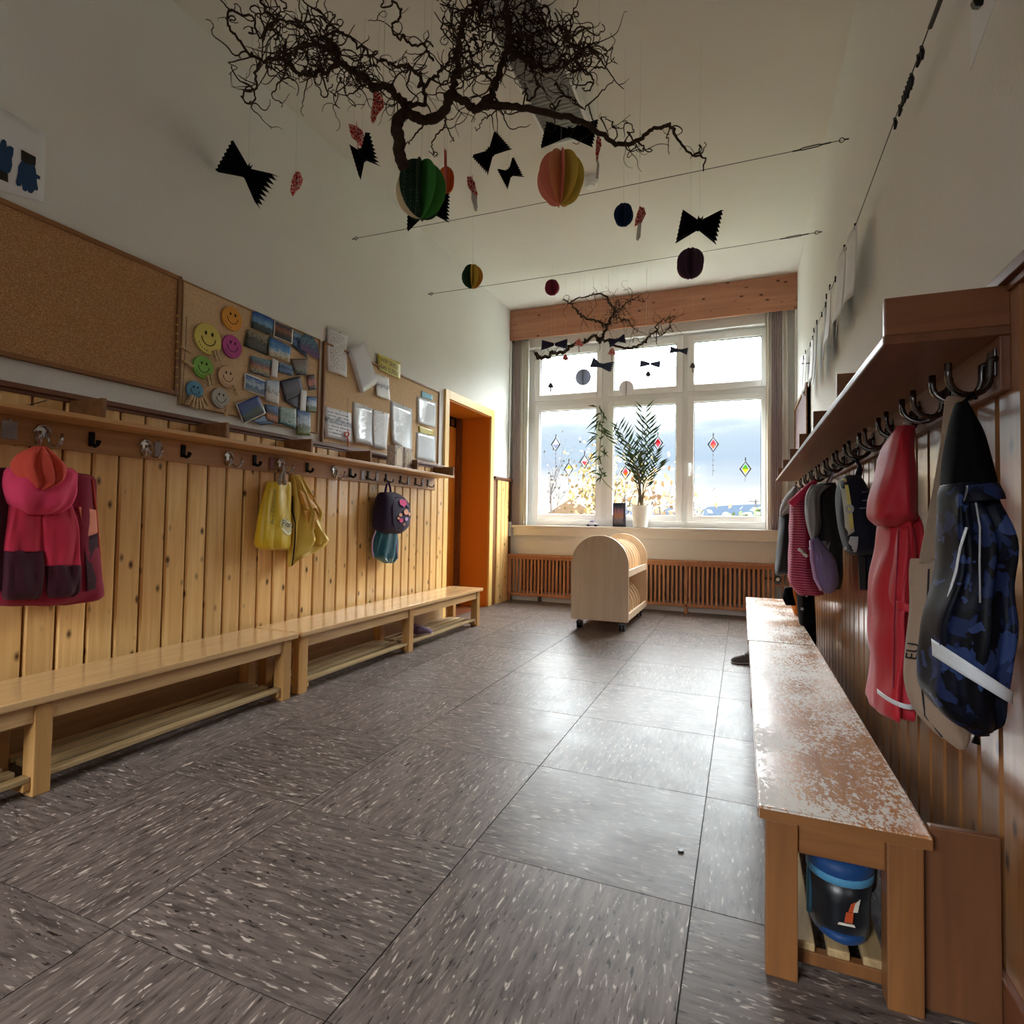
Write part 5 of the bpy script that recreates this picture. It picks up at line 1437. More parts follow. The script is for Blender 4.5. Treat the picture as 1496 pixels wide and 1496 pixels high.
Cloth(1, gy_ - 0.12, [(790, 1196, 1214, 0.02), (806, 1198, 1212, 0.035), (822, 1200, 1212, 0.03), (832, 1202, 1208, 0.01)], 0.2, 5, 2.2, 3, 0.004).build('glove_pocket', M['grey_quilt'], gj, 14)
MB().tube([at(1206, 708, 1, gy_), Vector((HX, 3.09, 1.21))], 0.004, 6).build('hanging_loop', M['charcoal'], gj)
cp = thing('felt_bag', 'lilac felt bag hanging low under the grey hooded jacket', 'bag', (0.33, 2.95, 0.66))
Cloth(1, 2.93, [(786, 1184, 1196, 0.02), (800, 1185, 1208, 0.04), (818, 1186.5, 1220, 0.055), (842, 1190, 1225, 0.055), (856, 1195, 1223, 0.045), (866, 1204, 1216, 0.02)], 0.04, 4, 2.4, 1, 0.003).build('body', M['purple_felt'], cp)
MB().tube([at(1185, 790, 1, 2.90), at(1186.5, 820, 1, 2.87), at(1191, 845, 1, 2.87), at(1200, 862, 1, 2.88)], 0.008, 8).build('edge_trim', M['lilac'], cp, True)
MB().tube([at(1189, 790, 1, 2.95), at(1205, 735, 1, 3.0), Vector((HX, 3.07, 1.21))], 0.003, 6).build('strap', M['purple_felt'], cp)
# ---- pink striped jacket and starry trousers
sy_ = 3.72
M['pink_stripe'] = stripe_mat('pink_striped_fabric', srgb(120, 26, 58), srgb(206, 84, 122), 22.0)
sj = thing('jacket', 'pink and dark red striped jacket with white toggles', 'jacket', (0.33, sy_, 0.65))
sk = Cloth(1, sy_, [(722, 1164, 1184, 0.06), (735, 1154, 1184, 0.11), (760, 1154, 1188, 0.14), (800, 1152.5, 1190, 0.16), (832, 1151.5, 1192, 0.16), (852, 1154, 1197, 0.15), (868, 1166, 1204, 0.08)], 0.07, 6, 2.4, 2, 0.006)
sk.build('body', M['pink_stripe'], sj, 30)
sk.patch('front_panel', [(1172, 742), (1187, 742), (1190, 826), (1174, 828)], M['crimson'], sj, 0.006)
for a, b in ((1166, 803), (1172, 809), (1181, 802)):
    MB().tube([sk.pt(a - 3, b - 3, 0.012), sk.pt(a + 3, b + 2, 0.012)], 0.009, 8).build('toggle', M['white'], sj, True)
MB().tube([at(1155, 737, 1, sy_ - 0.1), at(1166, 728, 1, sy_ - 0.1), at(1178, 715, 1, sy_ - 0.06), at(1190, 704, 1, sy_), Vector((HX, 3.74, 1.21))], [0.02, 0.024, 0.02, 0.015, 0.006], 10).build('collar', M['hot_pink'], sj, True)
stt = thing('trousers', 'black trousers with pale star print hanging below the striped jacket', 'trousers', (0.36, 3.80, 0.4))
st_ = Cloth(1, 3.86, [(846, 1166, 1188, 0.05), (862, 1164, 1190, 0.08), (900, 1166, 1191, 0.09), (930, 1172, 1192, 0.09), (942, 1176, 1192, 0.06)], 0.1, 4, 2.3, 2, 0.004)
st_.build('leg', M['black_hood'], stt, 24)
for a, b, r in ((1176, 868, 2.5), (1170, 887, 3.0), (1181, 905, 2.0), (1174, 918, 1.8)):
    st_.poly('star_print', [(a + (r if k % 2 == 0 else r * 0.45) * math.cos(math.pi * k / 5), b + (r if k % 2 == 0 else r * 0.45) * math.sin(math.pi * k / 5)) for k in range(10)], M['light_grey'], stt, 0.008)
MB().tube([at(1178, 850, 1, 3.86), Vector((0.42, 3.9, 1.0)), Vector((HX, 3.77, 1.21))], 0.005, 6).build('strap', M['black_hood'], stt)
Cloth(1, 4.0, [(858, 1146, 1158, 0.03), (872, 1143, 1160, 0.04), (884, 1148, 1163, 0.03)], 0.1, 4, 2.2, 1).build('second_leg', M['black_hood'], stt, 10)
# ---- black jacket, farthest
ky_ = 4.36
kj = thing('jacket', 'black jacket with light grey hood, farthest coat towards the window', 'jacket', (0.3, ky_, 0.5))
Cloth(1, ky_, [(738, 1144, 1160, 0.06), (752, 1139, 1160, 0.12), (780, 1137, 1160, 0.15), (815, 1133.5, 1160, 0.16), (832, 1132.5, 1158, 0.15), (839, 1134, 1150, 0.08)], 0.06, 4, 2.4, 2, 0.005).build('body', M['anthracite'], kj, 24)
Cloth(1, ky_ - 0.1, [(712, 1158, 1168, 0.02), (724, 1148, 1168, 0.05), (738, 1141, 1166, 0.06), (748, 1139, 1156, 0.04), (754, 1139, 1144, 0.02)], 0.15, 5, 2.2, 3, 0.005).build('hood', M['light_grey'], kj, 18)
MB().tube([at(1164, 714, 1, ky_ - 0.05), Vector((HX, 4.39, 1.21))], 0.004, 6).build('hanging_loop', M['anthracite'], kj)
oj = thing('cloth_bag', 'orange cloth bag half hidden behind the starry trousers', 'bag', (0.4, 4.2, 0.4))
Cloth(1, 4.25, [(838, 1158, 1168, 0.02), (856, 1154, 1170, 0.05), (880, 1155, 1172, 0.06), (898, 1160, 1172, 0.04)], 0.1, 4, 2.2, 1).build('body', M['orange_fab'], oj, 14)
MB().tube([at(1163, 842, 1, 4.25), Vector((0.42, 4.2, 1.0)), Vector((HX, 4.12, 1.21))], 0.003, 6).build('strap', M['orange_fab'], oj)

# ================================================================== SHOES AND BOOTS
fab('boot_black', srgb(14, 18, 24), 0.35, 0, 50, 0.5); fab('boot_blue', srgb(24, 62, 112), 0.5); fab('boot_sky', srgb(72, 134, 170), 0.5); fab('shoe_violet', srgb(112, 88, 112)); fab('shoe_sole', srgb(196, 190, 184)); fab('shoe_grey', srgb(92, 84, 82)); fab('emblem_orange', srgb(176, 70, 30)); fab('emblem_white', srgb(214, 206, 190))
def boot(label, x, y, z, s=1.0, grp=None, emblem=True):
    b = thing('rain_boot', label, 'boot', (x, y, z), grp)
    h_ = 0.72
    def ring(cy, rx, ry, zz, n=24, cx=0): return [Vector((x + cx + s * rx * math.cos(2 * math.pi * k / n), y + s * (cy + ry * math.sin(2 * math.pi * k / n)), z + s * zz * h_)) for k in range(n)]
    MB().rings([ring(0, .051, .054, .012), ring(0, .052, .055, .05), ring(0, .052, .056, .10), ring(0, .056, .060, .155)]).build('shaft', M['boot_black'], b, True)
    MB().rings([ring(0.03, .050, .085, .0), ring(0.03, .055, .091, .006), ring(0.03, .055, .091, .020), ring(0.03, .052, .086, .026)]).build('sole', M['boot_blue'], b, True)
    MB().rings([ring(0.045, .038, .068, .022), ring(0.05, .038, .062, .045), ring(0.045, .032, .045, .065), ring(0.03, .02, .03, .075)]).build('toe', M['boot_black'], b, True)
    MB().rings([ring(0, .0575, .0615, .150), ring(0, .0590, .063, .153), ring(0, .0590, .063, .168), ring(0, .0575, .0615, .170)]).build('top_band', M['boot_sky'], b, True)
    MB().rings([ring(0, .057, .061, .168), ring(0, .060, .063, .185), ring(0.0, .058, .060, .200), ring(0.004, .048, .050, .212), ring(0.004, .030, .032, .212), ring(0.004, .028, .03, .19)], cap=False).build('cuff', M['boot_blue'], b, True)
    MB().tube([Vector((x - s * 0.0535, y - s * 0.012, z + s * zz * h_)) for zz in (0.03, 0.06, 0.1, 0.15)], 0.006, 8).build('back_strip', M['boot_sky'], b, True)
    if emblem:
        def onf(a, zz): return Vector((x + s * 0.055 * math.sin(a), y - s * 0.0605 * math.cos(a), z + s * zz * h_))
        MB().prism([onf(0.0, .062), onf(0.25, .062), onf(0.28, .088), onf(0.05, .088)], (0, 0.002, 0)).build('emblem', M['emblem_orange'], b)
        MB().prism([onf(0.25, .090), onf(0.42, .090), onf(0.52, .122), onf(0.34, .112)], (0, 0.002, 0)).build('emblem', M['emblem_white'], b)
        MB().prism([onf(0.12, .090), onf(0.26, .090), onf(0.34, .115), onf(0.2, .110)], (0, 0.002, 0)).build('emblem', M['emblem_orange'], b)
        MB().prism([onf(-0.2, .052), onf(0.34, .052), onf(0.30, .058), onf(-0.16, .058)], (0, 0.002, 0)).build('emblem', M['emblem_white'], b)
    return b
boot("child's black rain boot with blue cuff and orange ship emblem under the worn bench", 0.203, 1.485, 0.0545, 1.14, 'rain boots under the worn bench')
boot('dark rain boot behind and right of the one with the ship emblem', 0.262, 1.68, 0.0545, 0.95, 'rain boots under the worn bench', False)

def shoe(label, p, ang, s, upper, grp, name='shoe', tilt=0):
    r = thing(name, label, 'shoe', p, grp)
    ca, sa = math.cos(ang), math.sin(ang)
    def P(u, v, w): return Vector((p[0] + s * (u * ca - v * sa), p[1] + s * (u * sa + v * ca), p[2] + s * w))
    secs = [(-0.075, .024, .030), (-0.06, .030, .058), (-0.03, .030, .060), (0.0, .030, .048), (0.03, .033, .040), (0.055, .031, .032), (0.075, .018, .018)]
    rs = []
    for u, w, h in secs:
        rs.append([P(u, w * math.cos(t), 0.010 + h * max(0, math.sin(t)) - 0.004 * max(0, -math.sin(t))) for t in [2 * math.pi * k / 16 for k in range(16)]])
    MB().rings(rs).build('upper', upper, r, True)
    rs = []
    for u, w, h in secs:
        rs.append([P(u * 1.03, w * 1.06 * math.cos(t), 0.006 + 0.006 * math.sin(t)) for t in [2 * math.pi * k / 16 for k in range(16)]])
    MB().rings(rs).build('sole', M['shoe_sole'], r, True)
    MB().tube([P(-0.05 + 0.035 * math.cos(t), 0.024 * math.sin(t), 0.069 - 0.008 * math.cos(t)) for t in [2 * math.pi * k / 14 for k in range(14)]], s * 0.004, 6, True).build('collar', upper, r, True)
    for k in range(2): MB().tube([P(-0.005 + k * 0.022, v, 0.058 - k * 0.009 - abs(v) * 0.35) for v in (-0.03, -0.015, 0, 0.015, 0.03)], s * 0.003, 6).build('strap', upper, r, True)
    return r
shoe('mauve slipper, front one of the pair on the far bench rack', (-2.255, 3.80, 0.068), math.radians(60), 1.0, M['shoe_violet'], 'mauve slippers under the far beech bench')
shoe('mauve slipper, rear one of the pair on the far bench rack', (-2.345, 3.86, 0.068), math.radians(75), 1.0, M['shoe_violet'], 'mauve slippers under the far beech bench')
shoe('grey shoe standing on the floor beside the far bench end', (0.005, 4.22, 0.0), math.radians(200), 1.0, M['shoe_grey'], None)
tag(MB().prism([(at(995 + 4 * math.cos(t) * (1 + .3 * math.sin(3 * t)), 1243 + 3 * math.sin(t), 2, 0.001)) for t in [2 * math.pi * k / 9 for k in range(9)]], (0, 0, 0.004)).build('mud_crumb', M['black']), 'small dark crumb of mud on the floor tiles', 'crumb')

# ================================================================== HANGING BRANCHES
rng = random.Random(11)
def rvec(): return Vector((rng.gauss(0, 1), rng.gauss(0, 1), rng.gauss(0, 1)))
def curl(mb, p, d, ln, r0, step=0.014, zlim=None, wild=0.85, sides=5, out=None, flat=0.5):
    """one corkscrew twig: the heading keeps turning about a slowly drifting axis and sometimes reverses"""
    p = Vector(p); d = Vector(d).normalized()
    k = rvec().normalized()
    sg = rng.choice((-1, 1))
    pts = [p.copy()]
    n = max(5, int(ln / step))
    turn = rng.uniform(0.35, 0.95) * wild
    for i in range(n):
        if rng.random() < 0.24:
            sg = -sg; turn = rng.uniform(0.3, 1.05) * wild
        k = (k + rvec() * 0.25).normalized()
        d = Matrix.Rotation(sg * turn, 3, k) @ d
        d.z *= (1 - 0.14 * (1 - flat))
        if zlim:
            if p.z < zlim[0]: d.z += 0.3
            if p.z > zlim[1]: d.z -= 0.3
        d.normalize()
        p = p + d * step
        pts.append(p.copy())
    rad = [r0 * (1 - 0.6 * i / (len(pts) - 1)) for i in range(len(pts))]
    mb.tube(pts, rad, sides, cap=False)
    return pts
def limb(px_pts, zs, r0, r1, n=40, jit=0.006, ax=2):
    pts = [tuple(at(a, b, ax, z)) for (a, b), z in zip(px_pts, zs)]
    sp_ = [Vector(p) for p in spline(pts, n)]
    sp_ = [p + Vector((rng.gauss(0, jit), rng.gauss(0, jit), rng.gauss(0, jit))) for p in sp_]
    rad = [r0 + (r1 - r0) * i / (n - 1) for i in range(n)]
    rad = [r * (1 + 0.12 * rng.gauss(0, 1) * 0.5) for r in rad]
    return sp_, rad
def lin(a, b, n): return [a + (b - a) * i / max(n - 1, 1) for i in range(n)]

br1 = thing('hanging_branch', 'big gnarled corkscrew hazel branch hanging below the ceiling', 'branch', (-1.1, 2.3, 2.4))
limbs = []
def addlimb(pp, za, zb, r0, r1, n=40, jit=0.006, tw=1.0):
    L_ = limb(pp, lin(za, zb, len(pp)), r0, r1, n, jit)
    MB().tube(L_[0], L_[1], 9).build('limb', M['bark'], br1, True)
    limbs.append((L_[0], r0, tw))
addlimb([(592, 246), (583, 225), (584, 205), (579, 190), (583, 172), (596, 164)], 2.40, 2.66, 0.024, 0.022, 24, 0.002, 0.15)
addlimb([(594, 165), (610, 172), (622, 176), (638, 171), (651, 158), (657, 140), (664, 138)], 2.66, 2.72, 0.021, 0.019, 26, 0.002, 0.3)
addlimb([(660, 138), (676, 146), (692, 158), (712, 153), (735, 155), (765, 158), (800, 164), (830, 172), (855, 181), (868, 190), (885, 200), (897, 209), (915, 210), (935, 205), (950, 190), (965, 187), (978, 181), (984, 193), (998, 214), (1015, 228), (1030, 231), (1027, 250)], 2.72, 2.62, 0.018, 0.003, 90, 0.003, 0.30)
addlimb([(596, 163), (590, 150), (575, 135), (560, 125), (545, 127), (535, 115), (520, 104), (505, 96), (492, 90), (494, 75), (480, 66), (458, 66), (440, 72), (415, 86), (380, 88), (366, 80)], 2.66, 2.80, 0.016, 0.005, 70, 0.006, 1.5)
addlimb([(366, 83), (350, 60), (335, 40), (332, 26), (338, 15), (352, 22), (368, 23), (373, 40), (382, 56), (390, 38), (405, 50), (413, 53)], 2.80, 2.86, 0.005, 0.003, 50, 0.003, 0.5)
addlimb([(492, 92), (470, 105), (450, 108), (432, 104), (420, 92), (405, 85)], 2.76, 2.82, 0.009, 0.004, 34, 0.007, 1.5)
addlimb([(380, 92), (372, 110), (374, 130), (356, 136), (357, 148), (368, 150), (372, 138), (366, 126), (350, 118), (338, 98)], 2.78, 2.80, 0.005, 0.0025, 44, 0.003, 0.6)
addlimb([(660, 138), (665, 115), (669, 95), (670, 70), (673, 45), (682, 22), (700, 6), (716, -14)], 2.72, 2.92, 0.014, 0.008, 50, 0.006, 1.6)
addlimb([(706, 152), (720, 140), (727, 112), (738, 82), (746, 55), (742, 28), (738, 2), (745, -20)], 2.72, 2.95, 0.015, 0.009, 50, 0.006, 1.9)
addlimb([(594, 152), (606, 152), (618, 152), (619, 132), (611, 112), (600, 100), (585, 97), (571, 94), (560, 86), (548, 92)], 2.68, 2.80, 0.009, 0.004, 44, 0.006, 1.0)
addlimb([(618, 130), (632, 112), (648, 100), (660, 84), (676, 74), (690, 80)], 2.72, 2.84, 0.007, 0.004, 30, 0.006, 1.2)
addlimb([(660, 120), (684, 98), (700, 98), (712, 112), (722, 130)], 2.72, 2.74, 0.006, 0.004, 26, 0.005, 0.8)
addlimb([(744, 72), (770, 84), (790, 98), (806, 104), (815, 92), (835, 90), (848, 74), (862, 66), (874, 80)], 2.82, 2.86, 0.010, 0.004, 46, 0.006, 1.7)
addlimb([(748, 55), (768, 50), (780, 68), (774, 92), (784, 112), (782, 140), (772, 146), (768, 130), (762, 138)], 2.86, 2.80, 0.008, 0.003, 44, 0.004, 0.8)
addlimb([(765, 20), (778, 35), (792, 30), (806, 45), (820, 38), (830, 60), (846, 72)], 2.95, 2.88, 0.007, 0.003, 36, 0.006, 1.3)
addlimb([(840, 92), (856, 105), (866, 120), (858, 134), (850, 128)], 2.84, 2.80, 0.005, 0.002, 22, 0.004, 0.6)
addlimb([(868, 98), (884, 96), (888, 82), (881, 66)], 2.84, 2.86, 0.004, 0.002, 18, 0.003, 0.4)
addlimb([(810, 120), (824, 136), (838, 146), (850, 158), (862, 150), (880, 132), (896, 118)], 2.76, 2.80, 0.005, 0.002, 30, 0.004, 0.6)
addlimb([(380, -12), (388, 14), (404, 26), (420, 30), (440, 40), (465, 55), (490, 46), (510, 50), (522, 66), (536, 72), (540, 92)], 3.0, 2.78, 0.005, 0.004, 50, 0.005, 1.0)
addlimb([(396, -14), (408, 10), (412, 30)], 3.0, 2.95, 0.003, 0.002, 14, 0.004, 0.6)
addlimb([(575, 2), (585, 16), (580, 30), (574, 42), (582, 56), (590, 52), (598, 64), (615, 66), (626, 76), (632, 88)], 2.98, 2.82, 0.004, 0.005, 40, 0.004, 0.8)
addlimb([(650, 172), (648, 186), (636, 200), (631, 215), (640, 225), (632, 228)], 2.66, 2.56, 0.004, 0.0015, 26, 0.003, 0.4)
addlimb([(650, 176), (656, 194), (664, 206), (658, 206)], 2.66, 2.60, 0.003, 0.0015, 16, 0.003, 0.3)
addlimb([(620, 180), (608, 196), (600, 206), (592, 211)], 2.66, 2.60, 0.004, 0.002, 16, 0.003, 0.3)
addlimb([(728, 158), (716, 168), (706, 176), (698, 190), (692, 186)], 2.70, 2.64, 0.003, 0.0015, 20, 0.003, 0.5)
addlimb([(895, 209), (902, 196), (896, 184), (888, 174), (878, 170)], 2.64, 2.70, 0.003, 0.0015, 20, 0.003, 0.6)
addlimb([(912, 210), (918, 196), (926, 190), (918, 178), (908, 176)], 2.64, 2.70, 0.003, 0.0015, 20, 0.003, 0.8)
addlimb([(930, 207), (940, 214), (938, 222), (930, 216)], 2.64, 2.62, 0.004, 0.002, 14, 0.003, 0.5)
tw = MB()
for pts, r0, dens in limbs:
    ln = sum((b - a).length for a, b in zip(pts, pts[1:]))
    k = int(ln * 20 * dens)
    for _ in range(k):
        i = rng.randrange(len(pts) - 1)
        p = pts[i]
        d = rvec(); d.z *= 0.45
        q = curl(tw, p, d, rng.uniform(0.07, 0.28), rng.uniform(0.0022, 0.0042), zlim=(2.60, 3.15))
        if rng.random() < 0.45:
            j_ = rng.randrange(2, len(q) - 1)
            curl(tw, q[j_], rvec(), rng.uniform(0.05, 0.14), 0.0018, zlim=(2.60, 3.15), sides=4)
# the dense tangles
for (px, py, z, rad, num) in ((470, 75, 2.80, 0.14, 40), (520, 108, 2.76, 0.08, 16), (412, 78, 2.82, 0.10, 18), (755, 30, 2.95, 0.16, 50), (785, 66, 2.88, 0.12, 40), (850, 78, 2.85, 0.08, 18), (682, 66, 2.86, 0.10, 24), (690, 12, 2.95, 0.10, 20)):
    c = at(px, py, 2, z)
    for _ in range(num):
        p = c + Vector((rng.gauss(0, rad * 0.55), rng.gauss(0, rad * 0.55), rng.gauss(0, rad * 0.3)))
        curl(tw, p, rvec(), rng.uniform(0.12, 0.34), rng.uniform(0.0022, 0.0042), wild=1.2)
t_ = tw.build('twigs', M['bark'], br1, True); t_['kind'] = 'stuff'
for px, py, z in ((560, 125, 2.72), (692, 158, 2.71), (745, 55, 2.88), (835, 173, 2.68)):
    p = at(px, py, 2, z)
    MB().tube([p, (p.x, p.y, ZC)], 0.0012, 5).build('suspension_thread', M['thread'], br1)

br2 = thing('hanging_branch', 'smaller corkscrew hazel branch hanging in front of the window', 'branch', (-1.2, 5.65, 2.5))
def limb2(pp, y, r0, r1, n=36, jit=0.008):
    sp_, rad = limb(pp, [y + rng.uniform(-0.1, 0.1) for _ in pp], r0, r1, n, jit, 1)
    MB().tube(sp_, rad, 8).build('limb', M['bark'], br2, True)
    return sp_
C2 = lambda a, b: (770 + a / 6.233, 420 + b / 6.233)
l2 = [limb2([C2(*q) for q in ((70, 600), (90, 630), (140, 632), (205, 630), (225, 580), (260, 600), (330, 595), (380, 550), (420, 520), (480, 500), (540, 490), (600, 440), (650, 488))], 5.65, 0.022, 0.016),
      limb2([C2(*q) for q in ((655, 490), (690, 440), (720, 395), (740, 340), (762, 290), (800, 220), (775, 165), (745, 120), (720, 80), (640, 55), (580, 80), (520, 95), (430, 110), (390, 140))], 5.65, 0.016, 0.006, 50),
      limb2([C2(*q) for q in ((330, 120), (390, 145), (460, 210), (500, 260), (560, 290), (640, 300), (690, 340), (735, 345))], 5.65, 0.006, 0.012),
      limb2([C2(*q) for q in ((655, 490), (720, 485), (800, 530), (900, 552), (980, 540), (1040, 510), (1085, 490), (1110, 440), (1170, 390), (1190, 330), (1250, 290), (1340, 260))], 5.65, 0.014, 0.005, 50),
      limb2([C2(*q) for q in ((1165, 395), (1230, 430), (1270, 390), (1300, 340), (1305, 300))], 5.65, 0.006, 0.003),
      limb2([C2(*q) for q in ((800, 225), (870, 170), (930, 120), (1000, 105), (1070, 130))], 5.7, 0.008, 0.003),
      limb2([C2(*q) for q in ((790, 270), (860, 290), (920, 300), (960, 360), (1010, 400))], 5.7, 0.007, 0.003)]
t2 = MB()
for pts in l2:
    for _ in range(16):
        p = rng.choice(pts)
        curl(t2, p, rvec(), rng.uniform(0.08, 0.3), rng.uniform(0.002, 0.004), step=0.02, flat=1.0)
c = at(*C2(820, 215), 1, 5.65)
for _ in range(40):
    curl(t2, c + rvec() * 0.06, rvec(), rng.uniform(0.08, 0.25), 0.0028, step=0.02, flat=1.0)
t_ = t2.build('twigs', M['bark'], br2, True); t_['kind'] = 'stuff'
for a, b in ((600, 440), (740, 340), (1085, 490)):
    p = at(*C2(a, b), 1, 5.65)
    MB().tube([p, (p.x, p.y, ZC)], 0.0014, 5).build('suspension_thread', M['thread'], br2)

# ================================================================== PAPER ORNAMENTS
def thread(par, p):
    MB().tube([p, (p[0], p[1], ZC)], 0.0006, 4).build('thread', M['thread'], par)
M['bat_navy'] = plain('navy_card', srgb(36, 34, 66), 0.85); M['bat_grey'] = plain('grey_card', srgb(96, 100, 112), 0.85)
def bat(label, c, a, b, hpx, Y, mt='blackpaper', pleats=8, serr=0.10, name='paper_bat', head=True, grp='fan-folded paper bats'):
    A, B, C = at(*a, 1, Y), at(*b, 1, Y), at(*c, 1, Y)
    hh = hpx / F_PX * (C - CAM).length * 0.5 * 1.05
    t = thing(name, label, 'paper bat', C - Vector((0, 0, hh)), grp)
    ax = (B - A).normalized()
    up = Vector((0, -1, 0)).cross(ax).normalized()
    if up.z < 0: up = -up
    nr = ax.cross(up).normalized()
    for tip in (A, B):
        v = tip - C
        ln = v.length; v.normalize()
        R0, R1 = [], []
        for k in range(2 * pleats + 1):
            q = k / (2 * pleats) - 0.5
            o = 0.5 if k % 2 else -0.5
            R0.append(C + v * 0.004 + up * q * hh * 0.55 + nr * o * hh * 0.16)
            R1.append(C + v * ln * (1 - (serr if k % 2 else 0)) + up * q * 2 * hh + nr * o * hh * 0.30)
        n = len(R0)
        th = nr * 0.0015
        vs = R0 + R1 + [p + th for p in R0] + [p + th for p in R1]
        fs = []
        for k in range(n - 1):
            fs.append((k, k + 1, n + k + 1, n + k)); fs.append((2 * n + k, 3 * n + k, 3 * n + k + 1, 2 * n + k + 1))
            fs.append((n + k, n + k + 1, 3 * n + k + 1, 3 * n + k)); fs.append((k, 2 * n + k, 2 * n + k + 1, k + 1))
        fs.append((0, n, 3 * n, 2 * n)); fs.append((n - 1, 3 * n - 1, 4 * n - 1, 2 * n - 1))
        MB().add(vs, fs).build('wing', M[mt], t)
    if head:
        MB().tube([C - up * hh * 0.32, C, C + up * hh * 0.30, C + up * hh * 0.40], [hh * 0.10, hh * 0.16, hh * 0.16, hh * 0.05], 8).build('body', M[mt], t, True)
        for s in (-1, 1):
            MB().add([C + up * hh * 0.36 + ax * s * hh * 0.02, C + up * hh * 0.36 + ax * s * hh * 0.16, C + up * hh * 0.58 + ax * s * hh * 0.13, C + up * hh * 0.36 + ax * s * hh * 0.09 + nr * hh * 0.06], [(0, 1, 2), (0, 2, 3), (1, 3, 2), (0, 3, 1)]).build('ear', M[mt], t)
    thread(t, C + up * hh * 0.2)
bat('large black paper bat tilted at the far left below the branch', (360, 252), (325, 226), (391, 280), 40, 2.15, serr=0.12)
bat('upright black paper bat next to the two red mushrooms', (530, 227), (517, 236), (546, 216), 46, 2.3, serr=0.16)
bat('black paper bat right of the branch stem, wings tilted up right', (717, 223), (700, 242), (736, 203), 33, 2.35, serr=0.16)
bat('small black paper bat between the tilted bat and the peach ball', (745, 253), (733, 262), (758, 243), 30, 2.5, serr=0.16)
bat('wide black bow-tie shaped paper bat under the light fitting', (831, 194), (794, 196), (870, 194), 31, 2.55, serr=0.02)
bat('black paper bat half hidden behind the green paper ball', (625, 303), (595, 316), (656, 303), 36, 2.3, serr=0.05)
bat('black paper bat hanging on its own towards the right wall', (1021, 329), (991, 330), (1052, 331), 41, 3.05, serr=0.10)
G6 = 'paper bats in front of the window'
bat('navy paper bat at the left end of the smaller branch', (810, 503), (791, 504), (829, 502), 14, 5.55, 'bat_navy', 5, 0.03, head=False, grp=G6)
bat('navy paper bat in the middle of the smaller branch', (902, 497), (889, 501), (914, 494), 14, 5.55, 'bat_navy', 5, 0.12, grp=G6)
bat('grey paper bat over the centre upper pane', (950, 531.5), (935, 531), (965, 532), 10, 5.6, 'bat_grey', 5, 0.03, head=False, grp=G6)
bat('grey paper bat over the window post towards the right pane', (993, 512), (978, 511), (1005, 513), 10, 5.6, 'bat_grey', 5, 0.1, grp=G6)
bat('large grey paper bat beside the round lilac ornament', (877, 534), (863, 528), (896, 536), 16, 5.6, 'bat_grey', 6, 0.15, grp=G6)

def veined(name, base, line):
    mt, nt, b = newmat(name)
    v, raw, _ = objcoord(nt, (1, 1, 0.6), 9)
    vo = node(nt, 'ShaderNodeTexVoronoi', i_Scale=55.0); vo.feature = 'DISTANCE_TO_EDGE'
    nt.links.new(raw, vo.inputs['Vector'])
    cr = ramp(nt, [(0.05, line), (0.09, base)], vo.outputs['Distance'])
    nt.links.new(cr.outputs[0], b.inputs['Base Color'])
    b.inputs['Roughness'].default_value = 0.7
    return mt
M['cap_red'] = veined('red_mushroom_cap', srgb(190, 40, 36), srgb(226, 200, 190)); M['stem_white'] = plain('white_mushroom_stem', srgb(206, 202, 196), 0.8)
M['cap_grey'] = plain('backlit_mushroom', srgb(120, 112, 112), 0.8); M['cap_orange'] = plain('orange_paper', srgb(222, 110, 44), 0.8)
def fins(mb, P, axis_p, k):
    """copy of a polygon turned about the vertical through axis_p"""
    R = Matrix.Rotation(k, 3, 'Z')
    return [axis_p + R @ (p - axis_p) for p in P]
def mushroom(label, cap, stem, Y, mt='cap_red', st='stem_white', grp='red paper mushrooms under the big branch'):
    C = [at(a, b, 1, Y) for a, b in cap]
    c = sum(C, Vector()) / len(C)
    allp = C + [at(a, b, 1, Y) for a, b in stem]
    t = thing('paper_mushroom', label, 'paper mushroom', (c.x, c.y, min(p.z for p in allp)), grp)
    for k in (0.0, math.pi / 3, 2 * math.pi / 3):
        P = fins(None, C, c, k)
        nrm = Matrix.Rotation(k, 3, 'Z') @ Vector((0, 0.0016, 0))
        MB().prism(P, nrm).build('cap_leaf', M[mt], t)
    if stem:
        S = [at(a, b, 1, Y) for a, b in stem]
        for k in (0.0, math.pi / 3):
            MB().prism(fins(None, S, c, k), Matrix.Rotation(k, 3, 'Z') @ Vector((0, 0.0014, 0))).build('stem', M[st], t)
    top = max(C, key=lambda p: p.z)
    thread(t, top)
mushroom('red paper mushroom hanging highest, close under the branch', [(552, 133), (558, 138), (560, 148), (552, 165), (546, 181), (542, 178), (545, 155), (547, 138)], [], 2.3)
mushroom('broad red paper mushroom above the upright black bat', [(511, 190), (517, 187), (524, 186), (530, 192), (533, 205), (530, 214), (522, 208), (513, 200)], [], 2.35)
mushroom('slim red paper mushroom right of the large tilted bat', [(432, 251), (438, 251), (441, 257), (437, 272), (428, 287), (426, 284), (428, 266)], [], 2.2)
mushroom('red paper mushroom with white stem right of the green ball', [(682, 263), (688, 259), (693, 265), (698, 285), (694, 287), (684, 274)], [(690, 281), (696, 287), (698, 304), (694, 305), (689, 292)], 2.4)
mushroom('narrow red paper mushroom with long white stem beside the smoke detector', [(873, 198), (878, 202), (879, 212), (874, 228), (871, 238), (870, 222), (871, 205)], [(873, 232), (876, 240), (874, 262), (870, 260), (872, 240)], 2.6)
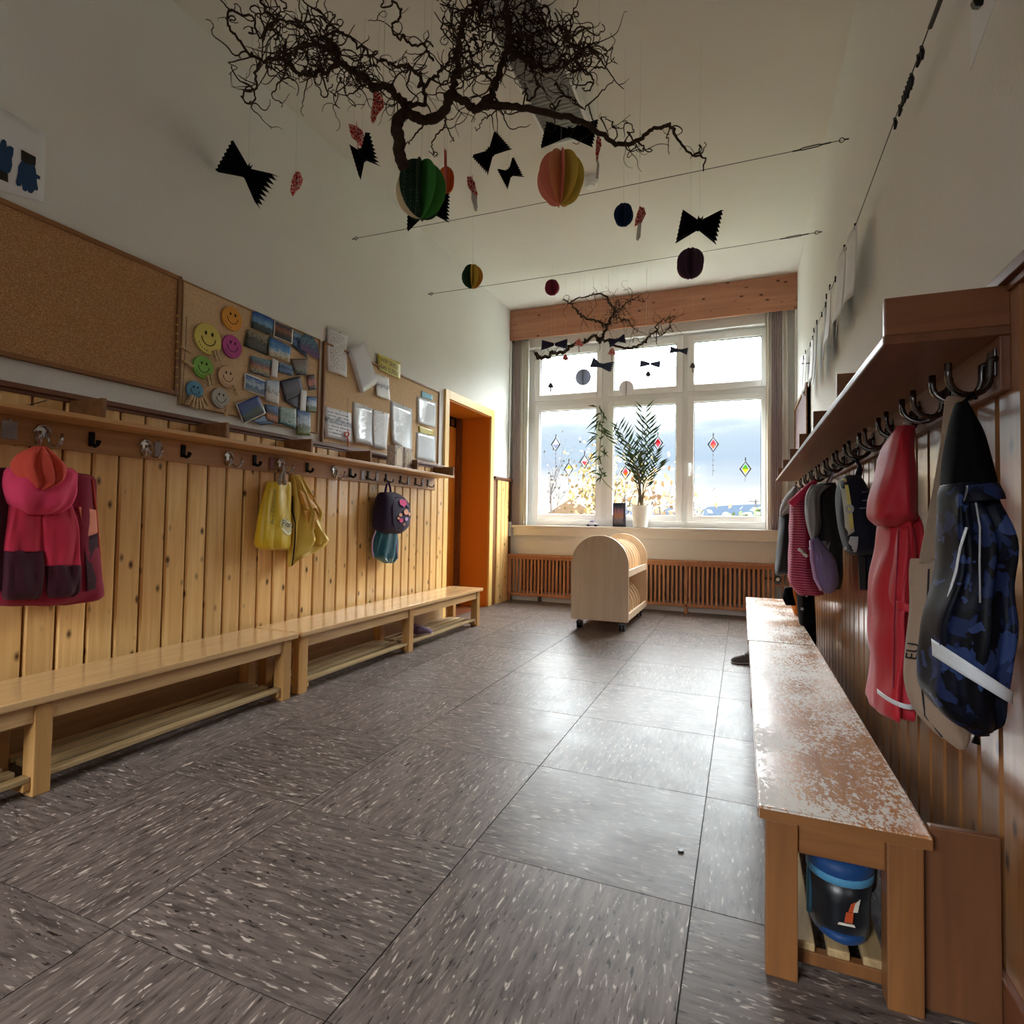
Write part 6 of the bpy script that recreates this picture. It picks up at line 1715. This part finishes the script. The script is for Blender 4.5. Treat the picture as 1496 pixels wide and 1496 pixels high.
mushroom('red paper mushroom with white stem beside the small blue ball', [(934, 302), (941, 303), (944, 312), (938, 324), (927, 331), (928, 320)], [(932, 326), (937, 324), (936, 345), (932, 352), (929, 350)], 2.95)
mushroom('tall pale pink paper stem over the small orange ball', [(649, 219), (652, 220), (653, 250), (652, 278), (648, 278), (649, 250)], [], 2.28, 'coral', 'coral', None)
G7 = 'paper mushrooms in front of the window'
def mm(label, x, y, s, mt, st='cap_grey'):
    mushroom(label, [(x, y - 6 * s), (x + 3 * s, y - 3 * s), (x + 5 * s, y + 2 * s), (x, y + 3 * s), (x - 5 * s, y + 2 * s), (x - 3 * s, y - 3 * s)], [(x - 1 * s, y + 2 * s), (x + 1 * s, y + 2 * s), (x + 1 * s, y + 10 * s), (x - 1 * s, y + 10 * s)], 5.58, mt, st, G7)
mm('red paper mushroom right of the navy bat on the smaller branch', 846, 502, 1.3, 'cap_red', 'stem_white')
mm('faded red paper mushroom in front of the first window post', 894, 515, 1.2, 'cap_red', 'stem_white')
mm('grey backlit paper mushroom in the upper left pane', 804.5, 564, 0.9, 'cap_grey')
mm('grey backlit paper mushroom in the upper centre pane', 947, 547, 0.9, 'cap_grey')
mm('pinkish paper mushroom left of the round lilac ornament', 826, 523, 1.0, 'cap_red', 'cap_grey')
mm('pale paper mushroom on the post between centre and right panes', 1012, 535, 0.9, 'cap_grey')

def dotted(name, base, dot):
    mt, nt, b = newmat(name)
    v, raw, _ = objcoord(nt, (1, 1, 1), 0)
    vo = node(nt, 'ShaderNodeTexVoronoi', i_Scale=85.0, i_Randomness=0.15)
    nt.links.new(raw, vo.inputs['Vector'])
    cr = ramp(nt, [(0.22, dot), (0.28, base)], vo.outputs['Distance'])
    nt.links.new(cr.outputs[0], b.inputs['Base Color'])
    b.inputs['Roughness'].default_value = 0.7
    return mt
M['dot_green'] = dotted('dotted_green_paper', srgb(30, 60, 44), srgb(150, 176, 150))
for k, c in (('leaf_green', (58, 130, 52)), ('deep_green', (24, 62, 40)), ('cream_paper', (226, 206, 166)), ('peach_paper', (232, 170, 120)), ('salmon_paper', (224, 136, 112)), ('mustard_paper', (206, 178, 74)), ('blue_paper', (28, 70, 110)), ('deep_blue_paper', (20, 44, 84)), ('ochre_paper', (186, 124, 50)), ('plum_paper', (78, 52, 74)), ('mauve_paper', (122, 70, 84)), ('wine_paper', (124, 36, 62)), ('rose_paper', (176, 92, 112)), ('lilac_grey', (136, 134, 158)), ('beige_grey', (168, 156, 148))):
    M[k] = plain(k, srgb(*c), 0.8)
def ball(label, c, rx, ry, Y, cols, n=10, turn=0.2, name='paper_ball', grp='layered paper balls'):
    C = at(*c, 1, Y)
    dist = (C - CAM).length
    R, H = rx / F_PX * dist * 0.97, ry / F_PX * dist * 0.99
    t = thing(name, label, 'paper ball', C - Vector((0, 0, H)), grp)
    for k in range(n):
        a = turn + 2 * math.pi * k / n
        d = Vector((math.cos(a), math.sin(a), 0))
        nr = Vector((-math.sin(a), math.cos(a), 0)) * 0.0012
        P = [C + d * (R * math.sin(math.pi * j / 18)) + Vector((0, 0, H * math.cos(math.pi * j / 18))) for j in range(19)]
        MB().prism(P, nr).build('paper_segment', M[cols[k * len(cols) // n]], t)
    thread(t, C + Vector((0, 0, H)))
ball('large green paper ball with dotted segments below the branch stem', (615, 277), 33, 38, 2.12, ['leaf_green', 'deep_green', 'deep_green', 'deep_green', 'cream_paper', 'dot_green', 'dot_green', 'leaf_green'], 8, 0.35)
ball('large peach, salmon and mustard paper ball', (819, 260), 31, 35, 2.45, ['mustard_paper', 'mustard_paper', 'peach_paper', 'peach_paper', 'salmon_paper', 'salmon_paper', 'salmon_paper', 'peach_paper', 'salmon_paper', 'mustard_paper'], 10, 0.15)
ball('small orange paper ball behind the green one', (652, 263), 11, 17, 2.45, ['cap_orange'], 8, 0.1)
ball('small blue paper ball next to a red mushroom', (911, 314), 13, 15, 2.95, ['blue_paper', 'deep_blue_paper'], 8, 0.4)
ball('small green and ochre paper ball near the second wire', (690, 404), 15, 16.5, 3.9, ['ochre_paper', 'leaf_green', 'deep_green', 'mustard_paper'], 8, 0.3)
ball('plum and mauve paper ball above the pelmet', (1008.5, 385), 18.5, 20, 3.9, ['mauve_paper', 'mauve_paper', 'plum_paper', 'plum_paper'], 8, 0.5)
ball('small wine red paper ball just above the pelmet', (806.5, 420), 10.5, 11, 5.2, ['rose_paper', 'wine_paper', 'wine_paper'], 9, 0.4)
ball('round lilac grey paper ornament against the upper left pane', (852, 551), 11.5, 12, 5.6, ['lilac_grey'], 4, 0.1, grp='round paper ornaments in front of the window')
ball('round beige paper ornament against the upper centre pane', (915, 567), 10.5, 11, 5.6, ['beige_grey'], 4, 0.1, grp='round paper ornaments in front of the window')

for k_, c_ in (('lilac_grey', (150, 150, 158)), ('beige_grey', (168, 160, 154)), ('cap_grey', (120, 112, 112)), ('bat_grey', (96, 100, 112))):
    translucent(M[k_], srgb(*c_), 0.8)
# ================================================================== WINDOW SILL AND PANES
GLS = {}
for k_, c_ in (('stem_white', (230, 226, 220)), ('lilac_grey', (160, 158, 180)), ('mustard_paper', (216, 190, 90)), ('rose_paper', (206, 110, 124)), ('cap_orange', (226, 130, 60)), ('wine_paper', (190, 50, 70)), ('salmon_paper', (226, 140, 116)), ('leaf_green', (120, 170, 80))):
    GLS[k_] = plain('window_colour_' + k_, srgb(*c_), 0.6); translucent(GLS[k_], srgb(*c_), 0.55)
M['lead'] = plain('suncatcher_frame', srgb(70, 64, 60), 0.5, 0.4)
def suncatcher(label, px, py, c1, c2, tail):
    C = at(px, py, 1, 6.428)
    w, h = 0.052, 0.080
    t = thing('suncatcher', label, 'suncatcher', C - Vector((0, 0, h)), 'diamond suncatchers on the window')
    pt = [C + Vector((0, 0, h)), C + Vector((w, 0, 0)), C - Vector((0, 0, h)), C - Vector((w, 0, 0))]
    MB().tube(pt, 0.009, 6, True).build('frame', M['lead'], t)
    for k, cc in enumerate((c1, c2)):
        s = 0.62
        q = [C + (p - C) * s for p in pt]
        P = [q[0], q[1], q[3]] if k == 0 else [q[2], q[3], q[1]]
        if cc: MB().prism(P, (0, 0.002, 0)).build('coloured_inset', GLS[cc], t)
    MB().tube([C + Vector((0, 0, h)), C + Vector((0, 0, h + 0.04))], 0.006, 6).build('suction_cup', M['lead'], t)
    if tail:
        MB().tube([C - Vector((0, 0, h)), C - Vector((0.004, 0, h + tail))], 0.0016, 5).build('tail_string', M['lead'], t)
        for k in range(int(tail / 0.055)):
            p = C - Vector((0.003 * ((-1) ** k), 0, h + 0.035 + k * 0.055))
            MB().tube([p - Vector((0.01, 0, 0)), p + Vector((0.01, 0, 0))], [0.002, 0.004], 6).build('tail_bow', M['lead'], t)
suncatcher('grey diamond suncatcher with a long tail, upper left in the first pane', 812, 649, 'stem_white', 'lilac_grey', 0.30)
suncatcher('diamond suncatcher, lowest one in the first pane', 831, 685, 'mustard_paper', 'stem_white', 0.12)
suncatcher('diamond suncatcher nearest the first window post', 854, 674, 'stem_white', 'rose_paper', 0)
suncatcher('orange and pink diamond suncatcher left of the potted palm', 914, 690, 'rose_paper', 'cap_orange', 0.12)
suncatcher('red diamond suncatcher right of the potted palm', 961, 647, 'wine_paper', 'rose_paper', 0)
suncatcher('pink and red diamond suncatcher with bow tail in the last pane', 1042, 649, 'rose_paper', 'salmon_paper', 0.26)
suncatcher('green and yellow diamond suncatcher at the curtain side of the last pane', 1089, 685, 'leaf_green', 'mustard_paper', 0.05)

# ---- palm in a white pot
pc_ = Vector((-1.05, 6.385, 0.893))
pp = thing('potted_palm', 'tall narrow-leaved palm in a white pot on the window sill', 'potted plant', pc_)
M['pot'] = plain('white_ceramic', srgb(226, 224, 220), 0.3); M['soil'] = plain('soil', srgb(44, 34, 28), 0.9); M['palm'] = plain('palm_leaf', srgb(58, 84, 44), 0.55); M['palm_dry'] = plain('palm_stem', srgb(96, 84, 56), 0.7)
MB().lathe([(0.072, 0.893), (0.078, 0.895), (0.098, 1.11), (0.104, 1.115), (0.104, 1.135), (0.096, 1.135), (0.090, 1.10), (0.001, 1.10)], 32, (pc_.x, pc_.y, 0)).build('pot', M['pot'], pp, 'auto')
MB().lathe([(0.001, 1.106), (0.091, 1.106), (0.001, 1.115)], 20, (pc_.x, pc_.y, 0)).build('soil', M['soil'], pp)
rp = random.Random(5)
def leaf(p0, p1, w, droop=0.0):
    """thin folded leaflet"""
    p0, p1 = Vector(p0), Vector(p1)
    d = (p1 - p0); ln = d.length; d.normalize()
    s = d.cross(Vector((0, 1, 0.2))).normalized()
    mb = MB()
    mid = p0.lerp(p1, 0.45) + Vector((0, 0, droop))
    return [p0, mid + s * w, p1, mid - s * w, mid + Vector((0, 0.003, 0.002))]
stems = [(-1.30, 2.02), (-1.24, 1.92), (-1.13, 1.78), (-1.02, 2.20), (-0.97, 2.05), (-0.93, 1.95), (-0.90, 1.72), (-1.09, 1.65), (-1.37, 1.95), (-0.86, 1.60)]
for si, (tx, tz) in enumerate(stems):
    y1 = 6.385 + rp.uniform(-0.09, 0.03)
    base = Vector((pc_.x + rp.uniform(-0.03, 0.03), pc_.y + rp.uniform(-0.02, 0.02), 1.10))
    tip = Vector((tx, y1, tz))
    mid = base.lerp(tip, 0.5) + Vector(((pc_.x - tx) * 0.22, 0, 0.0))
    pts = [Vector(p) for p in spline([tuple(base), tuple(mid), tuple(tip)], 16)]
    MB().tube(pts, [0.008 - 0.006 * i / 15 for i in range(16)], 6).build('stem', M['palm_dry'], pp, True)
    lm = MB()
    for i in range(7, 16):
        for s in (-1, 1):
            d = (pts[i] - pts[i - 1]).normalized()
            side = Vector((s * 0.75, rp.uniform(-0.25, 0.1), 0.0))
            ln = rp.uniform(0.10, 0.19)
            e = pts[i] + (d * 0.8 + side).normalized() * ln
            e.y = min(e.y, 6.425)
            q = leaf(pts[i], e, 0.010, -0.005)
            lm.add(q, [(0, 1, 4), (1, 2, 4), (2, 3, 4), (3, 0, 4), (0, 3, 2, 1)])
    lm.build('frond', M['palm'], pp)
# a climbing shoot in front of the first post
vs_ = MB()
vt = [at(880, 700, 1, 6.40), at(876, 660, 1, 6.40), at(880, 620, 1, 6.39), at(876, 592, 1, 6.38)]
sh = MB().tube([Vector(p) for p in spline([tuple(pc_ + Vector((-0.04, 0, 0.22)))] + [tuple(p) for p in vt], 24)], 0.004, 6).build('stem', M['palm_dry'], pp, True)
for k in range(46):
    t = rp.random()
    p = at(878 + rp.uniform(-5, 5), 592 + t * 110, 1, 6.39)
    e = p + Vector((rp.uniform(-0.16, 0.16), rp.uniform(-0.05, 0.02), rp.uniform(-0.16, 0.05)))
    q = leaf(p, e, 0.010, 0.01)
    vs_.add(q, [(0, 1, 4), (1, 2, 4), (2, 3, 4), (3, 0, 4), (0, 3, 2, 1)])
vs_.build('frond', M['palm'], pp)

# ---- framed picture and toy on the sill
fp = thing('picture_box', 'dark upright picture box with an orange and violet scene beside the white pot', 'picture', (-1.285, 6.39, 0.893))
MB().box(-1.355, -1.215, 6.375, 6.415, 0.893, 1.163).build('box', plain('box_navy', srgb(46, 42, 58), 0.5), fp, bevel=0.002)
scene_p = print_mat('print_fairy_scene', [(0.05, srgb(70, 70, 84)), (0.3, srgb(120, 116, 128)), (0.45, srgb(170, 110, 78)), (0.65, srgb(140, 106, 130)), (0.9, srgb(54, 66, 92))], 5, 0, mix=0.8)
uvsheet('front_print', [(-1.345, 6.3735, 1.15), (-1.235, 6.3735, 1.15), (-1.235, 6.3735, 0.905), (-1.345, 6.3735, 0.905)], scene_p, fp, 0.0, nrm=(0, -1, 0))
ty = thing('toy_car', 'small blue and white toy car on the window sill', 'toy car', (-1.585, 6.36, 0.893))
M['toy_blue'] = plain('toy_blue', srgb(44, 56, 140), 0.3); M['toy_white'] = plain('toy_white', srgb(220, 224, 232), 0.3)
MB().prism([(-1.655, 6.335, 0.905), (-1.52, 6.335, 0.905), (-1.52, 6.335, 0.918), (-1.55, 6.335, 0.925), (-1.57, 6.335, 0.945), (-1.605, 6.335, 0.945), (-1.63, 6.335, 0.925), (-1.655, 6.335, 0.92)], (0, 0.05, 0)).build('car_body', M['toy_white'], ty, bevel=0.004)
MB().prism([(-1.615, 6.337, 0.944), (-1.563, 6.337, 0.944), (-1.572, 6.337, 0.955), (-1.604, 6.337, 0.955)], (0, 0.046, 0)).build('roof', M['toy_blue'], ty, bevel=0.002)
MB().box(-1.66, -1.515, 6.332, 6.388, 0.902, 0.910).build('chassis', M['toy_blue'], ty, bevel=0.002)
for x in (-1.63, -1.545):
    for y in (6.333, 6.387):
        MB().tube([(x, y - 0.005, 0.905), (x, y + 0.005, 0.905)], 0.012, 14).build('wheel', M['black'], ty)

# ================================================================== RIGHT WALL
ww = thing('picture_wire', 'thin wire with clips running along the right wall', 'wire', (0.44, 3.0, 2.25))
wz = lambda y: 2.245 + 0.012 * math.cos(y)
MB().tube([(0.445, 0.9 + k * 0.2, wz(0.9 + k * 0.2)) for k in range(22)], 0.0016, 6).build('cable', M['wire'], ww)
for y in (0.9, 5.1):
    MB().tube([(XR, y, wz(y)), (0.44, y, wz(y))], 0.004, 6).build('wall_hook', M['wire'], ww)
MB().tube([(0.445, 1.55, 2.235), (0.445, 1.72, 2.235)], 0.006, 8).build('turnbuckle', M['wire'], ww)
for i, y in enumerate((1.80, 1.83, 1.90, 1.915, 1.93, 1.95, 1.97, 1.99, 2.03, 2.09)):
    z = wz(y)
    tg_ = rng.uniform(-0.4, 0.4)
    MB().tube([(0.445, y, z + 0.008), (0.445 + 0.004, y + 0.004, z - 0.008), (0.445 + 0.01 * tg_, y + 0.012 * tg_, z - 0.028)], [0.004, 0.006, 0.004], 6).build('clip', M['black'], ww)
sheets = [(2.74, 0.15, 0.30, 'paper', 'first white sheet on the right wall wire, hanging nearest the camera'), (2.93, 0.19, 0.30, 'paper', 'second white sheet along the right wall wire'), (3.16, 0.19, 0.30, 'paper', 'third white sheet along the right wall wire'),
          (3.40, 0.19, 0.29, 'paper', 'fourth white sheet along the right wall wire, before the grey one'), (3.66, 0.24, 0.31, 'grey_sheet', 'grey sheet hanging on the right wall wire'), (3.98, 0.22, 0.36, 'grey_sheet', 'larger grey sheet hanging lower on the right wall wire'), (4.32, 0.22, 0.30, 'paper', 'white sheet after the grey sheets on the right wall wire'), (4.68, 0.21, 0.30, 'paper', 'last white sheet on the right wall wire, towards the window')]
M['grey_sheet'] = plain('grey_paper', srgb(156, 152, 156), 0.7)
for i, (y, w, h, mt, lb) in enumerate(sheets):
    z1 = wz(y) - 0.008
    dx = 0.445 - (0.012 if i % 2 else 0.0)
    tw_ = rng.uniform(-0.015, 0.02)
    o = uvsheet('hanging_sheet', [(dx, y, z1), (dx + tw_, y + w, z1), (dx + tw_, y + w, z1 - h), (dx, y, z1 - h)], M[mt], None, 0.012, nrm=(-1, 0, 0), curl=0.016)
    tag(o, lb, 'paper', 'sheets hung along the right wall')
    for e in (0.15, 0.85):
        MB().tube([(dx - 0.002, y + w * e, z1 + 0.014), (dx - 0.002, y + w * e, z1 - 0.016)], 0.004, 6).build('clip', M['black'], ww)
pn = thing('paper_pennant', 'white pointed paper hanging at the top right picture edge', 'paper', at(1417, 103, 0, 0.40))
T1, T2, T3 = at(1421, -60, 0, 0.40), at(1476, -60, 0, 0.40), at(1417, 103, 0, 0.40)
MB().prism([T1, T2, T3], (0.0015, 0, 0)).build('paper_sheet', M['paper'], pn)
MB().tube([at(1429, 3, 0, 0.398), at(1434, -3, 0, 0.396)], 0.012, 8).build('dark_clip', M['black'], pn)
MB().tube([T1.lerp(T2, 0.5), (0.445, T1.lerp(T2, 0.5).y, 2.24)], 0.001, 5).build('thread', M['thread'], pn)
fb = thing('framed_board', 'dark red-brown framed board high on the right wall by the window', 'board', (0.48, 5.65, 1.47))
MB().box(0.476, 0.499, 5.06, 6.18, 1.47, 2.09).build('panel', plain('board_face', srgb(96, 60, 56), 0.6), fb)
for b_ in ((5.06, 5.09, 1.47, 2.09), (6.15, 6.18, 1.47, 2.09), (5.09, 6.15, 1.47, 1.50), (5.09, 6.15, 2.06, 2.09)):
    MB().box(0.466, 0.4995, *b_).build('frame_bar', M['frame_wood'], fb, bevel=0.003)
tag(uvsheet('hanging_sheet', [(0.455, 5.12, 2.33), (0.455, 5.36, 2.36), (0.455, 5.36, 2.05), (0.455, 5.12, 2.0)], M['paper'], None, 0.01, nrm=(-1, 0, 0), curl=0.006), 'white paper fixed above the framed board on the right wall', 'paper')

# ================================================================== OUTSIDE THE WINDOW
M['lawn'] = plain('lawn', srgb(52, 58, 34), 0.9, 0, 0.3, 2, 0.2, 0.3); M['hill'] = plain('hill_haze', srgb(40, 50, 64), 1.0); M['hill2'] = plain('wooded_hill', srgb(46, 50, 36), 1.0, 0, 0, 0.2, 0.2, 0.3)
M['bush'] = plain('bush_leaf', srgb(56, 66, 26), 0.8); M['autumn_leaf'] = plain('autumn_leaf', srgb(100, 80, 36), 0.8); M['autumn_leaf2'] = plain('rust_leaf', srgb(96, 68, 38), 0.8); M['bare'] = plain('bare_twig', srgb(44, 40, 40), 0.9)
M['roof_tile'] = plain('clay_roof', srgb(66, 50, 34), 0.9, 0, 0.3, 6, 0.2, 0.2); M['house_wall'] = plain('house_render', srgb(66, 64, 60), 0.9)
GZ = -3.2
struct('outdoor_ground', MB().box(-400, 300, 7.4, 1500, GZ - 0.5, GZ), M['lawn'])
rh_ = random.Random(3)
def hills(name, y, za, zb, x0, x1, mt, n=60):
    top = [(x0 + (x1 - x0) * k / n, za + (zb - za) * (0.5 + 0.5 * noise.noise(Vector((k * 0.13, y * 0.01, 1.3))))) for k in range(n + 1)]
    mb = MB()
    vs = []
    for x, z in top: vs += [(x, y, GZ - 1), (x, y, z), (x, y + y * 0.4, GZ - 1)]
    fs = []
    for k in range(n):
        a, b = 3 * k, 3 * (k + 1)
        fs += [(a, b, b + 1, a + 1), (a + 1, b + 1, b + 2, a + 2)]
    o = struct(name, mb.add(vs, fs), mt)
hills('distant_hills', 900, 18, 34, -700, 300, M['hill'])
hills('wooded_ridge', 380, 0, 8, -320, 140, M['hill2'])
hd_ = thing('house', 'house with a clay tiled gable roof outside the first window pane', 'house', (-12.5, 46, GZ))
hx0, hx1 = at(770, 740, 1, 46).x, at(874, 740, 1, 46).x
zr, ze = at(830, 729, 1, 46).z, at(830, 758, 1, 46).z
MB().box(hx0, hx1, 44, 52, GZ, ze).build('wall', M['house_wall'], hd_)
MB().add([(hx0 - .4, 43.4, ze), (hx1 + .4, 43.4, ze), (hx1 + .4, 52.6, ze), (hx0 - .4, 52.6, ze), (hx0 - .4, 48, zr), (hx1 + .4, 48, zr)], [(0, 1, 5, 4), (2, 3, 4, 5), (1, 2, 5), (3, 0, 4), (0, 3, 2, 1)]).build('roof', M['roof_tile'], hd_)
gx = at(836, 740, 1, 43).x
MB().add([(gx - 2.6, 42.6, ze), (gx + 2.6, 42.6, ze), (gx, 42.6, zr - 0.1), (gx, 48, zr - 0.1), (gx - 2.6, 47, ze), (gx + 2.6, 47, ze)], [(0, 1, 2), (0, 2, 3, 4), (1, 5, 3, 2), (0, 4, 5, 1), (3, 5, 4)]).build('gable_roof', M['roof_tile'], hd_)
def tree(name, label, px, base_z, Y, h, w, leaves, mt, seed, cat='tree', lw=0.12, bare=False):
    r_ = random.Random(seed)
    b = at(px, 760, 1, Y); b.z = base_z
    t = thing(name, label, cat, b)
    trunk = MB()
    tips = []
    trunk.tube([b, b + Vector((0.1, 0, h * 0.5)), b + Vector((0, 0, h * 0.95))], [0.09, 0.06, 0.015], 7)
    for k in range(16):
        z = h * r_.uniform(0.25, 0.85)
        p = b + Vector((0, 0, z))
        a = r_.uniform(0, 6.28)
        e = p + Vector((math.cos(a) * w * r_.uniform(0.5, 1), math.sin(a) * w * 0.6, h * r_.uniform(0.1, 0.3)))
        m_ = p.lerp(e, 0.5) + Vector((0, 0, -0.1))
        trunk.tube([p, m_, e], [0.03, 0.02, 0.006], 5)
        tips += [m_, e, p.lerp(e, 0.75)]
        for _ in range(3):
            q = e + Vector((r_.gauss(0, .3), r_.gauss(0, .3), r_.uniform(0.1, 0.5)))
            trunk.tube([p.lerp(e, r_.uniform(.4, .9)), q], [0.012, 0.004], 4); tips.append(q)
    trunk.build('trunk', M['bare'], t)
    lm = MB()
    for _ in range(leaves):
        c = r_.choice(tips) + Vector((r_.gauss(0, .28), r_.gauss(0, .28), r_.gauss(0, .28)))
        u = Vector((r_.gauss(0, 1), r_.gauss(0, 1), r_.gauss(0, 1))).normalized() * lw
        v = u.orthogonal().normalized() * lw * 0.6
        lm.add([c - u, c + v, c + u, c - v], [(0, 1, 2, 3)])
    o = lm.build('foliage', mt, t); o['kind'] = 'stuff'
tree('birch_tree', 'yellow birch outside, seen through the centre pane behind the palm', 912, GZ, 17, 5.4, 1.1, 1300, M['autumn_leaf'], 1, lw=0.08)
tree('rowan_tree', 'rusty orange tree outside, right part of the centre pane', 966, GZ, 13.2, 4.5, 0.85, 1200, M['autumn_leaf2'], 2, lw=0.08)
tree('birch_tree', 'yellow birch outside at the right edge of the first pane', 872, GZ, 20, 6.3, 0.8, 500, M['autumn_leaf'], 3, lw=0.08)
tree('bare_tree', 'thin sparse tree outside in front of the house roof', 803, GZ, 24, 6.6, 0.8, 120, M['bare'], 4, lw=0.08)
tree('bush', 'bright green bush outside, at the foot of the last pane', 1066, GZ, 30, 3.9, 1.7, 1500, M['bush'], 5, 'bush', 0.2)
tree('bush', 'small light green bush outside, left foot of the last pane', 1026, GZ, 34, 3.9, 1.0, 800, M['bush'], 6, 'bush', 0.2)
pl_ = at(1104, 748, 1, 60)
po = thing('utility_pole', 'thin utility pole far outside in the last pane', 'pole', (pl_.x, 60, GZ))
MB().tube([(pl_.x, 60, GZ), (pl_.x, 60, at(1104, 730, 1, 60).z)], 0.08, 6).build('mast', M['bare'], po)
MB().box(pl_.x - 0.6, pl_.x + 0.6, 59.9, 60.1, at(1104, 733, 1, 60).z, at(1104, 732, 1, 60).z).build('cross_arm', M['bare'], po)
